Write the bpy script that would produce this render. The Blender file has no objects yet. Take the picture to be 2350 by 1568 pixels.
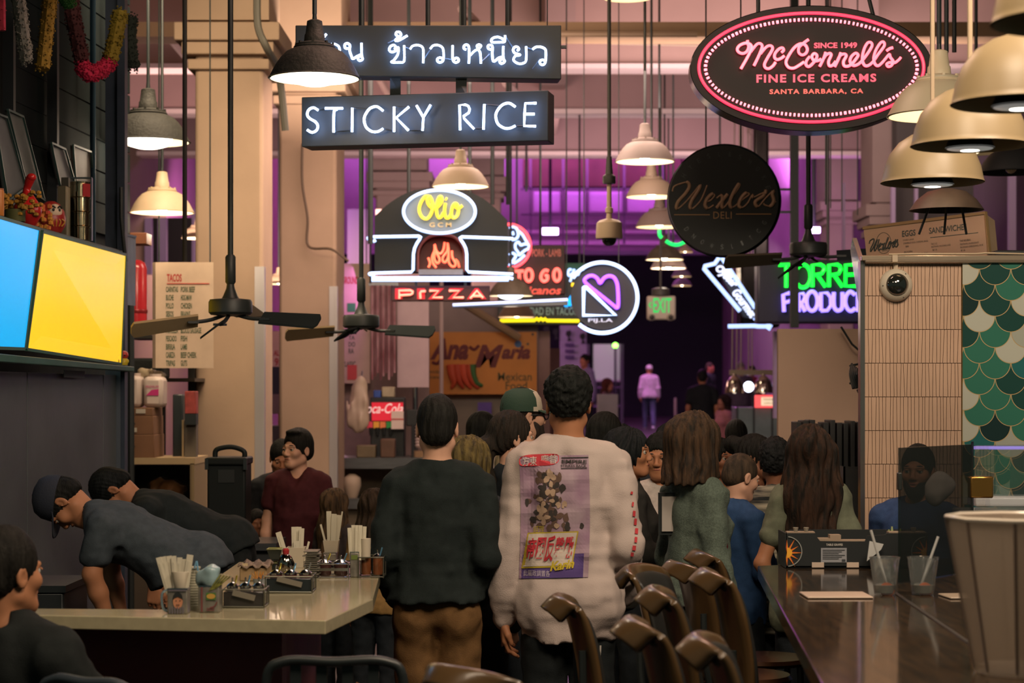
import bpy, math, random
import numpy as np
from mathutils import Vector, Matrix
from mathutils.bvhtree import BVHTree
SC = bpy.context.scene; COL = SC.collection
# ---------------------------------------------------------------- camera
F, HX, HY, EYE = 4600.0, 1175.0, 900.0, 1.73      # focal length in pixels, vanishing point, eye height
cam = bpy.data.cameras.new('camera'); cam_o = bpy.data.objects.new('camera', cam); COL.objects.link(cam_o)
cam_o.location = (0, 0, EYE); cam_o.rotation_euler = (math.pi/2, 0, 0)
cam.sensor_width = 36; cam.lens = F*36/2350; cam.shift_y = (HY-784)/2350
cam.clip_start = .05; cam.clip_end = 300
cam.dof.use_dof = True; cam.dof.focus_distance = 8.6; cam.dof.aperture_fstop = 4.2
SC.camera = cam_o
SC.view_settings.view_transform = 'Standard'; SC.view_settings.look = 'None'
SC.view_settings.gamma = 1; SC.view_settings.exposure = 0.0
SC.cycles.use_denoising = True; SC.cycles.max_bounces = 6; SC.cycles.transparent_max_bounces = 12
SC.cycles.sample_clamp_indirect = 4; SC.cycles.caustics_reflective = False; SC.cycles.caustics_refractive = False
# ---------------------------------------------------------------- world + hall lighting
wd = bpy.data.worlds.new('world'); SC.world = wd; wd.use_nodes = True
wd.node_tree.nodes['Background'].inputs[0].default_value = (.42, .62, .52, 1)
wd.node_tree.nodes['Background'].inputs[1].default_value = .11
def area(x, y, z, sx, sy, e, col, rot=(0, 0, 0), spread=math.pi):
    l = bpy.data.lights.new('hall_light', 'AREA'); l.shape = 'RECTANGLE'; l.size = sx; l.size_y = sy
    l.energy = e; l.color = col; l.spread = spread
    o = bpy.data.objects.new('hall_light', l); COL.objects.link(o); o.location = (x, y, z); o.rotation_euler = rot
def point(x, y, z, e, col, r=.1):
    l = bpy.data.lights.new('lamp_light', 'POINT'); l.energy = e; l.color = col; l.shadow_soft_size = r
    o = bpy.data.objects.new('lamp_light', l); COL.objects.link(o); o.location = (x, y, z)
WARM = (1, .78, .57); PINK = (1, .5, .62); PURP = (.88, .23, 1)
D = math.radians
# added soft fills over aisle and stalls, standing in for unseen ceiling lamps
area(.6, 3.6, 4.6, 1.2, 1.2, 150, WARM, (D(30), 0, 0))
area(-1.8, 4.4, 4.6, 1, 1, 30, WARM, (D(25), 0, 0))
area(2.2, 5.2, 4.4, 1, 1, 115, (1, .8, .62), (D(35), D(-4), 0))
area(0, 9.5, 4.9, 1.2, 1.2, 60, (1, .6, .45))
area(-1.7, 12.6, 4.9, 2, .8, 115, (1, .76, .5), (D(42), 0, 0), 2.4)
area(0, 16, 4.4, 3, 2, 200, (1, .7, .58), (D(20), 0, 0))
area(2.5, 20, 4.2, 4, 2, 190, (1, .74, .66), (D(150), 0, 0))  # unseen uplights, added to brighten the beams and ceiling
area(-3, 22, 3.4, 4, 2, 190, (1, .68, .56), (D(155), 0, 0))
area(2, 27, 3.6, 5, 2, 190, (1, .7, .66), (D(150), 0, 0))
area(-1, 17, 4.4, 3, 2, 130, (1, .74, .58), (D(165), 0, 0))
area(-3.2, 31, 4.6, 4, 2, 500, (1, .6, .5), (D(10), 0, 0))
# purple floods of the far hall
area(1.5, 46, 6.4, 9, 1.5, 13000, PURP, (D(143), 0, 0), 1.75)
area(4.5, 34, 6.0, 4, 1.5, 300, PURP, (D(145), 0, 0), 1.6)
area(-5, 32, 4.2, 1.5, 1.5, 160, PURP, (D(110), 0, 0), 2)
area(-1.6, 20.3, 2.8, .5, 2, 12, PURP, (0, D(75), 0))
area(3, 50, 5.6, 6, 4, 190, (1, .8, .8), (D(10), 0, 0))
# ---------------------------------------------------------------- geometry helpers
def W(px, py, Y): return Vector(((px-HX)*Y/F, Y, EYE-(py-HY)*Y/F))
V = Vector
ORD = 'first second third fourth fifth sixth seventh eighth ninth tenth eleventh twelfth thirteenth fourteenth'.split()
CZ = lambda y: 6.52 if y < 30 else 11.02
def lin(h):
    h = h.lstrip('#'); r = []
    for i in (0, 2, 4):
        c = int(h[i:i+2], 16)/255; r.append(c/12.92 if c <= .04045 else ((c+.055)/1.055)**2.4)
    return (*r, 1)
def base(h):   # raises every colour a little, so darks imitate faded, lifted blacks
    c = lin(h); return (c[0]*.985+.0065, c[1]*.985+.0085, c[2]*.985+.0078, 1)
MATS = {}
def M(hexc, rough=.6, metal=0, emit=0, noise=0, nscale=6, bump=0, bscale=30, trans=0, ior=1.45, spec=.5, alpha=1, stretch=(1, 1, 1), c2=None, ecol=None, coat=0):
    key = (hexc, rough, metal, emit, noise, nscale, bump, bscale, trans, ior, spec, alpha, stretch, c2, ecol, coat)
    if key in MATS: return MATS[key]
    m = bpy.data.materials.new('paint_'+hexc); m.use_nodes = True; nt = m.node_tree; b = nt.nodes['Principled BSDF']
    b.inputs['Base Color'].default_value = base(hexc); b.inputs['Roughness'].default_value = rough
    b.inputs['Metallic'].default_value = metal; b.inputs['IOR'].default_value = ior
    b.inputs['Specular IOR Level'].default_value = spec; b.inputs['Alpha'].default_value = alpha
    b.inputs['Transmission Weight'].default_value = trans; b.inputs['Coat Weight'].default_value = coat
    if emit:
        b.inputs['Emission Color'].default_value = lin(ecol or hexc); b.inputs['Emission Strength'].default_value = emit
    if noise or bump:
        tc = nt.nodes.new('ShaderNodeTexCoord'); mp = nt.nodes.new('ShaderNodeMapping'); mp.inputs['Scale'].default_value = stretch
        nt.links.new(tc.outputs['Object'], mp.inputs[0])
    if noise:
        n = nt.nodes.new('ShaderNodeTexNoise'); n.inputs['Scale'].default_value = nscale; n.inputs['Detail'].default_value = 5
        nt.links.new(mp.outputs[0], n.inputs['Vector'])
        r = nt.nodes.new('ShaderNodeValToRGB'); a = base(hexc); k = 1-noise
        r.color_ramp.elements[0].position = .35; r.color_ramp.elements[1].position = .65
        r.color_ramp.elements[0].color = base(c2) if c2 else (a[0]*k, a[1]*k, a[2]*k, 1); r.color_ramp.elements[1].color = a
        nt.links.new(n.outputs[0], r.inputs[0]); nt.links.new(r.outputs[0], b.inputs['Base Color'])
    if bump:
        n = nt.nodes.new('ShaderNodeTexNoise'); n.inputs['Scale'].default_value = bscale; n.inputs['Detail'].default_value = 4
        nt.links.new(mp.outputs[0], n.inputs['Vector'])
        bp = nt.nodes.new('ShaderNodeBump'); bp.inputs['Strength'].default_value = bump; bp.inputs['Distance'].default_value = .01
        nt.links.new(n.outputs[0], bp.inputs['Height']); nt.links.new(bp.outputs[0], b.inputs['Normal'])
    MATS[key] = m; return m
def catmull(P, n=6, closed=False):
    P = [V(p) for p in P]
    if len(P) < 3: return P
    out = []; N = len(P); rng = range(N if closed else N-1)
    for i in rng:
        if closed: a, b, c, d = P[i-1], P[i], P[(i+1) % N], P[(i+2) % N]
        else: a, b, c, d = P[max(i-1, 0)], P[i], P[i+1], P[min(i+2, N-1)]
        for k in range(n):
            t = k/n; out.append(.5*((2*b)+(c-a)*t+(2*a-5*b+4*c-d)*t*t+(3*b-a-3*c+d)*t**3))
    if not closed: out.append(P[-1])
    return out
class MB:
    def __init__(s): s.v = []; s.f = []; s.mi = []
    def add(s, vs, fs, mi=0):
        o = len(s.v); s.v += [tuple(v) for v in vs]; s.f += [tuple(i+o for i in f) for f in fs]; s.mi += [mi]*len(fs); return s
    def box(s, c, d, rz=0, mi=0, R=None):
        R = R or Matrix.Rotation(rz, 3, 'Z'); c = V(c)
        vs = [c+R@V((x*d[0]/2, y*d[1]/2, z*d[2]/2)) for x in (-1, 1) for y in (-1, 1) for z in (-1, 1)]
        return s.add(vs, [(0, 1, 3, 2), (4, 6, 7, 5), (0, 4, 5, 1), (2, 3, 7, 6), (0, 2, 6, 4), (1, 5, 7, 3)], mi)
    def hexa(s, q0, q1, mi=0):   # two quads, front and back
        return s.add(list(q0)+list(q1), [(0, 1, 2, 3), (7, 6, 5, 4), (0, 4, 5, 1), (1, 5, 6, 2), (2, 6, 7, 3), (3, 7, 4, 0)], mi)
    def slab(s, q, n, t, mi=0):
        n = V(n).normalized()*t; q = [V(p) for p in q]; return s.hexa(q, [p+n for p in q], mi)
    def poly(s, pts, n, t, mi=0):   # extruded polygon
        N = len(pts); n = V(n)*t; pts = [V(p) for p in pts]
        return s.add(pts+[p+n for p in pts], [tuple(range(N)), tuple(range(2*N-1, N-1, -1))]+[(i, N+i, N+(i+1) % N, (i+1) % N) for i in range(N)], mi)
    def tube(s, P, r, n=8, closed=False, mi=0, cap=True):
        P = [V(p) for p in P]; N = len(P); rs = r if isinstance(r, (list, tuple)) else [r]*N
        T = []
        for i in range(N):
            a = P[i-1] if (i or closed) else P[i]; b = P[(i+1) % N] if (i < N-1 or closed) else P[i]
            t = b-a; T.append(t.normalized() if t.length > 1e-9 else V((0, 0, 1)))
        u = T[0].orthogonal().normalized(); vs = []
        for i in range(N):
            u = u-T[i]*u.dot(T[i]); u = u.normalized() if u.length > 1e-6 else T[i].orthogonal().normalized(); w = T[i].cross(u)
            for k in range(n):
                a = 2*math.pi*k/n; vs.append(P[i]+(u*math.cos(a)+w*math.sin(a))*rs[i])
        fs = []
        for i in range(N if closed else N-1):
            j = (i+1) % N
            for k in range(n): fs.append((i*n+k, i*n+(k+1) % n, j*n+(k+1) % n, j*n+k))
        if cap and not closed: fs += [tuple(range(n-1, -1, -1)), tuple((N-1)*n+k for k in range(n))]
        return s.add(vs, fs, mi)
    def rod(s, a, b, r, n=8, mi=0): return s.tube([a, b], r, n, mi=mi)
    def lathe(s, prof, c=(0, 0, 0), n=32, mi=0, R=None, sx=1, sy=1, a0=0, a1=2*math.pi, cap=True):
        c = V(c); vs = []; fs = []; full = abs(a1-a0-2*math.pi) < 1e-6; m = n if full else n+1
        for r, z in prof:
            for k in range(m):
                a = a0+(a1-a0)*k/n; p = V((r*math.cos(a)*sx, r*math.sin(a)*sy, z)); vs.append(c+(R@p if R else p))
        L = len(prof)
        for i in range(L-1):
            for k in range(n):
                k2 = (k+1) % m; fs.append((i*m+k, i*m+k2, (i+1)*m+k2, (i+1)*m+k))
        if full and cap:
            if prof[0][0] > 1e-6: fs.append(tuple(range(m-1, -1, -1)))
            if prof[-1][0] > 1e-6: fs.append(tuple((L-1)*m+k for k in range(m)))
        return s.add(vs, fs, mi)
    def ball(s, c, r, n=16, R=None, mi=0):
        r = (r, r, r) if not isinstance(r, (tuple, list)) else r
        pr = [(math.sin(math.pi*i/(n//2)), -math.cos(math.pi*i/(n//2))) for i in range(n//2+1)]
        vs = []; fs = []; c = V(c)
        for a, z in pr:
            for k in range(n):
                p = V((a*math.cos(2*math.pi*k/n)*r[0], a*math.sin(2*math.pi*k/n)*r[1], z*r[2])); vs.append(c+(R@p if R else p))
        for i in range(len(pr)-1):
            for k in range(n): fs.append((i*n+k, i*n+(k+1) % n, (i+1)*n+(k+1) % n, (i+1)*n+k))
        return s.add(vs, fs, mi)
    def sheet(s, G, mi=0, thick=0):   # grid of points G[i][j]
        a = len(G); b = len(G[0]); vs = [p for r in G for p in r]
        fs = [(i*b+j, i*b+j+1, (i+1)*b+j+1, (i+1)*b+j) for i in range(a-1) for j in range(b-1)]
        return s.add(vs, fs, mi)
    def obj(s, name, mat, parent=None, smooth=40, bevel=0, solid=0, sub=0):
        return mk(name, s.v, s.f, mat, parent, smooth, bevel, solid, s.mi, sub)
ROOT = {}
def rootloc(o):
    while o.parent: o = o.parent
    return o.location
def mk(name, vs, fs, mat, parent=None, smooth=40, bevel=0, solid=0, mi=None, sub=0, local=False):
    me = bpy.data.meshes.new(name); a = np.array([tuple(v) for v in vs], dtype=float) if not isinstance(vs, np.ndarray) else vs
    if parent is not None and not local: a = a-np.array(rootloc(parent))
    me.from_pydata(a.tolist() if len(a) else [], [], [tuple(int(i) for i in f) for f in fs])
    mats = mat if isinstance(mat, (list, tuple)) else [mat]
    for m in mats: me.materials.append(m)
    if mi is not None and len(mats) > 1: me.polygons.foreach_set('material_index', list(mi))
    me.validate(clean_customdata=False)
    if smooth:
        me.polygons.foreach_set('use_smooth', [True]*len(me.polygons))
        if smooth < 180: me.set_sharp_from_angle(angle=D(smooth))
    me.update()
    o = bpy.data.objects.new(name, me); COL.objects.link(o)
    if parent is not None: o.parent = parent
    if solid:
        md = o.modifiers.new('thickness', 'SOLIDIFY'); md.thickness = solid; md.offset = 0
    if bevel:
        md = o.modifiers.new('edges', 'BEVEL'); md.width = bevel; md.segments = 2; md.limit_method = 'ANGLE'
    if sub:
        md = o.modifiers.new('round', 'SUBSURF'); md.levels = sub; md.render_levels = sub
    return o
def tag(o, label, cat, group=None, kind=None):
    o['label'] = label; o['category'] = cat
    if group: o['group'] = group
    if kind: o['kind'] = kind
    return o
def thing(name, label, cat, loc=(0, 0, 0), rz=0, group=None):
    o = bpy.data.objects.new(name, None); COL.objects.link(o); o.empty_display_size = .05
    o.location = loc; o.rotation_euler = (0, 0, rz); return tag(o, label, cat, group)
def struct(o): o['kind'] = 'structure'; return o
def plabel(o, l): o['label'] = l; return o
def dup(o, loc=None, rz=None, label=None, group=None, parent=None):
    c = o.copy(); COL.objects.link(c)
    if parent is not None: c.parent = parent
    if loc is not None: c.location = loc
    if rz is not None: c.rotation_euler = (0, 0, rz)
    if label: c['label'] = label
    if group: c['group'] = group
    for ch in list(o.children): dup(ch, parent=c)
    return c
# a plane seen in the photograph: pixel -> point on it
class Plane:
    def __init__(s, a, b, c):    # three (px,py,Y)
        s.o, p, q = W(*a), W(*b), W(*c); n = (p-s.o).cross(q-s.o).normalized()
        if n.y > 0: n = -n
        s.n = n; s.u = V((n.y, -n.x, 0)).normalized()*-1
        s.v = s.u.cross(n)*-1 if s.u.cross(n).z < 0 else s.u.cross(n)
    def at(s, px, py, off=0):
        e = V((0, 0, EYE)); d = W(px, py, 1.0)-e; o = s.o+s.n*off
        return e+d*((o-e).dot(s.n)/d.dot(s.n))
def flat(Y): return Plane((0, 0, Y), (100, 0, Y), (0, 100, Y))
TXT = {}
def text2d(t, bold=0, sp=1.0, italic=0):
    k = (t, bold, sp, italic)
    if k not in TXT:
        cu = bpy.data.curves.new('lettering', 'FONT'); cu.body = t; cu.size = 1; cu.offset = bold; cu.space_character = sp; cu.shear = italic
        cu.resolution_u = 3; o = bpy.data.objects.new('lettering', cu); COL.objects.link(o)
        dg = bpy.context.evaluated_depsgraph_get(); dg.update(); me = bpy.data.meshes.new_from_object(o.evaluated_get(dg))
        v = np.array([x.co[:] for x in me.vertices]) if len(me.vertices) else np.zeros((1, 3)); f = [tuple(p.vertices) for p in me.polygons]
        bpy.data.objects.remove(o); bpy.data.curves.remove(cu); bpy.data.meshes.remove(me)
        v = v-v.min(0); v[:, :2] /= np.maximum(v.max(0)[:2], 1e-6); TXT[k] = (v, f)
    return TXT[k]
def txt(mb, pl, t, x0, y0, x1, y1, off=.002, bold=0, mi=0, sp=1.0, italic=0, dy=0):
    # lettering filling the pixel box x0..x1, y0..y1 (y0 top) on plane pl; dy tilts the baseline (pixels over the width)
    v, f = text2d(t, bold, sp, italic)
    mb.add([pl.at(x0+a*(x1-x0), y1-b*(y1-y0)+dy*a, off) for a, b, _ in v], f, mi)
def neon(mb, pl, strokes, ox=0, oy=0, sc=1, off=.03, r=.008, n=6, mi=0, sm=5, closed=False, flip=0):
    for st in strokes:
        cl = closed; pts = list(st)
        if pts[-1] == 'c': cl = True; pts = pts[:-1]
        lin_ = pts[0] == 'l'
        if lin_: pts = pts[1:]
        P = [pl.at(ox+x/sc, oy+y/sc, off) for x, y in pts]
        mb.tube(P if (lin_ or len(P) < 3) else catmull(P, sm, cl), r, n, closed=cl, mi=mi)
# ---------------------------------------------------------------- people
RS = np.random.RandomState(7); LAT = RS.rand(32, 32, 32).astype(np.float32)*2-1
def vnoise(x, y, z):
    xi = np.floor(x).astype(int); yi = np.floor(y).astype(int); zi = np.floor(z).astype(int)
    fx = x-xi; fy = y-yi; fz = z-zi; fx = fx*fx*(3-2*fx); fy = fy*fy*(3-2*fy); fz = fz*fz*(3-2*fz); o = 0
    for a in (0, 1):
        for b in (0, 1):
            for c in (0, 1):
                o = o+LAT[(xi+a) & 31, (yi+b) & 31, (zi+c) & 31]*(fx if a else 1-fx)*(fy if b else 1-fy)*(fz if c else 1-fz)
    return o
def axis(lo, hi, cs, rad, h0, h1):
    r = [lo]
    while r[-1] < hi: r.append(r[-1]+(h0 if any(abs(r[-1]-c) < rad for c in cs) else h1))
    return np.array(r)
class SDF:
    def __init__(s, xs, ys, zs): s.a = [xs, ys, zs]; s.D = np.full((len(xs), len(ys), len(zs)), 9.0, np.float32)
    def win(s, lo, hi):
        sl = [slice(max(np.searchsorted(a, l)-1, 0), min(np.searchsorted(a, h)+1, len(a))) for a, l, h in zip(s.a, lo, hi)]
        g = [s.a[0][sl[0]][:, None, None], s.a[1][sl[1]][None, :, None], s.a[2][sl[2]][None, None, :]]
        return tuple(sl), g
    def put(s, sl, d, k, op):
        A = s.D[sl]
        if op == 'u':
            h = np.maximum(k-np.abs(A-d), 0)/k; s.D[sl] = np.minimum(A, d)-h*h*k*.25
        else:
            d = -d; h = np.maximum(k-np.abs(A-d), 0)/k; s.D[sl] = np.maximum(A, d)+h*h*k*.25
    def ell(s, c, r, R=None, k=.02, op='u'):
        c = np.array(c, float); r = np.array(r if hasattr(r, '__len__') else (r, r, r), float); m = r.max()+k+.015
        sl, (x, y, z) = s.win(c-m, c+m)
        if min(len(s.a[i][sl[i]]) for i in range(3)) < 1: return s
        x = x-c[0]; y = y-c[1]; z = z-c[2]
        if R is not None:
            R = np.array(R); x, y, z = (R[0, 0]*x+R[1, 0]*y+R[2, 0]*z, R[0, 1]*x+R[1, 1]*y+R[2, 1]*z, R[0, 2]*x+R[1, 2]*y+R[2, 2]*z)
        k0 = np.sqrt((x/r[0])**2+(y/r[1])**2+(z/r[2])**2); k1 = np.sqrt((x/r[0]**2)**2+(y/r[1]**2)**2+(z/r[2]**2)**2)
        s.put(sl, k0*(k0-1)/np.maximum(k1, 1e-6), k, op); return s
    def cap(s, a, b, ra, rb, k=.02, op='u', fl=1, ax=(0, 1, 0)):
        a = np.array(a, float); b = np.array(b, float); m = max(ra, rb)+k+.015
        sl, (x, y, z) = s.win(np.minimum(a, b)-m, np.maximum(a, b)+m)
        if min(len(s.a[i][sl[i]]) for i in range(3)) < 1: return s
        d = b-a; L = max(d@d, 1e-9); px, py, pz = x-a[0], y-a[1], z-a[2]
        t = np.clip((px*d[0]+py*d[1]+pz*d[2])/L, 0, 1); qx, qy, qz = px-t*d[0], py-t*d[1], pz-t*d[2]
        if fl != 1:
            ax = np.array(ax, float); w = qx*ax[0]+qy*ax[1]+qz*ax[2]; q2 = qx*qx+qy*qy+qz*qz-w*w
            dist = np.sqrt(np.maximum(q2, 0)+(w/fl)**2)-(ra+(rb-ra)*t); dist = dist*(.5+.5*fl)
        else: dist = np.sqrt(qx*qx+qy*qy+qz*qz)-(ra+(rb-ra)*t)
        s.put(sl, dist, k, op); return s
    def chain(s, P, r, k=.02, op='u', fl=1, ax=(0, 1, 0)):
        for i in range(len(P)-1): s.cap(P[i], P[i+1], r[i], r[i+1], k, op, fl, ax)
        return s
    def cut(s, o, n, k=.004):   # keep the side where (p-o).n > 0
        x, y, z = s.a[0][:, None, None]-o[0], s.a[1][None, :, None]-o[1], s.a[2][None, None, :]-o[2]
        d = -(x*n[0]+y*n[1]+z*n[2]); h = np.maximum(k-np.abs(s.D-d), 0)/k; s.D = (np.maximum(s.D, d)+h*h*k*.25).astype(np.float32); return s
    def rough(s, amp, f, seed=0, fn=None):
        I = np.where(np.abs(s.D) < .06); x, y, z = s.a[0][I[0]], s.a[1][I[1]], s.a[2][I[2]]
        s.D[I] += (fn(x, y, z) if fn else amp*vnoise(x*f[0]+seed*7.3+50, y*f[1]+seed*3.1+50, z*f[2]+50)).astype(np.float32); return s
    def mesh(s):
        D_ = s.D; S = D_ < 0; n = np.array(D_.shape)
        c = np.zeros(n-1, np.int8)
        for a in (0, 1):
            for b in (0, 1):
                for d in (0, 1): c += S[a:n[0]-1+a, b:n[1]-1+b, d:n[2]-1+d]
        I = np.argwhere((c > 0) & (c < 8)); idx = np.full(c.shape, -1, np.int64); idx[tuple(I.T)] = np.arange(len(I))
        acc = np.zeros((len(I), 3)); cnt = np.zeros(len(I))
        for ax in range(3):
            o1, o2 = [i for i in range(3) if i != ax]
            for a in (0, 1):
                for b in (0, 1):
                    p = I.copy(); p[:, o1] += a; p[:, o2] += b; q = p.copy(); q[:, ax] += 1
                    dp = D_[tuple(p.T)]; dq = D_[tuple(q.T)]; m = (dp < 0) != (dq < 0); t = dp/np.where(m, dp-dq, 1)
                    pos = np.stack([s.a[i][p[:, i]] for i in range(3)], 1); pos[:, ax] += t*(s.a[ax][q[:, ax]]-s.a[ax][p[:, ax]])
                    acc[m] += pos[m]; cnt[m] += 1
        v = acc/np.maximum(cnt, 1)[:, None]; fs = []
        for ax in range(3):
            o1, o2 = [(1, 2), (2, 0), (0, 1)][ax]
            A = np.take(S, range(n[ax]-1), ax); B = np.take(S, range(1, n[ax]), ax); E_ = np.argwhere(A != B)
            E_ = E_[(E_[:, o1] > 0) & (E_[:, o2] > 0) & (E_[:, o1] < n[o1]-1) & (E_[:, o2] < n[o2]-1)]
            ins = A[tuple(E_.T)]; q = []
            for d1, d2 in ((1, 1), (0, 1), (0, 0), (1, 0)):
                p = E_.copy(); p[:, o1] -= d1; p[:, o2] -= d2; q.append(idx[tuple(p.T)])
            q = np.stack(q, 1); q[~ins] = q[~ins][:, ::-1]; fs.append(q)
        f = np.concatenate(fs); f = f[(f >= 0).all(1)]; return v, f
SKIN = dict(fair='#c08868', tan='#a8714f', brown='#7d4f36', light='#c99a80')
def hairmesh(st, col, seed=1):
    lo = -.62 if st in ('long', 'wavy') else (-.5 if st == 'pony' else -.22)
    h = .0055; g = SDF(np.arange(-.2, .2, h), np.arange(-.2, .24, h), np.arange(lo, .19, h))
    face = lambda: g.ell((0, -.135, -.035), (.078, .085, .115), k=.012, op='s')
    def strands(a, f, w=14): return lambda x, y, z: a*np.sin(f*np.arctan2(x, y+.02)+3*vnoise(x*9+50, y*9+50, z*w+50+seed)+z*8)+a*.8*vnoise(x*60+50, y*60+50, z*10+50)
    if st in ('short', 'fade', 'crop', 'side'):
        t = dict(short=.010, fade=.007, crop=.004, side=.013)[st]
        g.ell((0, .014, .03+t*.5), (.0735+t*.7, .097+t*.7, .094+t)); g.ell((0, .06, -.02), (.06+t*.3, .05+t*.4, .055))
        g.ell((0, -.128, -.025), (.088, .08, .1), k=.008, op='s')
        for sx in (-1, 1): g.ell((sx*.088, -.012, -.035), (.026, .035, .045), k=.006, op='s')
        g.cut((0, 0, -.052), (0, .25, 1))
        if st == 'side': g.ell((.012, -.05, .112), (.052, .042, .02), k=.02)
        g.rough(0, 0, fn=strands(.0016, 30))
    elif st == 'curly':
        g.ell((0, .016, .048), (.088, .103, .092)); g.ell((0, .055, .0), (.072, .055, .06))
        g.ell((0, -.135, -.028), (.09, .075, .09), k=.008, op='s')
        for sx in (-1, 1): g.ell((sx*.09, -.01, -.04), (.026, .04, .045), k=.006, op='s')
        g.cut((0, 0, -.035), (0, .2, 1)); g.rough(.0065, (85, 85, 85), seed); g.rough(.004, (170, 170, 170), seed)
    elif st == 'bob':
        g.ell((0, .022, .022), (.105, .118, .112)); g.chain([(0, .03, 0), (0, .035, -.15)], [.104, .118], fl=.95)
        face(); g.cut((0, 0, -.135), (0, .15, 1)); g.rough(.006, (28, 28, 12), seed); g.rough(0, 0, fn=strands(.0045, 22))
    elif st in ('long', 'wavy'):
        g.ell((0, .02, .022), (.098, .118, .108)); L = -.48 if st == 'long' else -.44
        g.chain([(0, .04, -.02), (0, .065, -.2), (0, .085, L)], [.10, .115, .085], fl=.62, k=.04)
        for sx in (-1, 1): g.chain([(sx*.075, .005, 0), (sx*.09, .02, -.16), (sx*.1, .05, L*.85)], [.04, .045, .022], k=.03)
        face()
        if st == 'wavy': g.rough(.012, (16, 16, 11), seed)
        g.rough(0, 0, fn=strands(.006, 17, 9))
    elif st == 'pony':
        g.ell((0, .016, .032), (.083, .106, .102)); g.ell((0, .07, -.015), (.06, .045, .06))
        g.ell((0, -.13, -.03), (.086, .085, .098), k=.008, op='s')
        for sx in (-1, 1): g.ell((sx*.09, -.02, -.045), (.028, .045, .05), k=.006, op='s')
        g.chain([(0, .10, 0), (0, .155, -.05), (0, .15, -.2), (0, .13, -.36)], [.03, .05, .06, .03]); g.rough(.006, (30, 30, 14), seed); g.rough(0, 0, fn=strands(.003, 26))
    elif st == 'bun':
        g.ell((0, .016, .032), (.083, .106, .1)); g.ell((0, .07, -.01), (.06, .045, .06)); g.ell((0, -.13, -.03), (.086, .085, .1), k=.008, op='s')
        for sx in (-1, 1): g.ell((sx*.09, -.02, -.045), (.028, .045, .05), k=.006, op='s')
        g.ell((0, .13, .07), (.05, .05, .05)); g.rough(0, 0, fn=strands(.003, 26))
    elif st == 'under':      # shaved sides, longer swept top
        g.ell((0, .014, .03), (.0765, .1, .097)); g.ell((0, .06, -.015), (.06, .05, .055))
        g.ell((0, -.135, -.03), (.09, .08, .092), k=.008, op='s')
        for sx in (-1, 1): g.ell((sx*.088, -.012, -.035), (.026, .035, .045), k=.006, op='s')
        g.cut((0, 0, -.06), (0, .25, 1))
    v, f = g.mesh(); return v, f
HAIRC = {}
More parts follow.
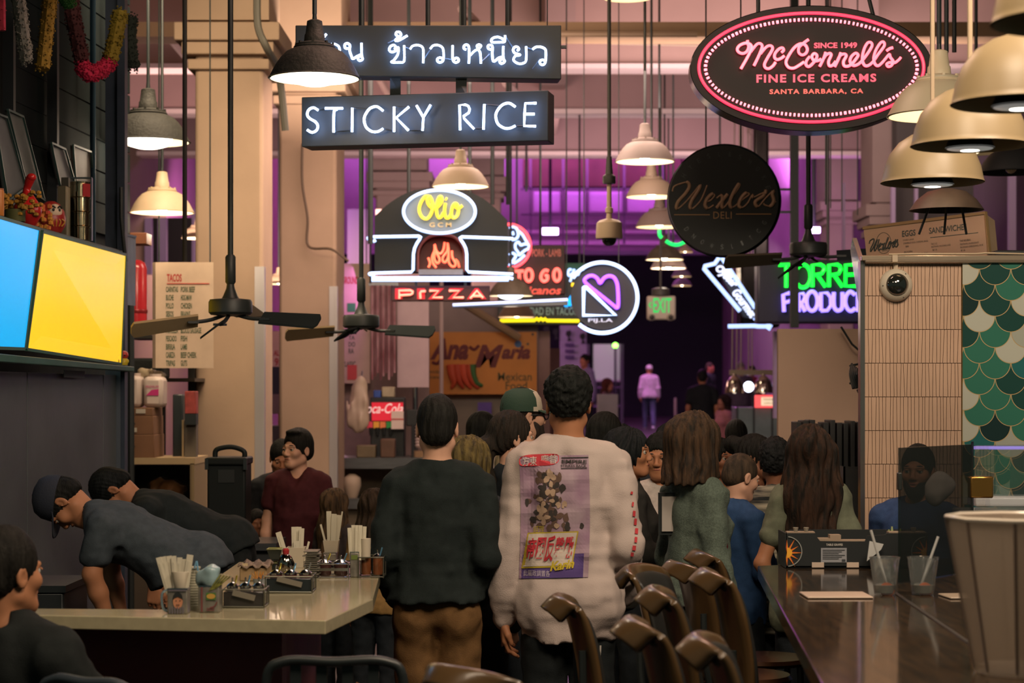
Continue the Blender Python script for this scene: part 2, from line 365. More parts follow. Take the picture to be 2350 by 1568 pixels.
def person(label, px, top, s, yaw=0, h=None, sex='m', hy=0, hp=0, hroll=0, lean=0, twist=0, skin='fair', hair=('short', '#1d1a17'), shirt=None, pants='#20242a', shoes='#26262a',
           L=None, R=None, legs='stand', hs=1.0, feat=True, bulk=1.0, fine=.0065, coarse=.013, group=None, root=None, jacket=None, hat=None, beard=None, pantsloose=.012, glasses=False, zf=0):
    Y = F/s; ztop = EYE-(top-HY)/s
    if h is None: h = ztop-zf
    sc = h/1.75; fem = sex == 'f'; sw = (.146 if fem else .182)*bulk
    pel = V((0, 0, .95)); RU = Matrix.Rotation(D(twist), 3, 'Z') @ Matrix.Rotation(D(lean), 3, 'X')
    U = lambda p: pel+RU@(V(p)-pel)
    RH = Matrix.Rotation(D(hy), 3, 'Z') @ Matrix.Rotation(D(hp), 3, 'X') @ Matrix.Rotation(D(hroll), 3, 'Y')
    nk = U((0, .012, 1.455)); HC = nk+(RU if lean > 40 else Matrix.Rotation(D(lean*.6), 3, 'X'))@V((0, -.006, .165))
    if lean <= 40: HC = HC+RH@V((0, -.012, .1))-V((0, -.012, .1))
    hd = lambda p: HC+RH@(V(p)*hs)
    sh = {1: U((sw, .012, 1.388)), -1: U((-sw, .012, 1.388))}; arm = {}
    for sg, a in ((1, L), (-1, R)):
        if a is None: a = ((sg*(sw+.05), .03, 1.125), (sg*(sw+.062), -.02, .885), (sg*-.02, -.12, -1), (-sg, -.15, 0), .5)
        e, w = V(a[0]), V(a[1]); d = V(a[2]).normalized() if len(a) > 2 else (w-e).normalized(); n = V(a[3]) if len(a) > 3 else V((-sg, 0, 0))
        n = (n-d*n.dot(d)).normalized(); arm[sg] = (e, w, d, n, a[4] if len(a) > 4 else .5)
    if legs == 'stand': lg = {g: ((g*.09*bulk, 0, .9), (g*.1*bulk, -.012, .5), (g*.105*bulk, .025, .085), (g*.12*bulk, -.13, .035)) for g in (1, -1)}
    elif legs == 'walk': lg = {1: ((.09, 0, .9), (.1, -.13, .52), (.1, -.17, .085), (.11, -.32, .035)), -1: ((-.09, 0, .9), (-.1, .02, .5), (-.1, .2, .14), (-.1, .1, .035))}
    elif legs == 'sit': lg = {g: ((g*.1, 0, .93), (g*.13, -.42, .9), (g*.13, -.38, .49), (g*.14, -.53, .44)) for g in (1, -1)}
    # ---- body
    cs = [HC]+[arm[g][1]+arm[g][2]*.09 for g in (1, -1)]
    allp = [HC+V((0, 0, .16)), HC+V((.14, .14, 0)), HC-V((.14, .14, 0))]+[V(p) for g in lg for p in lg[g]]+[V(arm[g][i]) for g in arm for i in (0, 1)]+[arm[g][1]+arm[g][2]*.2 for g in arm]+[V((.25, .2, 1)), V((-.25, -.2, 1)), U((.26, .16, 1.42)), U((-.26, -.16, 1.42)), U((0, .17, 1.2)), U((0, -.17, 1.2))]
    lo = [min(p[i] for p in allp)-.09 for i in range(3)]; hi = [max(p[i] for p in allp)+.09 for i in range(3)]
    if legs != 'sit': lo[2] = -.01
    axs = [axis(lo[i], hi[i], [c[i] for c in cs] if fine < coarse else [], .135, fine, coarse) for i in range(3)]
    B = SDF(*axs)
    bd = .094 if not fem else .076; B.ell(pel, (.15*bulk, bd*1.02, .12)); B.ell(U((0, 0, 1.1)), (.125*bulk, bd*.88, .14), RU); B.ell(U((0, .004, 1.28)), (.15*bulk if not fem else .122*bulk, bd, .16), RU)
    B.cap(sh[-1]*.85+nk*.15, sh[1]*.85+nk*.15, .05, .05, .03)
    for g in (1, -1):
        e, w, d, n, curl = arm[g]; B.cap(U((0, .02, 1.46)), U((g*.12, .014, 1.42)), .045, .042, .03)
        m = .048*bulk if not fem else .04
        B.cap(sh[g], e, m, m*.82, .03); B.chain([e, e*.6+w*.4, w], [m*.85, m*.86, .026], .02)
        P = [V(p) for p in lg[g]]; B.cap(P[0], P[1], .085*bulk, .056, .02); B.chain([P[1], P[1]*.65+P[2]*.35+V((0, .012, 0)), P[2]], [.055, .054, .036], .02); B.cap(P[2]-V((0, 0, .04)), P[3], .036, .03, .02)
        u = d.cross(n)*g                       # towards the thumb
        for j in range(4):
            kn = w+d*(.088-.006*abs(j-1))+u*(.031-.021*j); B.cap(w+d*.012+u*(.014-.01*j), kn, .015, .0115, .012)
            l = (.068, .076, .07, .054)[j]; c1, c2 = curl*(.8+.1*j), curl*(1.9+.15*j)
            p1 = kn+(d*math.cos(c1)+n*math.sin(c1))*l*.55; p2 = p1+(d*math.cos(c2)+n*math.sin(c2))*l*.5
            B.chain([kn, p1, p2], [.0098, .009, .0075], .005)
        t0 = w+d*.025+u*.022; t1 = t0+(d*.75+u*.6+n*.25)*.042; t2 = t1+(d*.9+u*.15+n*.35)*.034; B.chain([t0, t1, t2], [.015, .0115, .009], .008)
    B.chain([nk-V((0, 0, .03)), hd((0, .018, -.05))], [.056 if not fem else .047, .053 if not fem else .045], .025)
    E = lambda c, r, k=.02, op='u': B.ell(hd(c), [x*hs for x in r], RH, k, op)
    C = lambda a, b, ra, rb, k=.01, op='u': B.cap(hd(a), hd(b), ra*hs, rb*hs, k, op)
    E((0, .014, .03), (.073, .096, .085)); E((0, -.03, -.03), (.056, .062, .085), .03); E((0, -.07, -.092), (.024, .024, .02), .03)
    for g in (1, -1):
        C((g*.05, .0, -.06), (g*.018, -.07, -.095), .018, .016, .03); E((g*.042, -.062, -.022), (.022, .024, .022), .025)
        C((g*.012, -.088, .022), (g*.044, -.078, .024), .0085, .008, .014)
        E((g*.0315, -.1, .004), (.0165, .018, .0105), .012, 's')
        E((g*.0125, -.1, -.033), (.0085, .011, .008), .006); E((g*.076, .008, -.008), (.009, .02, .032), .008); E((g*.083, .002, -.006), (.006, .011, .019), .006, 's')
    C((0, -.088, .012), (0, -.106, -.026), .0085, .0115, .01); E((0, -.09, -.057), (.024, .012, .007), .008); E((0, -.087, -.07), (.021, .012, .008), .008); E((0, -.101, -.0635), (.022, .007, .0016), .004, 's')
    bv, bf = B.mesh(); X = (px-HX)/s
    if root is not None: X, Y, zf = root
    mbody = M(SKIN.get(skin, skin), .55, noise=.12, nscale=14, spec=.35)
    o = mk('person', bv*sc, bf, mbody, None, 180); o.location = (X, Y, zf); o.rotation_euler = (0, 0, D(yaw)); tag(o, label, 'person', group)
    def part(name, v, f, mat, lab=None, smooth=180, par=o):
        p = mk(name, np.asarray(v)*sc, f, mat, par, smooth, local=True)
        if lab: p['label'] = lab
        return p
    HM = np.array(RH); toH = lambda v: np.asarray(v)*hs@HM.T+np.array(HC)
    if feat:
        for g in (1, -1):
            m = MB().ball((g*.0315, -.0785, .004), .0125, 14); part('eye', toH(m.v), m.f, M('#a8a296', .35, spec=.2))
            m = MB().ball((g*.0315, -.0862, .0035), (.0072, .0058, .0072), 10); part('iris', toH(m.v), m.f, M('#1c110b', .3, spec=.2))
            m = MB().tube([(g*.0315+g*x, -.093+abs(x)*.25+(.006 if g*x > .01 else 0), .0125-abs(x+.002)*.25) for x in (-.014, -.006, .004, .014)], [.002, .0032, .0032, .0018], 6); part('eyelid', toH(m.v), m.f, mbody)
            m = MB().tube([(g*x, -.094+x*.22, .026+.004*math.sin((x-.012)*80)) for x in (.012, .024, .036, .047)], [.0025, .0042, .0036, .0018], 6); part('eyebrow', toH(m.v), m.f, M(hair[1] if hair else '#1d1a17', .8))
        m = MB().ball((0, -.0935, -.0565), (.0195, .0085, .0052), 12).ball((0, -.0905, -.0705), (.0175, .0085, .0062), 12); part('lips', toH(m.v), m.f, M('#8f4a40', .5))
    if hair:
        if hair not in HAIRC: HAIRC[hair] = hairmesh(*hair[:2], seed=len(HAIRC))
        v, f = HAIRC[hair]; part('hair', toH(v), f, M(hair[1], .62, noise=.55, nscale=55, stretch=(1, 1, .16), spec=.12, c2=hair[2] if len(hair) > 2 else None, bump=.5, bscale=220))
    if beard:
        g_ = SDF(np.arange(-.09, .09, .006), np.arange(-.13, .05, .006), np.arange(-.15, .02, .006))
        g_.ell((0, -.034, -.045), (.063, .066, .085)); g_.ell((0, -.075, -.1), (.035, .032, .032), k=.03); g_.ell((0, -.1, -.015), (.06, .05, .045), k=.01, op='s'); g_.ell((0, -.11, -.066), (.02, .03, .01), k=.006, op='s'); g_.cut((0, .02, 0), (0, -1, 0)); g_.rough(.004, (70, 70, 40), 3)
        v, f = g_.mesh(); part('beard', toH(v), f, M(beard, .8, noise=.5, nscale=60))
    if glasses:
        m = MB()
        for g in (1, -1): m.tube([(g*.033+.025*math.cos(a), -.104, .003+.02*math.sin(a)) for a in [i*.5236 for i in range(12)]], .0028, 6, closed=True); m.rod((g*.058, -.104, .006), (g*.078, .0, .006), .0025, 6)
        m.rod((-.01, -.105, .006), (.01, -.105, .006), .0025, 6); part('glasses', toH(m.v), m.f, M('#14151a', .3), 'dark rimmed glasses')
    if hat:
        kind, c1, c2 = hat; m = MB()
        m.lathe([(.0, .14), (.035, .138), (.066, .122), (.084, .09), (.09, .05), (.09, .028), (.086, .028)], (0, .014, -.005), 28, sy=1.17); v = toH(m.v); hm = [0]*len(m.f)
        if c2:
            for i, f_ in enumerate(m.f):
                c = np.mean([m.v[k] for k in f_], axis=0)
                if c[1] < -.02: hm[i] = 1
        cap_ = mk('cap', np.asarray(v)*sc, m.f, [M(c1, .8, bump=.2, bscale=200), M(c2 or c1, .8)], o, 50, local=True, mi=hm)
        if kind == 'cap':
            G = []
            for i in range(9):
                r = []
                for j in range(-6, 7):
                    a = j/6*1.05; r0 = .088; ex = .075*i/8*math.cos(a*1.1)
                    r.append((math.sin(a)*(r0+ex*.4), .014-math.cos(a)*(r0*1.17)-ex, .028-.12*(ex)**1.0*.9-.012*abs(math.sin(a))*i/8))
                G.append(r)
            m = MB().sheet(G); vis = mk('visor', toH(m.v)*sc, m.f, M(c1, .8), cap_, 60, solid=.004, local=True)
        m = MB().ball((0, .014, .137), (.008, .009, .005), 10); mk('button', toH(m.v)*sc, m.f, M(c1, .8), cap_, 60, local=True)
    # ---- clothes
    def garment(name, g, lab=None):
        c = g['c']; loose = g.get('loose', .018); hem = g.get('hem', .88); sl = g.get('sleeve', 1.0); w = g.get('w', 1)
        ax2 = [axis(lo[i]-.05, hi[i]+.05, [], 0, 1, g.get('res', .0105)) for i in range(3)]
        G = SDF(*ax2); q = .07+loose
        yx = RU@V((0, 1, 0))
        hr = (.170 if not fem else .158)*bulk*w+loose*.8
        cw = (.163 if not fem else .136)*bulk*w+loose
        G.cap(U((0, .006, 1.31)), U((0, 0, 1.1)), cw, hr*.96, .03, fl=.7, ax=yx); G.cap(U((0, 0, 1.12)), U((0, 0, hem-.1)) if lean == 0 else V((0, 0, hem-.1)), hr*.96, hr*g.get('flare', 1.0), .03, fl=.71, ax=yx)
        if fem: G.ell(U((0, -.085, 1.26)), (.13, .06, .075), RU, .05)
        if hem < .97: G.ell((0, .012, .95), ((.165 if not fem else .155)*bulk+loose*.9, .125+loose*.8, .17), None, .05); [G.ell((k*.085, .055, .9), (.092+loose*.5, .075+loose*.8, .12), None, .05) for k in (1, -1)]
        if lean == 0: G.cut((0, 0, hem), (0, 0, 1))
        else: G.cut((0, 0, hem), (RU@V((0, 0, 1))).lerp(V((0, 0, 1)), .7))
        G.cap(sh[-1]*.86+nk*.14, sh[1]*.86+nk*.14, .048+loose*.5, .048+loose*.5, .04)
        for k in (1, -1):
            e, wr = arm[k][0], arm[k][1]; G.cap(U((0, .022, 1.462)), U((k*.125, .014, 1.425)), .047+loose*.3, .045+loose*.5, .04)
            m = (.05*bulk if not fem else .042)+loose*g.get('sl', .75)
            if sl <= .5: G.cap(sh[k], sh[k].lerp(e, sl*2), m, m*1.0, .03)
            else:
                G.cap(sh[k], e, m, m*.95, .03); t = (sl-.5)*2; we = e.lerp(wr, t); G.chain([e, e.lerp(we, .5), we], [m*.95, m*.9, .03+loose*.8], .02)
        if g.get('hood'):
            G.ell(U((0, .075, 1.46)), (.11, .06, .055), RU, .02); G.ell(U((0, .085, 1.49)), (.07, .05, .04), RU, .02, 's')
        G.rough(g.get('fold', .006), (9, 9, 13), 1+len(label)); G.rough(g.get('fold', .006)*.9, (26, 20, 12), 2); G.rough(g.get('fold', .006)*.5, (14, 30, 40), 3)
        nc = U((0, -.012, 1.505)); rr = g.get('neck', .066)
        G.ell(nc, (rr, rr*1.05, .045), RU, .006, 's'); G.cap(nc, hd((0, 0, 0)), rr*.86, rr*.9, .006, 's')
        if g.get('v'): G.chain([U((0, -.07, 1.49)), U((0, -.165, 1.33))], [.064, .016], .006, 's')
        if g.get('open'): G.chain([U((0, -.2, 1.5)), U((0, -.2, hem-.1))], [.1, .13], .01, 's', fl=1.3)
        v, f = G.mesh(); mt = c if not isinstance(c, str) else M(c, .85, noise=.18, nscale=40, bump=.25, bscale=g.get('bs', 300), spec=.2)
        return part(name, v, f, mt, lab)
    if shirt: o_sh = garment(shirt.get('name', 'shirt'), shirt)
    if jacket: garment(jacket.get('name', 'jacket'), jacket)
    if pants:
        ax2 = [axis(lo[i], hi[i], [], 0, 1, .0125) for i in range(3)]; G = SDF(*ax2); t = pantsloose
        G.ell((0, .004, .945), (.16*bulk+t, .112+t, .125)); 
        for g in (1, -1):
            P = [V(p) for p in lg[g]]; G.cap(P[0], P[1], .088*bulk+t, .06+t*1.3, .025); G.cap(P[1], P[2], .06+t*1.3, .05+t*1.2, .015)
            G.ell(P[0]+V((0, .055, .0)), (.085, .07, .1), None, .03)
        G.cut((0, 0, 1.035), (0, 0, -1)); G.rough(.007, (14, 14, 20), 4); G.rough(.004, (30, 30, 24), 5)
        v, f = G.mesh(); part('trousers', v, f, pants if not isinstance(pants, str) else M(pants, .85, noise=.2, nscale=30, bump=.2, bscale=260, spec=.2))
    for g in (1, -1):
        P = [V(p) for p in lg[g]]; ax2 = [axis(min(P[2][i], P[3][i])-.1, max(P[2][i], P[3][i])+.1, [], 0, 1, .012) for i in range(3)]; G = SDF(*ax2)
        t = (P[3]-P[2]); t.z = 0; t = t.normalized(); bz = P[3].z-.035
        G.cap(V((P[2].x, P[2].y, bz+.055)), P[3]+V((0, 0, .01)), .052, .043, .02); G.cap(P[2], V((P[2].x, P[2].y, bz+.05)), .046, .05, .02)
        G.cut((0, 0, max(bz, 0)+.002), (0, 0, 1)); v, f = G.mesh()
        if len(f): part('shoe', v, f, M(shoes, .6))
    return o
# ---------------------------------------------------------------- setting
def pbox(mb, x0, y0, x1, y1, Y, dep, mi=0):
    a, b = W(x0, y1, Y), W(x1, y0, Y)
    return mb.box(((a.x+b.x)/2, Y+dep/2, (a.z+b.z)/2), (abs(b.x-a.x), dep, abs(b.z-a.z)), mi=mi)
PB = lambda *a: pbox(MB(), *a)
PLASTER = M('#a98f78', .85, noise=.14, nscale=1.6, bump=.35, bscale=7)
MAUVE = M('#9c8683', .85, noise=.1, nscale=2, bump=.15, bscale=8)
DARK = M('#1a2221', .6); BLK = M('#15191a', .45); STEEL = M('#7c8084', .32, metal=.9, noise=.15, nscale=5, stretch=(1, 1, 8)); CHROME = M('#b8bcc0', .15, metal=1)
struct(MB().add([(x, y, z) for z in (0, -.1) for x, y in ((-7, -5), (7, -5), (7, 27), (-7, 27))]+[(x, 64, z) for z in (37*.0275, -.1) for x in (7, -7)], [(0, 1, 2, 3), (3, 2, 8, 9), (7, 6, 5, 4), (7, 11, 10, 6), (0, 4, 5, 1)]).obj('floor', M('#33302e', .35, noise=.25, nscale=2), smooth=0))
struct(MB().box((0, 13.5, 6.6), (14, 33, .2)).obj('ceiling', M('#8a705c', .9, noise=.12, nscale=1), smooth=0))
struct(MB().box((0, 47, 11.1), (14, 36, .2)).obj('ceiling_high', M('#7a6a70', .9), smooth=0))
struct(MB().box((-5.6, 36, 5.5), (.2, 56, 11)).obj('wall_left', M('#6d5a4e', .9, noise=.2, nscale=.8), smooth=0))
struct(MB().box((6.6, 36, 5.5), (.2, 56, 11)).obj('wall_right', M('#5d5258', .9, noise=.2, nscale=.8), smooth=0))
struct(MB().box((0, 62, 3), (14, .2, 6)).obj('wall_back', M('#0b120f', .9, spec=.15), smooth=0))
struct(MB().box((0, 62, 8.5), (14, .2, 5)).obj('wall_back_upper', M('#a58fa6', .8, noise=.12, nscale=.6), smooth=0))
# coffer beams across the hall, each with a paler lip
for Y, z, h, c, lip in ((19.0, 5.1, .14, '#8a6f55', 0), (21.5, 5.2, 1.4, '#9c7f7c', .05), (25.0, 5.2, 1.4, '#97797c', .06), (29.4, 5.2, 1.4, '#8d7278', .06)):
    b = struct(MB().box((0, Y+.2, z+h/2), (12.9, .4, h)).obj('beam', M(c, .85, noise=.1, nscale=1.5), smooth=0))
    if lip: plabel(MB().box((0, Y+.16, z+lip/2), (12.9, .4, lip)).obj('lip', M('#c9b5ba', .6), b, smooth=0), 'paler bottom lip')
struct(MB().box((0, 12, 5.35), (12.9, .3, .5)).obj('beam', M('#7d644c', .85, noise=.1), smooth=0))
for x in (-2.6, .5, 3.6):
    struct(MB().box((x, 25, 5.75), (.3, 9, .5)).obj('joist', M('#94797a', .85), smooth=0))
# back hall: mezzanine face, red brick band, rails and mullions
BY = 58.0
def bband(y0, y1, x0, x1, c, dep=.5, Y=BY, nm='trim_1', **k): return struct(PB(x0, y0, x1, y1, Y, dep).obj(nm, M(c, .8, **k), smooth=0))
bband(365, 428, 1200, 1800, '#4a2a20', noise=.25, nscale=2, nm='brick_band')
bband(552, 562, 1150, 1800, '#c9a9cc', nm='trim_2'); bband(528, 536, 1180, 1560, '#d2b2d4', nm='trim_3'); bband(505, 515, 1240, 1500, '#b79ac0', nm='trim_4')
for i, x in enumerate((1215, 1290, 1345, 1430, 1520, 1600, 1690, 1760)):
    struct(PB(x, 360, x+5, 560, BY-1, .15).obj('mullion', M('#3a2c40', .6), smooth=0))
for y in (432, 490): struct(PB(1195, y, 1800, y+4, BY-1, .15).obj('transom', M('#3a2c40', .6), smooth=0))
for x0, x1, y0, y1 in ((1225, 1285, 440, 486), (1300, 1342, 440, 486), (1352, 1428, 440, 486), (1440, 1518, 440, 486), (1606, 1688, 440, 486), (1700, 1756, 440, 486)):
    struct(PB(x0, y0, x1, y1, BY-.6, .1).obj('lit_wall_patch', M('#b08cc0', .4), smooth=0))  # lilac panels painting in the purple-lit patches of the upper wall
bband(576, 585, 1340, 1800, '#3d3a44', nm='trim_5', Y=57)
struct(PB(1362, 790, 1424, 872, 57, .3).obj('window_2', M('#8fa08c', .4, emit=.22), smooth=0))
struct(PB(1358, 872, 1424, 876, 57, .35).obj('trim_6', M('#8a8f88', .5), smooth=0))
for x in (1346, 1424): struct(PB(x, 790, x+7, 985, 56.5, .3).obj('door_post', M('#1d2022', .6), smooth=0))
g = MB()
for i in range(14): g.rod(W(1360+i*4.6, 876, 56.6), W(1360+i*4.6, 935, 56.6), .012, 5)
g.rod(W(1358, 890, 56.6), W(1424, 890, 56.6), .02, 5).rod(W(1358, 933, 56.6), W(1424, 933, 56.6), .02, 5)
tag(g.obj('railing', BLK), 'dark metal railing under the pale lit window of the far hall', 'railing')
t = thing('indicator_lamp', 'small glowing green lamp on a dark post beside the far pale window', 'lamp', W(1412, 793, 56.3)); p = W(1412, 793, 56.3); MB().ball(p, .075, 12).obj('bulb', M('#7dff4a', .4, emit=8), t); MB().rod(p-V((0, 0, .06)), (p.x, p.y, .8), .03).obj('post', BLK, t)
# columns
def column(x0, x1, Y, dep, z1, side, name='pillar', guard=True, c=PLASTER):
    a, b = W(x0, 900, Y).x, W(x1, 900, Y).x
    col = struct(MB().box(((a+b)/2, Y+dep/2, z1/2), (b-a, dep, z1)).obj(name, c, bevel=.03))
    m = MB(); w = b-a
    for k, (e, h, z) in enumerate(((.05, .08, z1-.34), (.09, .1, z1-.22), (.14, .14, z1-.1))): m.box(((a+b)/2, Y+dep/2, z), (w+2*e, dep+2*e, h))
    m.obj('capital', c, col, bevel=.01)
    MB().box(((a+b)/2, Y+dep/2, (z1+6.5)/2), (w+.1, dep+.1, 6.5-z1)).obj('shaft', c, col)
    if guard:
        g = b if side > 0 else a
        plabel(MB().box((g-.0, Y+.03, 1.35), (.02, .1, 2.7)).box((g-.03*side, Y-.004, 1.35), (.07, .012, 2.7)).obj('corner_guard', M('#b9b4b4', .35, metal=.6), col), 'metal corner guard')
    return col
column(447, 604, 15.5, .62, 4.6, 1)
column(640, 772, 18.4, .9, 4.75, 1)
column(862, 972, 30.5, .8, 5.1, 1, guard=False, c=MAUVE)
column(1082, 1150, 33, .8, 5.3, 1, guard=False, c=MAUVE)
column(2010, 2090, 24, .7, 4.0, -1, guard=False, c=MAUVE)
column(1900, 1960, 31, .8, 4.7, -1, guard=False, c=MAUVE)
struct(MB().box((4.95, 23.6, 2.6), (.9, .3, 5.2)).obj('wall_stall', M('#4c4544', .85), smooth=0))
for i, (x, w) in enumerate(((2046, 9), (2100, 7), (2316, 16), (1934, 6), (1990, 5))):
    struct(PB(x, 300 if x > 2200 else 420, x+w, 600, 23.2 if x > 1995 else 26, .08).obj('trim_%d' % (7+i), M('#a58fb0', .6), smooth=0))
# left back: purple seen through a gap, shelves behind the columns
struct(PB(295, 500, 445, 620, 30, .2).obj('partition', M('#2e2a31', .8), smooth=0))
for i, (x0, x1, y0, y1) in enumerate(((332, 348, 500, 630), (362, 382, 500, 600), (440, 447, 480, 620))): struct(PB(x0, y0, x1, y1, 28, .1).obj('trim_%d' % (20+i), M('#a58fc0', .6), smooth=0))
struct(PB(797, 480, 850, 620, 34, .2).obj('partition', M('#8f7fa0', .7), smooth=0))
def flood(px, py, w, h, Y, lab):
    t = thing('flood_light', lab, 'lamp', W(px, py, Y)); m = MB(); pbox(m, px-w/2-3, py-h/2-3, px+w/2+3, py+h/2+3, Y+.06, .15); m.obj('housing', BLK, t, bevel=.01)
    PB(px-w/2, py-h/2, px+w/2, py+h/2, Y, .05).obj('lens', M('#e6d4ff', .3, emit=10, ecol='#dcb8ff'), t)
    p = W(px, py, Y); MB().rod(p+V((0, .1, .05)), V((p.x, p.y+.1, CZ(p.y))), .03).obj('bracket', BLK, t); point(p.x, p.y-.3, p.z, 25, PURP, .15)
flood(1263, 531, 36, 15, 40, 'glowing purple white flood lamp above the red take out sign')
flood(1870, 528, 24, 13, 30, 'glowing purple white flood lamp above the green neon sign')
# hanging rods, pipes and conduits
def pipe(P, r, lab, mat=BLK, nm='pipe', cat='pipe', group=None, sm=1):
    return tag(MB().tube(catmull([W(*p) for p in P], 6) if sm > 1 else [W(*p) for p in P], r, 8).obj(nm, mat), lab, cat, group)
pipe([(424, -560, 12), (424, 600, 12)], .014, 'thin dark hanging rod left of the first pillar', M('#2a2723', .6))
pipe([(590, -20, 14.8), (592, 60, 14.8), (612, 110, 14.8), (640, 170, 15.2), (655, 300, 15.3)], .028, 'ribbed grey flexible conduit curving down beside the first pillar', M('#4a463e', .6), nm='conduit', cat='conduit', sm=2)
pipe([(694, 330, 18.3), (694, 420, 18.3), (706, 500, 18.3), (708, 565, 18.3), (760, 572, 18.2), (800, 600, 18.2)], .012, 'thin cable running down the second pillar and off to the right', M('#5d4a3a', .6), nm='cable', cat='cable', sm=2)
pipe([(1395, 96, 20), (1600, 100, 20)], .03, 'horizontal pale pipe under the first ceiling beam', M('#6f5d50', .6))
pipe([(540, 75, 18.5), (1600, 78, 18.5)], .03, 'long brown pipe running across under the ceiling beam', M('#7a6450', .6))
for i, (x0, y0, x1, y1, Y) in enumerate(((1060, 20, 1100, 60, 19), (1160, 190, 1180, 210, 22), (385, 80, 450, 155, 20), (870, 180, 900, 230, 24))):
    pipe([(x0, y0, Y), (x1, y1, Y+.5)], .045, ['pale diagonal brace above the upper white neon sign', 'pale short brace behind the gap between the white neon signs', 'pale diagonal brace on the ceiling left of the first pillar', 'pale diagonal brace between the two white neon signs'][i], M('#a88f8c', .6), nm='brace', cat='brace')
RAMP = lambda y: max(0, (y-27)*.0275)
t = thing('sign_frame', 'black square post frame right of the round black sign', 'frame', W(1825, 760, 18.5))
PB(1815, -260, 1833, 752, 18.5, .08).obj('post', BLK, t, smooth=0); PB(1780, 432, 1815.5, 437, 18.5, .03).obj('rail', BLK, t, smooth=0); PB(1780, 484, 1816, 489, 18.5, .03).obj('rail', BLK, t, smooth=0)
# ---------------------------------------------------------------- pendant lamps, domes, fans, cameras
SHADE = [(1, 0), (.985, .025), (.97, .06), (.86, .27), (.74, .44), (.62, .56), (.5, .62), (.44, .64), (.44, .66), (.43, .72), (.36, .74), (.3, .76), (.24, .78)]
CREAM = M('#b8a184', .55, noise=.1, nscale=8); GREY = M('#5d5244', .6, noise=.3, nscale=14); RUST = M('#221f1a', .7, noise=.45, nscale=30, bump=.4, bscale=60)
INNER = M('#e8d9bd', .5)
def lamp(lab, px, rim, w, Y, mat, bulb='#ffe2b8', es=16, globe=False, ztop=5.3, rod=.011, e=14, inner=INNER, collar=None):
    R = w/2*Y/F; p = W(px, rim, Y); t = thing('pendant_lamp', lab, 'lamp', p, group='pendant lamps over the market hall')
    pr = [(r*R, z*R*1.02) for r, z in SHADE]
    MB().lathe(pr, p, 36, cap=False).obj('shade', mat, t, 60)
    MB().lathe([(r*.965, z-.012*R) for r, z in pr[:-1]][::-1], p, 36, cap=False).obj('reflector', inner, t, 60)
    MB().lathe([(R*1.0, -.012*R), (R*1.02, .0), (R*1.0, .02*R), (R*.98, 0)], p, 36, cap=False).obj('rim', mat, t, 60)
    m = MB().lathe([(.3*R, .72*R), (.235*R, .78*R), (.22*R, .95*R), (.2*R, .97*R), (.165*R, 1.25*R), (.1*R, 1.28*R)], p, 20)
    m.lathe([(.45*R, .645*R), (.46*R, .68*R), (.44*R, .7*R)], p, 30)
    for k in range(8): a = k*.785; m.box(p+V((math.cos(a)*.4*R, math.sin(a)*.4*R, .73*R)), (.05*R, .05*R, .1*R), a)
    m.obj('neck', collar or mat, t, 40)
    if globe:
        plabel(MB().lathe([(.01*R, -.17*R), (.25*R, -.155*R), (.45*R, -.1*R), (.56*R, -.01*R), (.585*R, .1*R), (.5*R, .3*R)], p, 28).obj('globe', M(bulb, .3, emit=es), t, 60), 'glowing white globe')
    else: MB().ball(p+V((0, 0, .2*R)), (.2*R, .2*R, .24*R), 14).obj('bulb', M(bulb, .3, emit=es), t)
    MB().tube([p+V((0, 0, 1.2*R)), p+V((0, 0, 1.5*R))], [.06*R, .035*R], 10).rod(p+V((0, 0, 1.4*R)), V((p.x, p.y, CZ(p.y))), rod, 8).obj('stem', BLK, t)
    if e: point(p.x, p.y, p.z-.12, e, (1, .78, .55), .08)
    return t
lamp('large rusty dark lamp with a white globe before the upper white neon sign', 722, 180, 210, 9.5, RUST, bulb='#fff6ea', es=3.2, globe=True, e=10)
lamp('rusty dark lamp with a white globe beside the blue post', 340, 326, 192, 12.95, RUST, bulb='#fff6ea', es=3.2, globe=True, e=8)
lamp('cream lamp hanging just left of the first pillar', 372, 488, 147, 14, CREAM, e=9)
lamp('cream lamp half hidden behind the left edge of the first pillar', 455, 547, 76, 22, CREAM, e=4)
lamp('cream lamp hanging directly above the arched oven sign', 1057, 428, 132, 15, M('#8f7a66', .6, noise=.1), e=8)
lamp('grey lamp left of the round black sign, highest of its column', 1480, 371, 137, 15.5, M('#6d5f58', .6, noise=.15), bulb='#fff4e0', e=8, es=20)
lamp('grey lamp left of the round black sign, second of its column', 1495, 452, 118, 18, M('#7a6a5a', .6), e=6)
lamp('grey lamp left of the round black sign, third of its column', 1513, 521, 110, 19.5, M('#7a6a66', .6), e=5)
lamp('small lamp behind the green neon arc, upper of the far bright pair', 1525, 596, 88, 25, GREY, e=4, bulb='#fff4dc', es=60)
lamp('small lamp behind the green neon arc, lower of the far bright pair', 1534, 616, 82, 27.5, GREY, e=4, bulb='#fff4dc', es=60)
lamp('tiny cream lamp at the lower left rim of the round black sign', 1572, 579, 38, 34, CREAM, e=0)
lamp('tiny purple lit lamp above the green exit sign, upper one', 1564, 635, 46, 36, M('#8d7a8d', .6), e=0)
lamp('tiny purple lit lamp above the green exit sign, lower one', 1565, 656, 46, 40, M('#8d7a8d', .6), e=0)
lamp('grey lamp with a white globe at the right end of the pizza sign', 1172, 679, 104, 19.3, GREY, bulb='#e8f2ff', es=2.5, globe=True, e=5)
lamp('cream lamp over the yellow neon line of the taco sign', 1186, 728, 86, 23, M('#8a7460', .6), e=4)
lamp('cream lamp seen between the two pillars', 640, 652, 60, 23, CREAM, e=4)
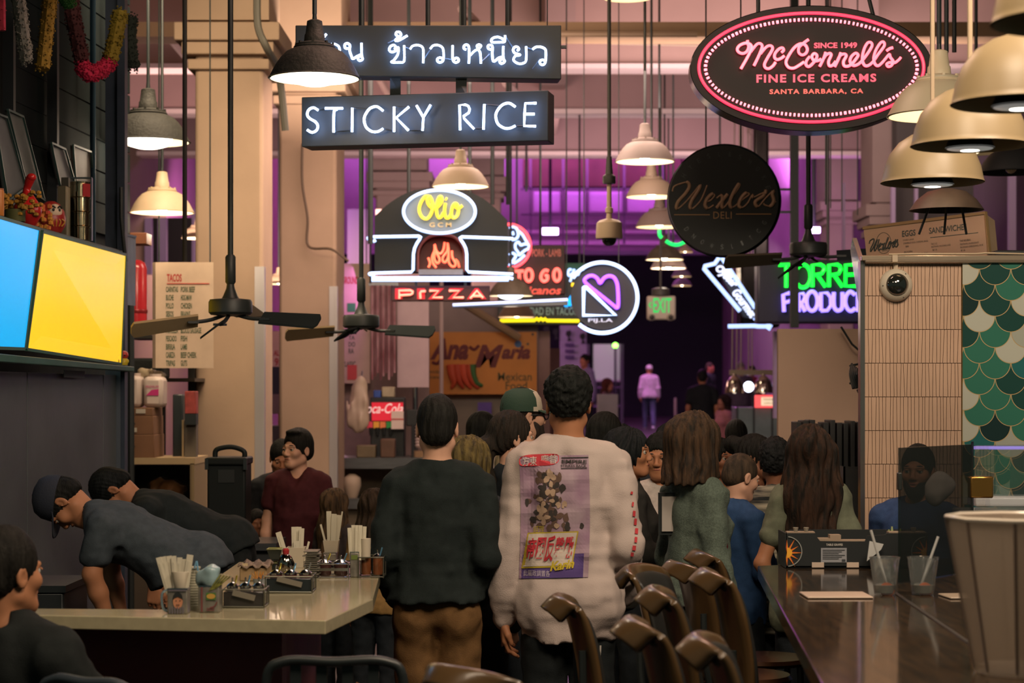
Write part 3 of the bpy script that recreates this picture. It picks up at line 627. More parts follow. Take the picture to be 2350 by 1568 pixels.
lamp('pale lamp with a black rim in front of the red oval sign', 2155, 266, 236, 9.0, M('#a39a80', .5), inner=M('#f0d8bd', .5), e=4, collar=M('#c0b193', .5))
lamp('lamp cut by the top edge of the picture', 1440, -6, 120, 15, M('#b8a890', .6), e=3)
lamp('dark green rimmed lamp half hidden behind the white domes', 2240, 352, 95, 13, M('#3d4a38', .5), e=0, es=2)
lamp('black cone lamp at the right edge below the white domes', 2320, 396, 150, 12, M('#1d1d20', .5), e=0, es=0, inner=M('#15161a', .6))
# white domes in a row over the right counter
DOME = M('#94805f', .42, noise=.06, nscale=5)
def dome(lab, px, rim, w, Y):
    R = w/2*Y/F; p = W(px, rim, Y); t = thing('dome_lamp', lab, 'lamp', p, group='cream dome lamps in a row')
    pr = [(R*1.02, -.01*R), (R, .02*R), (R*.985, .08*R), (R*.94, .3*R), (R*.84, .55*R), (R*.66, .78*R), (R*.42, .93*R), (R*.2, 1.0*R), (R*.1, 1.02*R)]
    MB().lathe(pr, p, 48, cap=False).obj('shade', DOME, t, 80)
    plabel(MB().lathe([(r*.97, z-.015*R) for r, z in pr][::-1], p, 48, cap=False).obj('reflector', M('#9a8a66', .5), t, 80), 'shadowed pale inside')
    plabel(MB().lathe([(.42*R, -.06*R), (.3*R, .28*R), (.12*R, .45*R), (.08*R, .9*R)], p, 30).obj('socket', M('#241f1a', .5), t, 60), 'black cone socket')
    plabel(MB().lathe([(.0, -.1*R), (.2*R, -.095*R), (.38*R, -.07*R), (.42*R, -.045*R), (.36*R, -.02*R), (0, -.02*R)], p, 30).obj('lens', M('#cfd0cc', .25, emit=.25), t, 60), 'pale glass lens')
    plabel(MB().lathe([(.15*R, -.09*R), (.16*R, -.1*R), (.0, -.115*R)], p, 20).obj('bulb', M('#fff6e8', .3, emit=6), t, 60), 'small bright bulb')
    MB().lathe([(.12*R, 1.0*R), (.1*R, 1.15*R), (.05*R, 1.2*R)], p, 16).rod(p+V((0, 0, 1.15*R)), V((p.x, p.y, CZ(p.y))), .008, 8).obj('stem', CREAM, t)
dome('farthest and lowest of the cream dome lamps, above the menu board', 2140, 418, 232, 7.08)
dome('second lowest cream dome lamp, overlapping the lowest one', 2226, 333, 266, 6.17)
dome('third cream dome lamp, cut by the right edge of the picture', 2342, 236, 312, 5.23)
dome('nearest cream dome lamp in the top right corner', 2476, 48, 392, 4.07)
t = thing('heat_lamp', 'dark brown metal heat lamp shade above the beige menu board', 'lamp', W(2172, 483, 9.4)); p = W(2172, 483, 9.4); R = .174
MB().lathe([(R, 0), (R*.97, .04*R), (R*.8, .28*R), (R*.52, .5*R), (R*.2, .58*R), (0, .6*R)], p, 36, cap=False).obj('shade', M('#40332a', .5, noise=.2, nscale=12), t, 60)
MB().lathe([(R*.2, .5*R), (R*.5, .42*R), (R*.78, .2*R), (R*.96, .0)], p, 36, cap=False).obj('reflector', M('#26291f', .6), t, 60)
m = MB()
for dx in (-.62, 0, .55): m.rod(p+V((dx*R*.75, 0, .1*R)), p+V((dx*R*1.1, .05, -.62*R)), .006, 8)
m.obj('bracket', BLK, t); MB().rod(p+V((0, 0, .1)), V((p.x, p.y, CZ(p.y))), .008, 8).obj('stem', BLK, t)
# ceiling fans
def fan(lab, px, py, Y, hw, blades, ztop=5.3):
    s = Y/F; p = W(px, py, Y); R = hw/2*s; t = thing('ceiling_fan', lab, 'fan', p)
    MB().lathe([(R*.35, -R*.42), (R*.9, -R*.36), (R, -R*.25), (R, R*.22), (R*.94, R*.34), (R*.4, R*.4), (R*.34, R*.5), (R*.2, R*.85), (R*.16, R*1.1)], p, 40).obj('motor', M('#1e2222', .45), t, 40)
    MB().rod(p+V((0, 0, R*.9)), V((p.x, p.y, CZ(p.y))), R*.13, 12).lathe([(R*.14, R*1.0), (R*.24, R*1.15), (R*.24, R*2.3), (R*.17, R*2.4)], p, 16).obj('downrod', M('#1b2020', .5), t, 40)
    for az, el, L, c in blades:
        a = D(az); d = V((math.cos(a), math.sin(a), math.sin(D(el)))).normalized(); w = V((-math.sin(a), math.cos(a), 0)); up = d.cross(w); w = (w*math.cos(.62)+up*math.sin(.62))
        o = p+V((0, 0, -R*.45)); b0, b1 = R*1.5, L; hw0, hw1 = R*.42, R*.52
        m = MB(); n = 6; pts = []
        for i in range(n+1): pts.append(o+d*(b0+(b1-b0)*i/n)-w*(hw0+(hw1-hw0)*i/n))
        pts += [o+d*(b1+hw1*.25)-w*hw1*.5, o+d*(b1+hw1*.25)+w*hw1*.5]
        for i in range(n, -1, -1): pts.append(o+d*(b0+(b1-b0)*i/n)+w*(hw0+(hw1-hw0)*i/n))
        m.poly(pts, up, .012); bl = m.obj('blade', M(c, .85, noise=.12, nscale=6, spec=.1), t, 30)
        m = MB().tube(catmull([o+V((0, 0, R*.2)), o+d*R*.9+V((0, 0, .0)), o+d*R*1.7], 4), R*.09, 8).box(o+d*R*1.75, (R*.5, R*.5, .012), a); m.obj('blade_iron', M('#232626', .5), bl)
    return t
fan('black ceiling fan in front of the first pillar', 529, 705, 11, 100, [(197, -9, .53, '#b59c78'), (-14, -4, .5, '#1c2122'), (262, -14, .42, '#1d2222'), (80, 6, .5, '#4a4032')])  # left blade painted tan to look lit
fan('smaller black ceiling fan in front of the second pillar', 829, 738, 13.5, 84, [(195, -5, .5, '#b59c78'), (-16, -3, .5, '#1c2122'), (255, -8, .4, '#1d2222'), (95, 6, .5, '#4a4032')])  # tan left blade again carries the light in its colour
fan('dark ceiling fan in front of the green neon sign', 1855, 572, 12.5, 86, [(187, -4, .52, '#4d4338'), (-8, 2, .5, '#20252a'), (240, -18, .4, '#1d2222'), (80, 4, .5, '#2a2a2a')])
# cameras
t = thing('security_camera', 'beige pendant dome security camera hanging in mid hall', 'camera', W(1398, 550, 14)); s = 14/F; p = W(1398, 550, 14)
MB().lathe([(30*s, 2*s), (31*s, 6*s), (29*s, 38*s), (22*s, 44*s), (7*s, 48*s), (6*s, 60*s), (9*s, 62*s), (9*s, 72*s), (6*s, 74*s), (5*s, 130*s)], p, 32).obj('housing', M('#b39c82', .5), t, 40)
MB().ball(p, (17*s, 17*s, 15*s), 20).obj('dome', M('#0c0d10', .06, spec=.8), t)
MB().lathe([(14*s, 128*s), (15*s, 131*s), (15*s, 145*s), (9*s, 150*s), (6*s, 190*s)], p, 20).rod(p+V((0, 0, 150*s)), V((p.x, p.y, CZ(p.y))), 4.5*s, 10).obj('mount', M('#37342f', .5), t, 40)
# hanging rods
def rod(px, y1, Y, r, lab, ztop=5.2):
    p = W(px, y1, Y); tag(MB().rod(p, V((p.x, p.y, CZ(p.y))), r, 8).obj('hanging_rod', BLK), lab, 'rod', 'thin black rods hanging from the ceiling')
rod(850, 560, 16, .022, 'black rod with a thick foot left of the arched oven sign')
rod(829, 170, 14.5, .02, 'black rod rising behind the left end of the upper white sign')
for x, Y, k in ((1130, 18, 'second'), (1165, 19.5, 'first')): rod(x, 470, Y, .018, k+' black rod left of the purple hall, above the oven sign arch')
rod(1208, 440, 27, .016, 'faint black rod in front of the purple upper hall at its left end')
for i, x in enumerate((1895, 1906, 1932, 1968)): rod(x, 470+i*8, 16+i, .006, 'thin wire below the red oval sign, %s from the left' % ('first', 'second', 'third', 'fourth')[i])
for i, x in enumerate((2140, 2172, 2190)): rod(x, 120, 11.5+i*.4, .014, 'dark rod at the upper right beyond the red oval sign, %s from the left' % ('first', 'second', 'third')[i])
# ---------------------------------------------------------------- neon signs and boards
WHT = M('#a4c4ff', .3, emit=17); WHT2 = M('#a8c8ff', .3, emit=2.3); REDN = M('#ff6a62', .3, emit=2.6, ecol='#ff4a58'); YELN = M('#ffd83a', .3, emit=1.6, ecol='#ffcf1c')
GRNN = M('#18ff3c', .3, emit=2.2, ecol='#10ff38'); VION = M('#9a86ff', .3, emit=2.4, ecol='#8f78ff'); PURN = M('#a25cff', .3, emit=2.6, ecol='#9448ff'); BLUN = M('#22b4ff', .3, emit=1.8, ecol='#1aa4ff'); FLAME = M('#ff7a50', .3, emit=2.2, ecol='#ff5340')
SIGNB = M('#1d2122', .5, noise=.1, nscale=4, spec=.3); PALE = M('#cfc3b4', .6)
def quad(pl, x0, y0, x1, y1, off=0): return [pl.at(x0, y0, off), pl.at(x1, y0, off), pl.at(x1, y1, off), pl.at(x0, y1, off)]
def ring(cx, cy, rx, ry, a0=0, a1=360, n=48):
    full = a1-a0 == 360; return [(cx+rx*math.cos(D(a0+(a1-a0)*i/n)), cy+ry*math.sin(D(a0+(a1-a0)*i/n))) for i in range(n if full else n+1)]
def disc(mb, pl, cx, cy, rx, ry, off, t, n=64, mi=0): return mb.poly([pl.at(x, y, off) for x, y in ring(cx, cy, rx, ry, n=n)], -pl.n, t, mi)
def ellp(cx, cy, rx, ry): return ring(cx, cy, rx, ry, n=20)+['c']
def supports(pl, pts, t, r=.004, d=.045):
    m = MB()
    for x, y in pts: m.rod(pl.at(x, y, 0), pl.at(x, y, d), r, 6)
    m.obj('tube_support', M('#6a7076', .4), t)
# upper white neon sign (Thai lettering)
pl = Plane((678, 55, 9.95), (1290, 65, 10.07), (678, 175, 9.95)); t = thing('neon_sign', 'upper black box sign with white neon Thai lettering behind the rusty lamp', 'sign', pl.at(980, 180))
MB().slab(quad(pl, 678, 58, 1288, 64)[:2]+[pl.at(1288, 182), pl.at(678, 172)], -pl.n, .14).obj('box', SIGNB, t, bevel=.004)
TH = [[(200, 205), (150, 195), (115, 215), (150, 240), (190, 255), (200, 320), (175, 345), (160, 325), (185, 315)], [(195, 165), (235, 138), (262, 106)], [(285, 225), (310, 193), (345, 198), (375, 230), (383, 340)],
 [(452, 233), (425, 228), (422, 198), (445, 188), (466, 205), (464, 250), (480, 300), (492, 322), (530, 300), (566, 285)], [(567, 185), (569, 290), (576, 325), (550, 338), (536, 318), (552, 298), (574, 310)],
 [(885, 125), (866, 112), (873, 90), (900, 92), (910, 115), (890, 135), (868, 152), (864, 164), (895, 160), (966, 120)],
 [(852, 238), (866, 224), (850, 203), (820, 214), (808, 244), (830, 263), (868, 250), (884, 222), (890, 240), (880, 290), (848, 335), (828, 352), (900, 353), (930, 350), (940, 320), (938, 205)],
 [(990, 238), (1010, 212), (1050, 203), (1090, 215), (1105, 250), (1103, 358)], [(1165, 235), (1190, 208), (1230, 203), (1268, 222), (1280, 260), (1279, 330), (1255, 353), (1230, 345), (1228, 322), (1250, 312), (1276, 322)],
 [(1360, 205), (1359, 290), (1363, 335), (1385, 354), (1408, 345), (1412, 328), (1395, 314), (1368, 328)],
 [(1478, 243), (1458, 232), (1460, 208), (1482, 200), (1499, 215), (1504, 280), (1500, 362)], [(1502, 305), (1545, 258), (1585, 235), (1606, 212), (1590, 199), (1572, 210), (1582, 238), (1600, 275), (1605, 362)],
 [(1695, 243), (1670, 232), (1668, 208), (1692, 203), (1706, 220), (1705, 290), (1716, 345), (1760, 315), (1795, 305)], [(1800, 212), (1800, 310), (1812, 345), (1785, 364), (1768, 345), (1786, 325), (1808, 332)], [(1700, 176), (1705, 146), (1750, 132), (1795, 150), (1811, 174), (1760, 178), 'c'], [(1813, 172), (1816, 118)],
 [(1920, 252), (1936, 238), (1925, 220), (1900, 220), (1886, 245), (1900, 272), (1948, 289), (1905, 298), (1890, 335), (1930, 363), (1975, 360), (1999, 330), (1999, 215)],
 [(2055, 240), (2085, 220), (2130, 220), (2165, 240), (2171, 280), (2166, 350), (2145, 375), (2122, 365), (2120, 342), (2145, 332), (2166, 345)]]
m = MB(); neon(m, pl, TH, 680, 50, 3.79, .035, .0058); m.obj('neon_lettering', WHT, t)
supports(pl, [(680+x/3.79, 50+y/3.79) for x, y in ((567, 230), (885, 150), (938, 280), (1104, 300), (1280, 290), (1360, 250), (1502, 330), (1604, 320), (1800, 260), (1998, 260), (2168, 300))], t, d=.035)
m = MB()
for a, b in (((935, 215), (985, 235)), ((1165, 240), (1110, 330)), ((1300, 320), (1345, 328)), ((1620, 340), (1680, 280)), ((1825, 130), (1880, 220)), ((2010, 225), (2055, 242)), ((2120, 320), (2055, 410)), ((795, 185), (870, 150))):
    m.rod(pl.at(680+a[0]/3.79, 50+a[1]/3.79, .03), pl.at(680+b[0]/3.79, 50+b[1]/3.79, .01), .003, 6)
m.obj('link_tube', M('#4d5a66', .3), t)
m = MB()
for x in (830, 982, 1065, 1165): p = pl.at(x, 62, -.07); m.rod(p, V((p.x, p.y, CZ(p.y))), .012 if x != 830 else .014, 8)
p = pl.at(1256, 65, -.07); m.rod(p, V((p.x, p.y, CZ(p.y))), .003, 6); m.obj('hanger', BLK, t); PB(1287, 104, 1300, 110, 10.1, .03).obj('bolt', BLK, t)
p2 = Plane((692, 223, 10.15), (1258, 207, 9.9), (692, 338, 10.15)); t = thing('neon_sign', 'lower tilted black box sign with white neon capital letters', 'sign', p2.at(980, 330))
MB().slab([p2.at(692, 223), p2.at(1258, 207), p2.at(1258, 323), p2.at(692, 337)], -p2.n, .17).obj('box', M('#33373a', .5, noise=.1, nscale=4, spec=.3), t, bevel=.004)
ST = [[(190, 770), (150, 748), (110, 765), (95, 805), (115, 840), (165, 870), (187, 905), (175, 945), (135, 962), (95, 940)], [(250, 753), (405, 753)], [(355, 762), (330, 778), (325, 860), (325, 962)], [(487, 750), (485, 958)],
 [(755, 775), (700, 738), (640, 755), (600, 810), (590, 860), (610, 920), (660, 955), (710, 955), (755, 930)], [(850, 740), (850, 957)], ['l', (980, 740), (868, 835), (975, 945)], [(1045, 728), (1105, 832)], ['l', (1168, 722), (1105, 832), (1098, 947)],
 ['l', (1425, 942), (1420, 725), (1470, 722), (1495, 732), (1508, 760), (1500, 792), (1455, 822), (1460, 842), (1545, 932)], [(1635, 718), (1628, 937)], [(1905, 740), (1850, 708), (1790, 725), (1745, 780), (1735, 830), (1755, 890), (1810, 925), (1860, 925), (1905, 905)],
 ['l', (2088, 708), (1992, 710), (1985, 800), (1983, 906), (2083, 909)], [(1988, 803), (2072, 803)]]
m = MB(); neon(m, p2, ST, 680, 50, 3.79, .05, .0062); m.obj('neon_lettering', WHT, t)
supports(p2, [(680+x/3.79, 50+y/3.79) for x, y in ((110, 765), (327, 900), (486, 800), (600, 815), (850, 800), (870, 836), (1100, 900), (1422, 800), (1632, 800), (1745, 790), (1985, 760), (1985, 880))], t, d=.05)
m = MB()
for a, b in (((195, 772), (250, 760)), ((340, 955), (480, 945)), ((500, 752), (640, 762)), ((760, 930), (840, 948)), ((860, 742), (975, 742)), ((980, 945), (1095, 945)), ((1545, 930), (1625, 930)), ((1645, 722), (1800, 735)), ((1905, 910), (1980, 908)), ((1120, 830), (1190, 730))):
    m.rod(p2.at(680+a[0]/3.79, 50+a[1]/3.79, .035), p2.at(680+b[0]/3.79, 50+b[1]/3.79, .035), .004, 6)
m.obj('link_tube', M('#1a1d20', .4), t)
for x0, x1 in ((895, 919), (1046, 1071)): m = MB(); m.slab([pl.at(x0, 174, -.05), pl.at(x1, 174, -.05), p2.at(x1, 220, -.05), p2.at(x0, 220, -.05)], (0, 1, 0), .03); m.obj('post', BLK, t)
# red oval sign
pl = Plane((1585, 150, 10.55), (2140, 150, 10.5), (1585, 300, 10.55)); t = thing('neon_sign', 'big oval black sign with red neon script and dashed red border', 'sign', pl.at(1860, 290))
cx, cy = 1862, 157; m = MB(); disc(m, pl, cx, cy, 277, 143, 0, .2, 96); b = m.obj('box', M('#201c1b', .5, spec=.2), t, 30)
m = MB(); m.tube([pl.at(x, y, -.1) for x, y in ring(cx, cy, 277, 143, n=96)], .1, 4, closed=True)
m2 = MB(); R0 = [pl.at(x, y, -.005) for x, y in ring(cx, cy, 278.5, 144.5, n=96)]; R1 = [p-pl.n*.19 for p in R0]
m2.add(R0+R1, [(i, (i+1) % 96, 96+(i+1) % 96, 96+i) for i in range(96)]); plabel(m2.obj('side_band', M('#6a6864', .25, metal=.8), b, 60), 'brushed metal edge band')
m = MB(); m.tube([pl.at(x, y, .012) for x, y in ring(cx, cy-2, 258, 125, n=110)], .0085, 6, closed=True); m.obj('outer_tube', M('#ff4a66', .3, emit=1.5, ecol='#ff3454'), t)
m = MB(); rr = ring(cx, cy-2, 243, 110, n=1080); dd = [0]
for i in range(1, 1081): a, c = rr[i-1], rr[i % 1080]; dd.append(dd[-1]+math.hypot(c[0]-a[0], c[1]-a[1]))
N = 118; seg = dd[-1]/N; dash = MB()
for k in range(N):
    pts = [rr[i % 1080] for i in range(1080) if seg*k+seg*.18 <= dd[i] <= seg*k+seg*.76]
    if len(pts) > 1: dash.tube([pl.at(x, y, .02) for x, y in (pts[0], pts[len(pts)//2], pts[-1])], .009, 6)
dash.obj('dashed_tube', M('#ffb0b8', .3, emit=2.6, ecol='#ff7a8c'), t)
MC = [[(295, 120), (300, 150), (310, 205), (285, 260), (235, 282), (185, 262), (172, 222), (205, 180), (270, 155), (330, 170), (345, 220), (300, 320), (215, 470)], [(335, 262), (410, 170), (458, 163), (475, 205), (430, 320), (375, 432)], [(455, 285), (530, 200), (585, 188), (602, 230), (545, 330), (505, 410), (515, 455), (560, 467), (610, 432), (640, 388)],
 [(712, 270), (740, 242), (725, 213), (680, 228), (635, 280), (628, 330), (660, 357), (710, 340), (748, 310)], [(1045, 110), (972, 163), (927, 210), (925, 270), (965, 300), (1010, 280), (1030, 230), (1000, 175), (940, 165), (870, 210), (800, 310), (768, 390), (798, 450), (860, 462), (920, 432), (990, 385)],
 [(1060, 318), (1020, 370), (1013, 420), (1050, 442), (1100, 400), (1142, 340), (1145, 300), (1112, 283), (1085, 320), (1110, 370), (1160, 370), (1200, 348)], [(1255, 265), (1230, 340), (1180, 442)], [(1205, 390), (1250, 310), (1300, 280), (1322, 300), (1290, 380), (1300, 432), (1340, 425), (1378, 378)],
 [(1440, 270), (1415, 340), (1365, 445)], [(1390, 390), (1430, 310), (1480, 288), (1507, 310), (1473, 380), (1482, 432), (1530, 437), (1580, 405), (1632, 340), (1652, 300), (1620, 278), (1570, 320), (1553, 380), (1590, 427), (1640, 420), (1692, 380), (1770, 280), (1822, 190), (1810, 148), (1768, 153), (1725, 230), (1703, 340), (1725, 420), (1770, 432), (1830, 388), (1900, 290), (1972, 190), (1965, 143), (1928, 150), (1870, 240), (1843, 340), (1860, 412), (1900, 432), (1952, 388), (2000, 330), (2035, 293), (2048, 330), (2082, 380), (2060, 430), (2020, 442), (2003, 412), (2040, 392), (2100, 395), (2150, 360), (2176, 328)], [(2000, 250), (2040, 222), (2080, 210)]]
m = MB(); neon(m, pl, MC, 1660, 70, 5.341, .03, .0078); m.obj('neon_lettering', M('#ff8478', .3, emit=5, ecol='#ff4c5c'), t)
supports(pl, [(1660+x/5.341, 70+y/5.341) for x, y in ((200, 185), (430, 320), (505, 410), (635, 280), (768, 390), (1230, 340), (1415, 340), (1703, 340), (1843, 340), (2040, 395))], t, d=.03)
m = MB(); txt(m, pl, 'SINCE 1949', 1868, 98, 1967, 111, bold=.03, dy=-1); txt(m, pl, 'FINE ICE CREAMS', 1736, 171, 2011, 190, bold=.03, sp=1.2, dy=-2); m.obj('lettering', M('#ff6a86', .4, emit=.75, ecol='#ff4468'), t, 0)
m = MB(); txt(m, pl, 'SANTA BARBARA, CA', 1766, 205, 1981, 218, bold=.03, sp=1.2, dy=-2); m.obj('lettering', M('#ff7a70', .4, emit=.55, ecol='#ff4f50'), t, 0)
m = MB()
for x in (1740, 2005): p = pl.at(x, 40, -.1); m.tube([p, p+V((-.03 if x > 1900 else 0, 0, .12)), V((p.x-.05*(x > 1900), p.y, 6.52))], .011, 8)
m.obj('hanger', BLK, t)
# round black sign
pl = flat(12.5); t = thing('round_sign', 'large round black sign with brown script lettering', 'sign', pl.at(1661, 585))
m = MB(); disc(m, pl, 1660.5, 460, 126.5, 126, 0, .14, 80); m.obj('disc', M('#0d1110', .5, spec=.3), t, 30)
m = MB(); m.tube([pl.at(x, y, -.07) for x, y in ring(1662, 461, 127, 126.5, n=80)], .012, 6, closed=True); m.obj('rim', M('#2a2f33', .15, metal=.9), t)
WX = [[(140, 660), (165, 592), (265, 550), (350, 538), (372, 600), (320, 690), (222, 800), (195, 885), (228, 892), (330, 800), (430, 680), (518, 575), (500, 640), (405, 790), (382, 880), (428, 892), (520, 800), (572, 700), (620, 575)], [(592, 800), (662, 788), (722, 720), (690, 698), (620, 762), (590, 850), (632, 895), (710, 850)], [(755, 755), (800, 718), (832, 745), (822, 850), (842, 890), (895, 838)], [(905, 698), (830, 790), (748, 892)],
 [(890, 842), (960, 745), (1062, 600), (1062, 556), (1000, 650), (940, 785), (942, 870), (992, 872), (1090, 790), (1202, 702), (1150, 688), (1082, 770), (1060, 860), (1110, 882), (1182, 820), (1240, 715), (1262, 742), (1385, 688), (1400, 720), (1290, 800), (1302, 862), (1345, 856), (1425, 760), (1532, 655), (1522, 700), (1542, 790), (1500, 862), (1422, 850), (1400, 822)], [(1502, 860), (1572, 798)], [(1437, 640), (1425, 690)]]
m = MB()
for st in WX:
    P = catmull([pl.at(1520+x/6.032, 330+y/6.032, .002) for x, y in st], 6); rs = []
    for i in range(len(P)):
        d = P[min(i+1, len(P)-1)]-P[max(i-1, 0)]; rs.append(.0045+.007*(1 if d.z < 0 else .1))
    m.tube(P, rs, 8)
m.obj('script_lettering', M('#8a7056', .6, noise=.2, nscale=40), t)
m = MB(); txt(m, pl, 'DELI', 1637, 486, 1679, 502, sp=1.1); m.slab(quad(pl, 1547, 492, 1629, 494, .002), pl.n, .002); m.slab(quad(pl, 1689, 490.5, 1770, 492.5, .002), pl.n, .002); m.obj('lettering', M('#86693f', .6), t, 0)
m = MB()
for i, (c, a) in enumerate([(c, -148+i*13.2) for i, c in enumerate('HYESL&SMOKE')]+[(c, 142-i*12.6) for i, c in enumerate('DNO*SLITCG')]):
    x, y = 1660+107*math.cos(D(a)), 460+107*math.sin(D(a)); v, f = text2d(c); k = D(a+90) if a < 0 else D(a-90); w = 4 if c in 'ILT' else 7
    m.add([pl.at(x+(p-.5)*w*math.cos(k)+(q-.5)*11*math.sin(k), y+(p-.5)*w*math.sin(k)-(q-.5)*11*math.cos(k), .003) for p, q, _ in v], f)
m.obj('ring_lettering', M('#39413f', .25), t, 0)
m = MB()
for x in (1620, 1700): p = pl.at(x, 345, -.07); m.rod(p, V((p.x, p.y, CZ(p.y))), .005, 6)
m.obj('hanger', BLK, t)
# oven shaped sign
pl = flat(17); Z = lambda x, y: (840+x/5.8075, 430+y/5.8075); t = thing('neon_sign', 'black arched oven sign with blue white neon outline and red flames', 'sign', pl.at(1010, 640))
arc = [(115, 385), (300, 220), (500, 95), (700, 30), (990, 0), (1250, 25), (1450, 90), (1650, 215), (1885, 440)]
P = [pl.at(*Z(x, y)) for x, y in [(115, 1125)]]+catmull([pl.at(*Z(x, y)) for x, y in arc], 5)+[pl.at(*Z(1885, 1125))]
hole = [(1310, 1125), (1310, 900), (1290, 800), (1240, 720), (1150, 655), (1000, 635), (860, 655), (770, 720), (715, 800), (692, 900), (692, 1125)]
P += [pl.at(*Z(x, y)) for x, y in hole]; MB().poly(P, -pl.n, .3).obj('panel', M('#0f100f', .7, noise=.1, spec=.2), t, 30)
m = MB(); m.tube(catmull([pl.at(*Z(x, y), .0) for x, y in hole], 4), .012, 6); plabel(m.obj('arch_rim', M('#55201f', .4), t), 'dark red rim of the oven mouth')
MB().slab(quad(pl, *Z(640, 600), *Z(1340, 1125), -.28), -pl.n, .02).obj('back_plate', M('#6a3f40', .35), t)  # plate tinted red to paint in the glow of the flames
MB().slab(quad(pl, *Z(700, 1095), *Z(1290, 1165), .02), -pl.n, .2).obj('hearth', M('#6e7078', .5, noise=.3), t)
m = MB(); neon(m, pl, [ring(978, 325, 478, 288)+['c'], [(130, 705), (95, 720), (40, 700), (25, 675), (60, 662)], ['l', (60, 662), (705, 652), (730, 662), (715, 692), (680, 745), (648, 810), (632, 890), (628, 1100), (605, 1130), (60, 1145)], [(60, 1145), (45, 1160), (120, 1172)],
 ['l', (1960, 686), (1275, 662), (1250, 675), (1262, 700), (1300, 755), (1330, 820), (1342, 890), (1342, 1095), (1365, 1130), (1960, 1158)], ['l', (75, 1210), (1900, 1205), (1960, 1222)], ['l', (75, 1238), (1900, 1236)]], 840, 430, 5.8075, .05, .0125); m.obj('outline_tube', WHT2, t)
m = MB(); disc(m, pl, *Z(978, 325), 82, 49, .005, .004); m.obj('oval_plate', M('#5d6f7a', .5), t)
OL = [[(865, 128), (790, 122), (728, 210), (708, 310), (748, 398), (812, 418), (862, 360), (892, 250), (862, 140), (828, 130), (815, 172), (842, 242), (905, 282), (965, 250), (1012, 180), (1000, 122), (968, 140), (943, 230), (940, 330), (965, 402), (1002, 392), (1032, 335)], [(1057, 212), (1045, 330), (1066, 402), (1106, 402), (1140, 345)], [(1192, 210), (1160, 240), (1140, 310), (1140, 370), (1166, 408), (1212, 380), (1232, 310), (1220, 240), (1192, 216), (1190, 255), (1216, 276), (1250, 270), (1284, 243)], [(1060, 150), (1078, 160)]]
m = MB(); neon(m, pl, OL, 840, 430, 5.8075, .04, .0125); m.obj('script_tube', YELN, t); m = MB(); txt(m, pl, 'G C M', *Z(845, 470), *Z(1138, 532), off=.012, bold=.02); m.obj('lettering', M('#b8a878', .5), t, 0)
FL = [[(832, 1068), (852, 1010), (828, 938)], [(935, 1072), (892, 1010), (880, 930), (912, 840), (914, 762), (940, 850), (990, 885), (1032, 830), (1048, 732)], [(925, 870), (908, 940), (932, 1002), (965, 1006), (980, 960), (945, 885), 'c'], [(1088, 740), (1080, 850), (1025, 930), (1025, 985), (1060, 997), (1092, 940), (1100, 850), (1088, 745)], [(1100, 900), (1105, 1000), (1142, 1052), (1182, 1052), (1192, 1010), (1150, 930), (1145, 845)], [(1190, 960), (1225, 1000), (1242, 1068)]]
m = MB(); neon(m, pl, FL, 840, 430, 5.8075, -.06, .010); m.obj('flame_tube', FLAME, t)
m = MB()
for x, y in ((938, 440), (1078, 440)): p = pl.at(x, y+15, -.15); m.rod(p, V((p.x, p.y, CZ(p.y))), .016, 8)
m.obj('hanger', BLK, t)
t2 = thing('neon_sign', 'small red neon pizza sign hanging under the oven sign', 'sign', pl.at(1010, 692))
MB().slab(quad(pl, 898, 656, 1124, 691, -.06), -pl.n, .12).obj('box', M('#3a1218', .5), t2, bevel=.005)
m = MB()
for c, a, b in (('P', 385, 640), ('I', 680, 785), ('Z', 825, 1040), ('Z', 1085, 1305), ('A', 1345, 1605)): txt(m, pl, c, *Z(a, 1345), *Z(b, 1492), off=-.057, bold=.06)
m.obj('letter_backing', M('#e0263f', .5), t2, 0)
m = MB(); neon(m, pl, [['l', (445, 1485), (440, 1378), (590, 1375), (622, 1392), (620, 1415), (590, 1432), (455, 1440)], ['l', (725, 1485), (722, 1405), (735, 1388), (795, 1386)], ['l', (845, 1380), (965, 1380), (890, 1470), (1022, 1470)], ['l', (1105, 1380), (1240, 1380), (1160, 1470), (1302, 1470)], ['l', (1390, 1482), (1478, 1378), (1560, 1475)], [(1425, 1450), (1530, 1450)]], 840, 430, 5.8075, -.03, .0105); m.obj('neon_lettering', M('#ffb09a', .3, emit=1.7, ecol='#ff8068'), t2)
m = MB()
for x in (955, 1068): m.box(pl.at(x, 648, -.12), (.022, .022, .1))
m.obj('hanger', BLK, t2)
# take-out sign with the round emblem
pl = flat(21); Z = lambda x, y: (1140+x/5.2265, 480+y/5.2265); t = thing('neon_sign', 'dark red take out sign with round red and white neon emblem', 'sign', pl.at(1230, 676))
MB().slab(quad(pl, 1150, 562, 1297, 676), -pl.n, .2).obj('box', M('#3a2226', .6), t, bevel=.01)
m = MB(); disc(m, pl, 1167, 565, 47, 47, .02, .2); m.obj('emblem_disc', M('#20262e', .5), t, 30)
m = MB(); neon(m, pl, [ring(1167, 565, 50, 50)+['c']], off=.06, r=.016); m.obj('emblem_ring', REDN, t)
m = MB(); neon(m, pl, [[(150, 232), (200, 212), (246, 250), (256, 320), (220, 362), (150, 368)], [(188, 268), (200, 312)], [(265, 265), (310, 310), (350, 380), (365, 405)], [(225, 420), (258, 395), (290, 432), (330, 420), (385, 428), (380, 470), (330, 500), (268, 552), (258, 520), (225, 472), 'c'], [(150, 552), (190, 528), (228, 560), (200, 612), (150, 680)], [(200, 652), (270, 612), (336, 550)]], 1140, 480, 5.2265, .06, .014); m.obj('emblem_figure', WHT2, t)
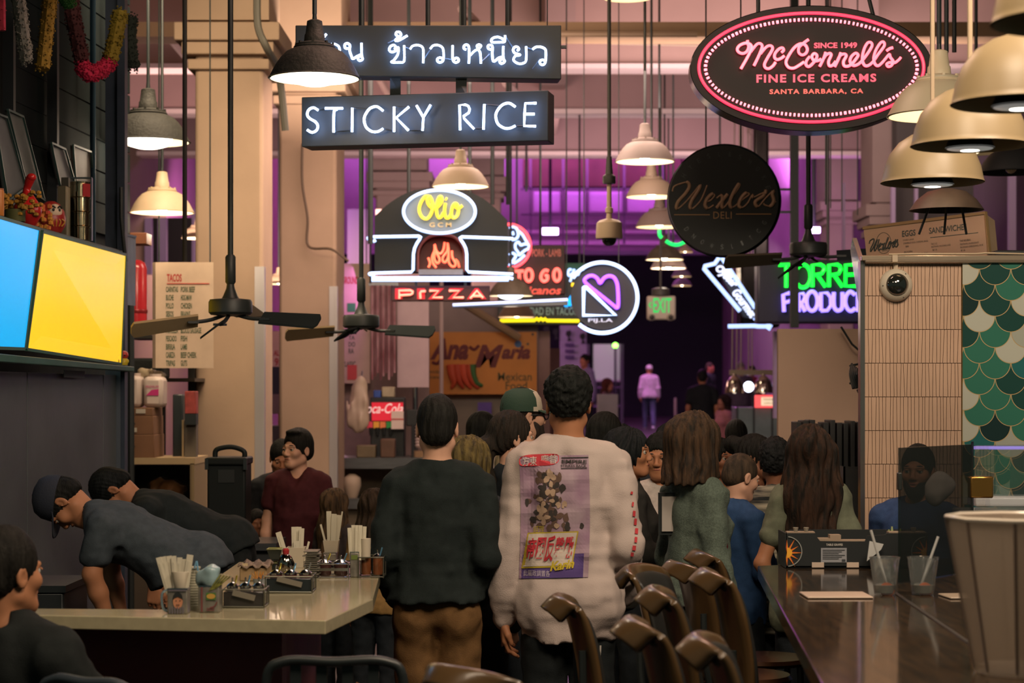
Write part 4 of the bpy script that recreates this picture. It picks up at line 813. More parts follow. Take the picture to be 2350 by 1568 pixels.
m = MB(); neon(m, pl, [[(215, 745), (325, 745)], [(270, 752), (270, 850)], ellp(385, 795, 42, 72), [(622, 745), (580, 735), (542, 772), (532, 830), (560, 866), (602, 850), (607, 800), (575, 800)], ellp(722, 792, 38, 72)], 1140, 480, 5.2265, .05, .018); m.obj('neon_lettering', M('#ff8a72', .3, emit=2.4, ecol='#ff5a52'), t)
m = MB(); txt(m, pl, 'PORK - LAMB', *Z(420, 480), *Z(772, 570), bold=.02); m.obj('lettering', M('#c06a5c', .5, emit=.1), t, 0); m = MB(); txt(m, pl, 'icanos', *Z(372, 930), *Z(775, 1025), bold=.03, italic=.25); m.obj('lettering', M('#f0604c', .4, emit=.5, ecol='#e84a40'), t, 0)
p = pl.at(1240, 570, -.1); MB().rod(p, V((p.x, p.y, CZ(p.y))), .012).obj('hanger', BLK, t)
# taco stall sign
pl = flat(25); t = thing('neon_sign', 'black taco stall sign with yellow neon line and blue script', 'sign', pl.at(1240, 745))
MB().slab(quad(pl, 1142, 612, 1335, 746), -pl.n, .2).obj('box', M('#1c2223', .5), t, bevel=.01)
MB().slab(quad(pl, 1290, 604, 1345, 618, .03), -pl.n, .2).obj('leaf_trim', M('#1f5a3f', .6), t)
m = MB(); neon(m, pl, [['l', (40, 1340), (455, 1335), (480, 1312), (505, 1335), (530, 1312), (555, 1335), (580, 1315), (600, 1338), (990, 1342)]], 1140, 480, 5.2265, .05, .022); m.obj('line_tube', M('#f2e02a', .3, emit=1.4, ecol='#f0dc18'), t)
m = MB(); neon(m, pl, [['l', (895, 905), (945, 912), (965, 940), (985, 960), (990, 1000)]], 1140, 480, 5.2265, .05, .024); m.obj('zigzag_tube', YELN, t)
m = MB(); neon(m, pl, [[(810, 1150), (850, 1150), (905, 1080), (905, 1040), (870, 1100), (880, 1150), (920, 1110), (970, 1075), (930, 1100), (920, 1150), (960, 1120), (975, 1075), (965, 1140), (992, 1110)]], 1140, 480, 5.2265, .05, .02); m.obj('script_tube', BLUN, t)
m = MB(); neon(m, pl, [[(900, 730), (870, 725), (855, 770), (870, 800), (905, 770)], [(930, 720), (880, 870)], [(910, 800), (945, 770), (940, 810)], [(960, 740), (975, 790), (1000, 730), (1045, 725)]], 1140, 480, 5.2265, .05, .014); m.obj('script_tube', WHT2, t)
m = MB(); txt(m, pl, 'DAD EN TACOS', *Z(400, 1178), *Z(962, 1272), bold=.01); m.obj('lettering', M('#7f9a90', .5, emit=.25), t, 0)
p = pl.at(1330, 612, -.1); MB().rod(p, V((p.x, p.y, CZ(p.y))), .012).obj('hanger', BLK, t)
pl = flat(18.5); t = thing('neon_tube', 'long slanted white neon tube on a steel rail under the pizza sign', 'sign', pl.at(1170, 700))
m = MB(); neon(m, pl, [[(1039, 700), (1303, 688)]], off=.03, r=.014); m.obj('tube', M('#c8d4ff', .3, emit=1.4), t); MB().slab([pl.at(1039, 702), pl.at(1303, 691), pl.at(1303, 700), pl.at(1039, 707)], (0, 1, 0), .12).obj('rail', STEEL, t)
p = pl.at(1300, 690, -.05); MB().rod(p, V((p.x, p.y, CZ(p.y))), .006).obj('hanger', BLK, t)
# round sign with heart slice
pl = flat(18.2); t = thing('neon_sign', 'round sign of white neon ring with a purple heart wedge and white triangle', 'sign', pl.at(1385, 765))
m = MB(); disc(m, pl, 1384, 683, 74, 74, 0, .06); m.obj('disc', M('#242329', .5), t, 30)
m = MB(); neon(m, pl, [ring(1382, 683.5, 81, 81, -146, 131, 60)], off=.03, r=.018); neon(m, pl, [['l', (1043, 938), (1040, 1275), (1425, 1275), (1070, 935), (1043, 938), 'c']], 1140, 480, 5.2265, .03, .017); m.obj('white_tube', M('#b4d0ff', .3, emit=2.2), t)
m = MB(); neon(m, pl, [[(1052, 860), (1090, 812), (1150, 800), (1205, 832), (1240, 888), (1285, 832), (1340, 805), (1402, 820), (1442, 890), (1455, 1000), (1457, 1150), (1440, 1185), (1400, 1155), (1250, 1035), (1110, 925), 'c']], 1140, 480, 5.2265, .03, .017); m.obj('heart_tube', PURN, t)
m = MB(); txt(m, pl, 'PIJ.LA', *Z(1097, 1312), *Z(1392, 1368), off=.004, bold=.02); m.obj('lettering', M('#cfd0e0', .4, emit=.5), t, 0)
m = MB()
for x in (1340, 1420): p = pl.at(x, 612, -.03); m.rod(p, V((p.x, p.y, CZ(p.y))), .005, 6)
m.obj('hanger', BLK, t)
# exit sign
pl = flat(24); t = thing('exit_sign', 'beige exit sign with green letters and two emergency lamps', 'sign', pl.at(1518, 738))
MB().slab(quad(pl, 1485, 679, 1551, 734), -pl.n, .12).obj('box', M('#d5c8b6', .5), t, bevel=.02)
m = MB(); txt(m, pl, 'EXIT', 1499, 684, 1541, 718, bold=.02); neon(m, pl, [['l', (1495, 694), (1489, 700), (1495, 707)]], off=.004, r=.008); m.obj('lettering', M('#17c05a', .4, emit=.8, ecol='#10d060'), t, 0)
for x in (1497, 1540): MB().slab(quad(pl, x-10, 720, x+8, 736, .03), -pl.n, .12).obj('lamp_head', M('#c9bcae', .4), t, bevel=.03); MB().ball(pl.at(x-1, 728, .04), .03, 12).obj('bulb', M('#4a4440', .2), t)
p = pl.at(1516, 679, -.06); MB().rod(p, V((p.x, p.y, CZ(p.y))), .014).lathe([(.11, 0), (.11, .08), (.05, .1)], p, 16).obj('hanger', M('#4a453f', .5), t)
t = thing('neon_arc', 'green neon arc glowing behind the lamps beside the round black sign', 'sign', W(1550, 560, 22)); pl = flat(22)
m = MB(); neon(m, pl, [[(1528, 553), (1540, 560), (1556, 562), (1572, 555)], [(1513, 527), (1514, 540), (1519, 546)]], off=0, r=.02); m.obj('tube', M('#20e070', .3, emit=1.5, ecol='#10e060'), t); p = W(1545, 560, 22); MB().rod(p, V((p.x, p.y, CZ(p.y))), .01).obj('hanger', BLK, t)
# slanted oyster sign
pl = flat(23); Z = lambda x, y: (1580+x/4.9, 540+y/4.9); t = thing('neon_sign', 'slanted white neon sign with script running down between two tubes', 'sign', pl.at(1690, 755))
m = MB(); neon(m, pl, [['l', (345, 250), (295, 320), (180, 348), (172, 372), (580, 855)], [(375, 252), (752, 820)], ['l', (445, 1025), (735, 1020), (780, 1026), (912, 1026)], ['l', (880, 998), (925, 1022), (895, 1062)], [(740, 928), (775, 955), (832, 958)]], 1580, 540, 4.9, .03, .024); m.obj('outline_tube', M('#a8c4ff', .3, emit=1.7), t)
m = MB()
for s_, a, b, hgt in (('Oyster', (275, 400), (490, 620), 118), ('Gourmet', (480, 650), (700, 945), 105), ('the', (385, 395), (470, 490), 60)):
    v, f = text2d(s_, .05, 1, .2); dx, dy = b[0]-a[0], b[1]-a[1]; L = math.hypot(dx, dy)
    m.add([pl.at(*Z(a[0]+p*dx+q*hgt*dy/L, a[1]+p*dy-q*hgt*dx/L), .04) for p, q, _ in v], f)
m.obj('script_lettering', M('#cfdcff', .3, emit=1.6), t, 0)
MB().poly([pl.at(*Z(x, y), -.02) for x, y in ((300, 330), (390, 300), (770, 830), (840, 960), (620, 920))], (0, 1, 0), .08).obj('panel', M('#20282f', .5), t)
p = pl.at(1652, 592, -.05); MB().rod(p, V((p.x, p.y, CZ(p.y))), .012).obj('hanger', BLK, t)
# green and violet produce sign
pl = flat(19.5); t = thing('neon_sign', 'dark glass sign with green neon capitals above violet neon capitals', 'sign', pl.at(1880, 750))
MB().slab(quad(pl, 1738, 596, 2010, 742), -pl.n, .25).obj('box', M('#201d33', .35), t, bevel=.02)
m = MB(); neon(m, pl, [['l', (1030, 352), (1028, 335), (1160, 330)], [(1100, 335), (1100, 588)], ellp(1288, 460, 85, 128), ['l', (1395, 582), (1395, 335), (1485, 330), (1520, 350), (1528, 385), (1500, 432), (1410, 450)], [(1450, 450), (1542, 582)], ['l', (1580, 582), (1580, 335), (1675, 330), (1705, 350), (1713, 385), (1690, 432), (1600, 450)], [(1640, 450), (1732, 582)], ['l', (1905, 330), (1768, 335), (1765, 572), (1912, 573)], [(1770, 446), (1895, 440)], [(2040, 345), (1990, 330), (1945, 350), (1945, 410), (2000, 450), (2030, 500), (2010, 570), (1940, 575), (1915, 530)]], 1580, 540, 4.9, .05, .0185); m.obj('green_lettering', GRNN, t)
m = MB(); neon(m, pl, [['l', (1075, 862), (1065, 672), (1135, 650), (1165, 672), (1165, 712), (1140, 742), (1075, 760)], ['l', (1240, 862), (1235, 660), (1290, 655), (1312, 690), (1290, 750), (1245, 757)], [(1262, 760), (1312, 858)], ellp(1390, 742, 62, 108), ['l', (1490, 850), (1490, 650), (1560, 650), (1600, 700), (1602, 790), (1562, 846), (1490, 850)], [(1635, 640), (1635, 790), (1670, 846), (1718, 832), (1731, 780), (1731, 640)], [(1872, 672), (1820, 635), (1775, 680), (1765, 760), (1790, 830), (1830, 852), (1876, 822)], ['l', (1990, 640), (1905, 650), (1905, 850), (1990, 850)], [(1910, 745), (1980, 745)]], 1580, 540, 4.9, .05, .0195); m.obj('violet_lettering', VION, t)
p = pl.at(1900, 600, -.1); MB().rod(p, V((p.x, p.y, CZ(p.y))), .014).obj('hanger', BLK, t)
pl = flat(21); MB_ = MB(); pbox(MB_, 1700, 600, 1790, 752, 24, .5); pbox(MB_, 1730, -10, 1765, 602, 24.1, .25); tag(MB_.obj('vent_hood', M('#2b2322', .2, metal=.7, noise=.4, nscale=8, stretch=(6, 1, .3)), bevel=.03), 'dark reflective metal hood between the slanted sign and the green neon sign', 'hood')
# orange food stall board
pl = flat(24); t = thing('stall_sign', 'orange yellow painted stall board with maroon script and chili peppers', 'sign', pl.at(1100, 905)); Z = lambda x, y: (800+x/3.1365, 420+y/3.1365)
MB().slab(quad(pl, 966, 762, 1232, 905), -pl.n, .1).obj('board', M('#b8742a', .6, noise=.14, nscale=3), t, smooth=0)
m = MB(); txt(m, pl, 'Ana', *Z(585, 1118), *Z(865, 1275), bold=.045, italic=.3); txt(m, pl, 'M', *Z(905, 1165), *Z(1115, 1330), bold=.045, italic=.35); txt(m, pl, 'aria', *Z(1100, 1170), *Z(1310, 1270), bold=.045, italic=.3); neon(m, pl, [[(600, 1290), (640, 1300), (680, 1250)], [(870, 1180), (905, 1200), (940, 1170)]], 800, 420, 3.1365, .0, .02); m.obj('script_lettering', M('#5e2026', .7), t)
for i, (x, c) in enumerate(((735, '#b04224'), (775, '#a8391f'), (820, '#b8442a'), (865, '#a83c22'), (885, '#2f5a2c'))):
    P = catmull([pl.at(*Z(x, 1310), .02), pl.at(*Z(x+8, 1380), .03), pl.at(*Z(x+25+i*3, 1440), .03), pl.at(*Z(x+45+i*9-40*(i == 0), 1480-20*(i == 4)), .02)], 5); n = len(P); plabel(MB().tube(P, [.052*(1-k/n)**.6+.004 for k in range(n)], 8).obj('chili', M(c, .5), t), 'green chili' if i == 4 else 'red chili')
m = MB(); txt(m, pl, 'Mexican', *Z(1075, 1365), *Z(1318, 1425), bold=.01); txt(m, pl, 'Food', *Z(1130, 1430), *Z(1285, 1490), bold=.01); txt(m, pl, 'mida', *Z(585, 1345), *Z(655, 1372), bold=.01); txt(m, pl, 'icana', *Z(585, 1385), *Z(655, 1410), bold=.01); m.obj('lettering', M('#4a4326', .7), t, 0)
m = MB(); disc(m, pl, *Z(1220, 1160), 8, 8, .01, .01); m.obj('flower', M('#3f5f8a', .7), t, 0); m = MB(); [disc(m, pl, *Z(x, y), 3, 3, .01, .01, 12) for x, y in ((1325, 1090), (1325, 1495), (1290, 1160))]; m.obj('bolt', M('#3a2c20', .5), t)
# taco price boards
def menu(pl, lab, x0, y0, x1, y1, rows, hd_, base='#b8a28c'):
    t = thing('menu_board', lab, 'sign', pl.at((x0+x1)/2, y1)); MB().slab(quad(pl, x0, y0, x1, y1), -pl.n, .04).obj('board', M(base, .6, noise=.12, nscale=6), t, smooth=0)
    m = MB()
    for x in (x0+8, x1-8): p = pl.at(x, y0+4, -.02); m.rod(p, V((p.x, p.y, 6.52)), .006, 6)
    m.obj('hanger', BLK, t); m = MB(); [txt(m, pl, *r, bold=.02) for r in rows]; m.v and m.obj('lettering', M('#27452a', .7), t, 0); m = MB(); [txt(m, pl, *r, bold=.03) for r in hd_]; m.obj('heading', M('#9a2420', .7), t, 0); return t
pl = Plane((360, 600, 14.2), (520, 605, 14.6), (356, 840, 14.2)); rows = []
for i, (a, b) in enumerate((('CARNITAS', 'PORK BEEF'), ('BUCHE', 'HOG MAW'), ('POLLO', 'CHICKEN'), ('SESOS', 'BRAINS'), ('CHICHARRON', 'SKIN'), ('MORCILLA', 'BLOOD SAUSAGE'), ('PESCADO', 'FISH'), ('BIRRIA', 'LAMB'), ('CABEZA', 'BEEF CHEEK'), ('TRIPAS', 'GUTS'))):
    y = 658+i*18.8; rows += [(a, 381, y, 381+min(len(a), 8)*3.45, y+13), (b, 415, y, 415+min(len(b), 13)*3.6, y+13)]
t = menu(pl, 'white menu board with red and green lettering behind the first pillar', 357, 602, 490, 845, rows, [('TACOS', 383, 629, 417, 647)])
MB().slab(quad(pl, 383, 650, 480, 652, .002), pl.n, .003).obj('underline', M('#b04a3c', .6), t)
pl = flat(21); menu(pl, 'pale menu board just right of the second pillar', 780, 605, 849, 880, [('TA', 800, 770, 814, 780), ('DO', 800, 785, 815, 796), ('RA', 800, 800, 812, 812), ('CLASSIC', 786, 830, 816, 842)], [('GROUND', 786, 635, 822, 652)])
MB().slab(quad(pl, 797, 696, 816, 716, .003), pl.n, .003).obj('green_label', M('#1f7a3a', .6), bpy.data.objects['menu_board.001'], 0); MB().slab(quad(pl, 797, 838, 819, 872, .003), pl.n, .003).obj('red_label', M('#b8403a', .6), bpy.data.objects['menu_board.001'], 0)
pl = flat(22); menu(pl, 'pale price board with red figures between the two pillars', 600, 760, 660, 842, [], [('AL', 628, 804, 641, 817), ('95', 630, 822, 648, 840)], '#c8a890')
# ---------------------------------------------------------------- left stall: wall, screens, cabinet
LW = Plane((0, 700, 9.7), (290, 700, 12.0), (0, 400, 9.7)); LN = LW.n   # runs back along the stall
TEAL = M('#0a1418', .85, noise=.2, nscale=6, spec=.15); BLUEP = M('#1d3a4c', .6, noise=.1, spec=.2); GREENW = M('#2c5a4c', .45, noise=.2, nscale=10)
def lq(x0, y0, x1, y1, x2, y2, x3, y3, off=0): return [LW.at(x0, y0, off), LW.at(x1, y1, off), LW.at(x2, y2, off), LW.at(x3, y3, off)]
a, b = LW.at(-60, 900, -.42), LW.at(290, 900, -.42)
w = struct(MB().slab([V((a.x, a.y, 0)), V((b.x, b.y, 0)), V((b.x, b.y, 4.6)), V((a.x, a.y, 4.6))], -LN, .12).obj('wall_left_stall', TEAL, smooth=0))
m = MB()
for k in range(9):   # dark shiplap boards
    z = 2.75+k*.2; m.slab([V((a.x, a.y, z)), V((b.x, b.y, z)), V((b.x, b.y, z+.185)), V((a.x, a.y, z+.2))], LN, .025)
m.obj('shiplap', TEAL, w, 0)
m = MB()
for x in (6, 108): p, q = LW.at(x, 260, -.38), LW.at(x, 60, -.38); m.slab([V((p.x, p.y, 2.4)), V((p.x, p.y+.05, 2.4)), V((p.x, p.y+.05, 4.5)), V((p.x, p.y, 4.5))], LN, .06)
m.obj('batten', M('#141a20', .6), w, 0)
struct(MB().box((-1.75, 7.6, 3.95), (2.1, 3.4, .08)).obj('shade_canopy', M('#20262a', .7), smooth=0))  # unseen canopy added to shade the garlands from the lights above
p = LW.at(281, 900); st = struct(MB().box((p.x, p.y, 2.25), (.045, .09, 4.5)).box((p.x-.06, p.y+.02, 2.25), (.08, .06, 4.5)).obj('corner_post', M('#2a3648', .5, noise=.2, nscale=10), smooth=0))
plabel(MB().box((p.x-.045, p.y-.055, .97), (.09, .01, 1.78)).obj('steel_cladding', M('#8e96a4', .28, metal=.9), st, smooth=0), 'shiny steel cladding')
for i, x in enumerate((213, 262)): p = LW.at(x, 300, -.3); tag(MB().rod((p.x, p.y, 1.95), (p.x, p.y, 4.6), .018, 10).obj('conduit', BLUEP), ('left' if not i else 'right')+' one of two vertical blue conduits above the yellow screen', 'conduit', 'blue conduits on the stall wall')
pipe([(278, 430, 11.75), (278, 500, 11.75), (284, 560, 11.78), (288, 600, 11.8)], .012, 'black cable hanging down the blue corner post', BLK, 'cable', 'cable')
# screens
def screen(lab, q, c, es, refl=None):
    P = [W(*p) for p in q]; n = (P[1]-P[0]).cross(P[3]-P[0]).normalized(); n = -n if n.y > 0 else n
    t = thing('screen', lab, 'screen', P[3]); cen = sum(P, V())/4; fr = [cen+(p-cen)*1.0+n*-.01 for p in P]
    MB().slab(fr, -n, .06).obj('casing', GREENW, t, bevel=.004)
    MB().slab([cen+(p-cen)*.985 for p in P], n, .004).obj('display', M(c, .25, emit=es), t, smooth=0)
    E_ = MB(); [E_.tube([P[i], P[(i+1) % 4]], .011, 4) for i in range(4)]; E_.obj('frame', GREENW, t, 0)
screen('glowing blank yellow menu screen on the left stall wall', [(97, 532, 10.1), (288, 585, 11.7), (277, 836, 11.6), (60, 802, 9.95)], '#f2c81e', .86)
screen('glowing blank sky blue menu screen at the left edge', [(-60, 482, 9.0), (89, 526, 10.05), (55, 801, 9.9), (-95, 796, 8.9)], '#00a8f0', .85)
shelf = MB().slab([W(-60, 806, 8.95), W(308, 842, 11.85), W(308, 853, 11.85), W(-60, 826, 8.95)], (-.4, .9, 0), .16).obj('shelf', GREENW, smooth=0, bevel=.004)
tag(shelf, 'weathered green wooden shelf board under the two bright screens', 'shelf')
ledge = MB().slab([W(-60, 478, 9.15), W(290, 578, 11.9), W(290, 588, 11.9), W(-60, 490, 9.15)], (-.4, .9, 0), .3).obj('ledge', M('#3d4c46', .5, noise=.2, nscale=10), smooth=0, bevel=.004)
tag(ledge, 'dark green ledge above the two bright screens carrying ornaments', 'shelf')
def led(px, off=.1):   # a point standing on the ledge
    y = 478+(px+60)*100/350; Y = 9.15+(px+60)*2.75/350; p = W(px, y, Y); return p+V((-.4, .9, 0))*off, Y/F
# ornaments
p, s = led(126); t = thing('daruma_doll', 'round red daruma doll with white face beside the steel tiffin carrier', 'doll', p); R = 33*s
m = MB().lathe([(.0, 0), (R*.7, 0), (R*.98, R*.5), (R, R), (R*.9, R*1.5), (R*.6, R*2), (R*.25, R*2.2), (0, R*2.22)], p, 28); m.obj('body', M('#8e1c18', .35), t)
fd = V((.55, -.8, .1)).normalized(); fr = V((-fd.y, fd.x, 0)).normalized(); fc = p+V((0, 0, R*1.35))+fd*R*.72; RF = Matrix((fr, -fd, V((0, 0, 1)))).transposed()
plabel(MB().ball(fc, (R*.52, R*.3, R*.55), 16, RF).obj('face', M('#c9b49a', .5), t), 'pale face')
m = MB(); [m.ball(fc+fr*k*R*.22+fd*R*.26+V((0, 0, R*.08)), (R*.1, R*.06, R*.12), 10, RF) for k in (-1, 1)]; [m.tube(catmull([fc+fr*k*R*.08+fd*R*.3+V((0, 0, R*.2)), fc+fr*k*R*.25+fd*R*.26+V((0, 0, R*.34)), fc+fr*k*R*.42+fd*R*.2+V((0, 0, R*.2))], 4), R*.06, 6) for k in (-1, 1)]; m.obj('eyes_and_brows', M('#15100e', .5), t)
m = MB(); [m.tube(catmull([p+V((0, 0, R*.3))+fd*R*.9+fr*k*R*.2, p+V((0, 0, R*.6))+fd*R*1.0+fr*k*R*.3, p+V((0, 0, R*.8))+fd*R*.95+fr*k*R*.2], 4), R*.05, 6) for k in (-2, -1, 0, 1, 2)]; m.obj('robe_stripe', M('#b8862a', .5), t)
p, s = led(72); t = thing('gourd_bird', 'shiny red gourd shaped bird ornament standing in the yellow flowers', 'ornament', p); R = 32*s; fx = V((.8, -.6, 0)).normalized(); z = V((0, 0, 1))
MB().tube(catmull([p, p+z*R*1.2, p+z*R*2.0, p+z*R*2.6-fx*R*.1, p+z*R*3.1+fx*R*.1, p+z*R*3.5+fx*R*.35], 6), [R*x for x in (.5, .6, .75, .85, .95, 1.0, 1.02, 1.0, .95, .85, .75, .65, .56, .48, .42, .38, .34, .31, .29, .28, .27, .27, .28, .3, .31, .32, .33, .33, .34, .33, .28)][:31], 16).obj('body', M('#b01414', .2), t)
MB().ball(p+z*R*3.5+fx*R*.4, (R*.36, R*.36, R*.3), 14).obj('head', M('#b01414', .2), t); MB().ball(p+z*R*1.1+fx*R*.75, (R*.5, R*.5, R*.55), 14).obj('wing', M('#a41818', .3), t)
random.seed(3)
p, s = led(40, .06); t = thing('flower_bunch', 'bunch of dried yellow flowers on the ledge below the red bird', 'flowers', p)
fl = MB(); pb = p+V((0, 0, .05))
for i in range(60): q = pb+V((random.uniform(-.11, .12), random.uniform(-.05, .07), random.uniform(-.02, .1)*(1-abs(i % 7-3)*.08))); fl.ball(q, (.016, .016, .012), 6)
fl.obj('blossoms', M('#a8781c', .8, noise=.4, nscale=60), t)['kind'] = 'stuff'; MB().tube([p, p+V((0, 0, .06))], .05, 10).obj('stems', M('#4a4a1e', .8), t)
p, s = led(98, .0); t = thing('pompon_garland', 'small bundle of red and yellow pompons between the flowers and the doll', 'ornament', p); m = MB()
for i in range(22): m.ball(p+V((random.uniform(-.03, .04), random.uniform(-.02, .02), random.uniform(.0, .12))), .016, 6)
m.obj('pompons', M('#b0242c', .8, noise=.5, nscale=30, c2='#b88a2a'), t)['kind'] = 'stuff'
p, s = led(192, .1); t = thing('tiffin_carrier', 'tall polished steel tiffin carrier of four stacked tins on the ledge', 'tin', p); R = 25*s; h = 33*s
for k in range(4): MB().lathe([(R*.93, k*h), (R, k*h+.004), (R, k*h+h*.86), (R*1.05, k*h+h*.88), (R*1.05, k*h+h*.96), (R*.96, k*h+h)], p, 28).obj('tin', M('#b9a988', .14, metal=1), t)
MB().lathe([(R*.97, 4*h), (R*.98, 4*h+.008), (R*.5, 4*h+.014), (0, 4*h+.015)], p, 28).obj('lid', M('#b9a988', .14, metal=1), t)
m = MB(); [m.box(p+V((k*R*1.08, 0, 2.2*h)), (.008, .03, 4.4*h)) for k in (-1, 1)]; m.box(p+V((0, 0, 4.4*h)), (2.2*R, .03, .008)); m.obj('carrying_frame', STEEL, t)
plabel(MB().box(p+V((R*.75, -R*.72, 3.5*h)), (R*.8, .003, h*.9), rz=.8).obj('label_sticker', M('#a8242a', .5), t), 'red and white sticker')
p, s = led(160, .16); t = thing('tin_box', 'tall narrow dull steel box behind the tiffin carrier', 'box', p); MB().box(p+V((0, 0, .14)), (.05, .1, .28)).obj('body', M('#6d6450', .4, metal=.6), t, bevel=.004); MB().box(p+V((.01, 0, .305)), (.04, .04, .05)).obj('spout', M('#4d4840', .4, metal=.6), t)
p, s = led(-4, .05); t = thing('orange_tin', 'orange tin at the left edge of the ledge', 'tin', p); MB().lathe([(.035, 0), (.036, .004), (.036, .12), (.033, .125)], p, 20).obj('body', M('#b06a1c', .4), t); MB().lathe([(.034, .124), (.034, .132), (0, .133)], p, 20).obj('lid', M('#8a4a14', .4), t)
for i, (q, lab) in enumerate((([(-14, 258), (16, 270), (60, 430), (18, 460)], 'broad grey board'), ([(18, 252), (53, 268), (102, 460), (64, 435)], 'narrow grey board with a green edge'), ([(118, 328), (150, 343), (172, 420), (138, 424)], 'small grey board'), ([(168, 333), (209, 349), (216, 440), (176, 445)], 'brownish framed board'))):
    t = thing('leaning_board', lab+' leaning on the dark wall, %s of four' % ('first', 'second', 'third', 'fourth')[i], 'board', LW.at(*q[3], -.3)); m = MB().slab([LW.at(*p, -.31) for p in q], -LN, .02); m.obj('panel', M(('#5f6466', '#565c5a', '#55585a', '#5c5450')[i], .6, noise=.15, nscale=9), t, smooth=0)
    m = MB(); [m.tube([LW.at(*q[j], -.3), LW.at(*q[(j+1) % 4], -.3)], .008, 4) for j in range(4)]; m.obj('frame', M('#27423f', .5), t, 0)
# small toys on the green shelf
for i, (px, c1, c2, lab) in enumerate(((266, '#c9a21e', '#5a7a1c', 'tiny yellow toy figure with a green cap at the end of the green shelf'), (288, '#c8b02a', '#b0302a', 'tiny yellow and red toy bag at the far end of the green shelf'))):
    p = W(px, 838, 11.5+i*.18)+V((-.02, .05, 0)); t = thing('toy_figure', lab, 'toy', p); s = 11.5/F
    MB().lathe([(0, 0), (9*s, 0), (11*s, 6*s), (9*s, 14*s), (6*s, 17*s)], p, 16).obj('body', M(c1, .4), t); MB().ball(p+V((0, 0, 22*s)), (11*s, 10*s, 9*s), 14).obj('head', M(c1 if not i else c2, .4), t)
    m = MB().lathe([(11.3*s, 23*s), (10*s, 29*s), (5*s, 33*s), (0, 34*s)], p, 16); m.obj('cap', M(c2, .4), t)
    m = MB(); [m.ball(p+V((k*4*s, -9*s, 23*s)), 2.4*s, 8) for k in (-1, 1)]; m.obj('eyes', M('#1a1512', .4), t); m = MB(); [m.ball(p+V((k*10*s, -3*s, 9*s)), (3*s, 3*s, 5*s), 8) for k in (-1, 1)]; m.obj('arms', M(c1, .4), t)
# steel cabinet below
a, b = LW.at(-60, 900, -.02), LW.at(284, 900, -.02)
t = thing('steel_cabinet', 'tall dull stainless steel cabinet below the bright screens', 'cabinet', (b.x, b.y, 0)); GS = M('#62686a', .45, metal=.35, noise=.25, nscale=2.5, bump=.05)
for f0, f1 in ((0, .30), (.305, .83), (.835, 1)):
    q0, q1 = a.lerp(b, f0), a.lerp(b, f1); MB().slab([V((q0.x, q0.y, .05)), V((q1.x, q1.y, .05)), V((q1.x, q1.y, 1.83)), V((q0.x, q0.y, 1.83))], -LN, .3).obj('panel', GS, t, smooth=0, bevel=.003)
q = LW.at(170, 862, 0); q2 = LW.at(194, 865, 0); plabel(MB().slab([LW.at(146, 850, 0), LW.at(193, 852, 0), LW.at(193, 868, 0), LW.at(146, 866, 0)], LN, .004).obj('note', M('#7f8588', .6), t, 0), 'small pale taped note')
# garlands
def garland(lab, segs, r):
    t = thing('garland', lab, 'garland', W(*segs[0][0][0])) if len(segs) > 1 else None
    for pts, c in segs:
        P = catmull([W(*p) for p in pts], 6); m = MB(); m.tube(P, r*.86, 8)
        for i in range(len(P)-1):
            for k in range(42):
                q = P[i].lerp(P[i+1], random.random()); d = V((random.gauss(0, 1), random.gauss(0, 1), random.gauss(0, 1))).normalized()*r*random.uniform(.84, 1.02); m.ball(q+d, r*.14, 5)
        o = m.obj('flower_strand' if t else 'garland', M(c, .85, noise=.35, nscale=40), t)
        if not t: tag(o, lab, 'garland')
garland('white and grey flower garland hanging at top left', [([(40, -20, 9.76), (50, 60, 9.82), (60, 138, 9.88)], '#7d7a70')], 0.039)
garland('yellow flower garland hanging beside the white one', [([(118, -20, 10.13), (110, 40, 10.13), (98, 158, 10.06)], '#8a6c18')], 0.041)
garland('red flower garland at the left edge', [([(2, -30, 9.39), (3, 70, 9.39)], '#a81f3a')], 0.025)
garland('looped flower garland of dark red, pink and yellow', [([(162, 0, 10.98), (172, 60, 10.98), (188, 140, 10.98)], '#4a1c20'), ([(188, 150, 10.98), (202, 168, 10.98), (225, 165, 11.04), (250, 145, 11.10)], '#c8204e'), ([(252, 140, 11.10), (264, 90, 11.16), (276, 30, 11.22)], '#8a7a1c')], 0.048)
garland('dark green leaf bunch hanging beside the corner post', [([(300, 40, 12.08), (298, 100, 12.08), (305, 155, 12.08)], '#232d24')], 0.046)
garland('small green sprig garland at the top edge', [([(140, -15, 10.49), (152, 8, 10.49), (165, 5, 10.49)], '#2f6a2a')], 0.029)
# things seen between the corner post and the first pillar
t = thing('poster', 'blue grey poster edge hung on the far side of the corner post', 'poster', W(300, 700, 12.3)); MB().slab([W(289, 540, 12.1), W(310, 545, 12.4), W(309, 702, 12.4), W(289, 700, 12.1)], (.3, .9, 0), .01).obj('sheet', M('#5d7086', .5, noise=.35, nscale=7), t, smooth=0)
MB().slab([W(288, 536, 12.08), W(311, 541, 12.38), W(311, 546, 12.38), W(288, 541, 12.08)], (.3, .9, 0), .012).obj('border', M('#2a4a66', .5), t, smooth=0)
p = W(313, 767, 15.25); s = 15.25/F; t = thing('red_lantern', 'glossy red cylinder cabinet tube behind the corner post', 'cylinder', p)
MB().lathe([(24*s, 0), (24*s, 150*s), (20*s, 163*s), (10*s, 170*s), (0, 171*s)], p, 28).obj('body', M('#a01a24', .2, noise=.1), t, 40); MB().lathe([(25*s, 48*s), (25.5*s, 50*s), (25.5*s, 54*s), (25*s, 56*s)], p, 28).obj('band', M('#7a1219', .3, metal=.3), t)
MB().lathe([(25.5*s, -.01), (25.5*s, .01)], p, 28).obj('base', M('#2d2520', .6), t)
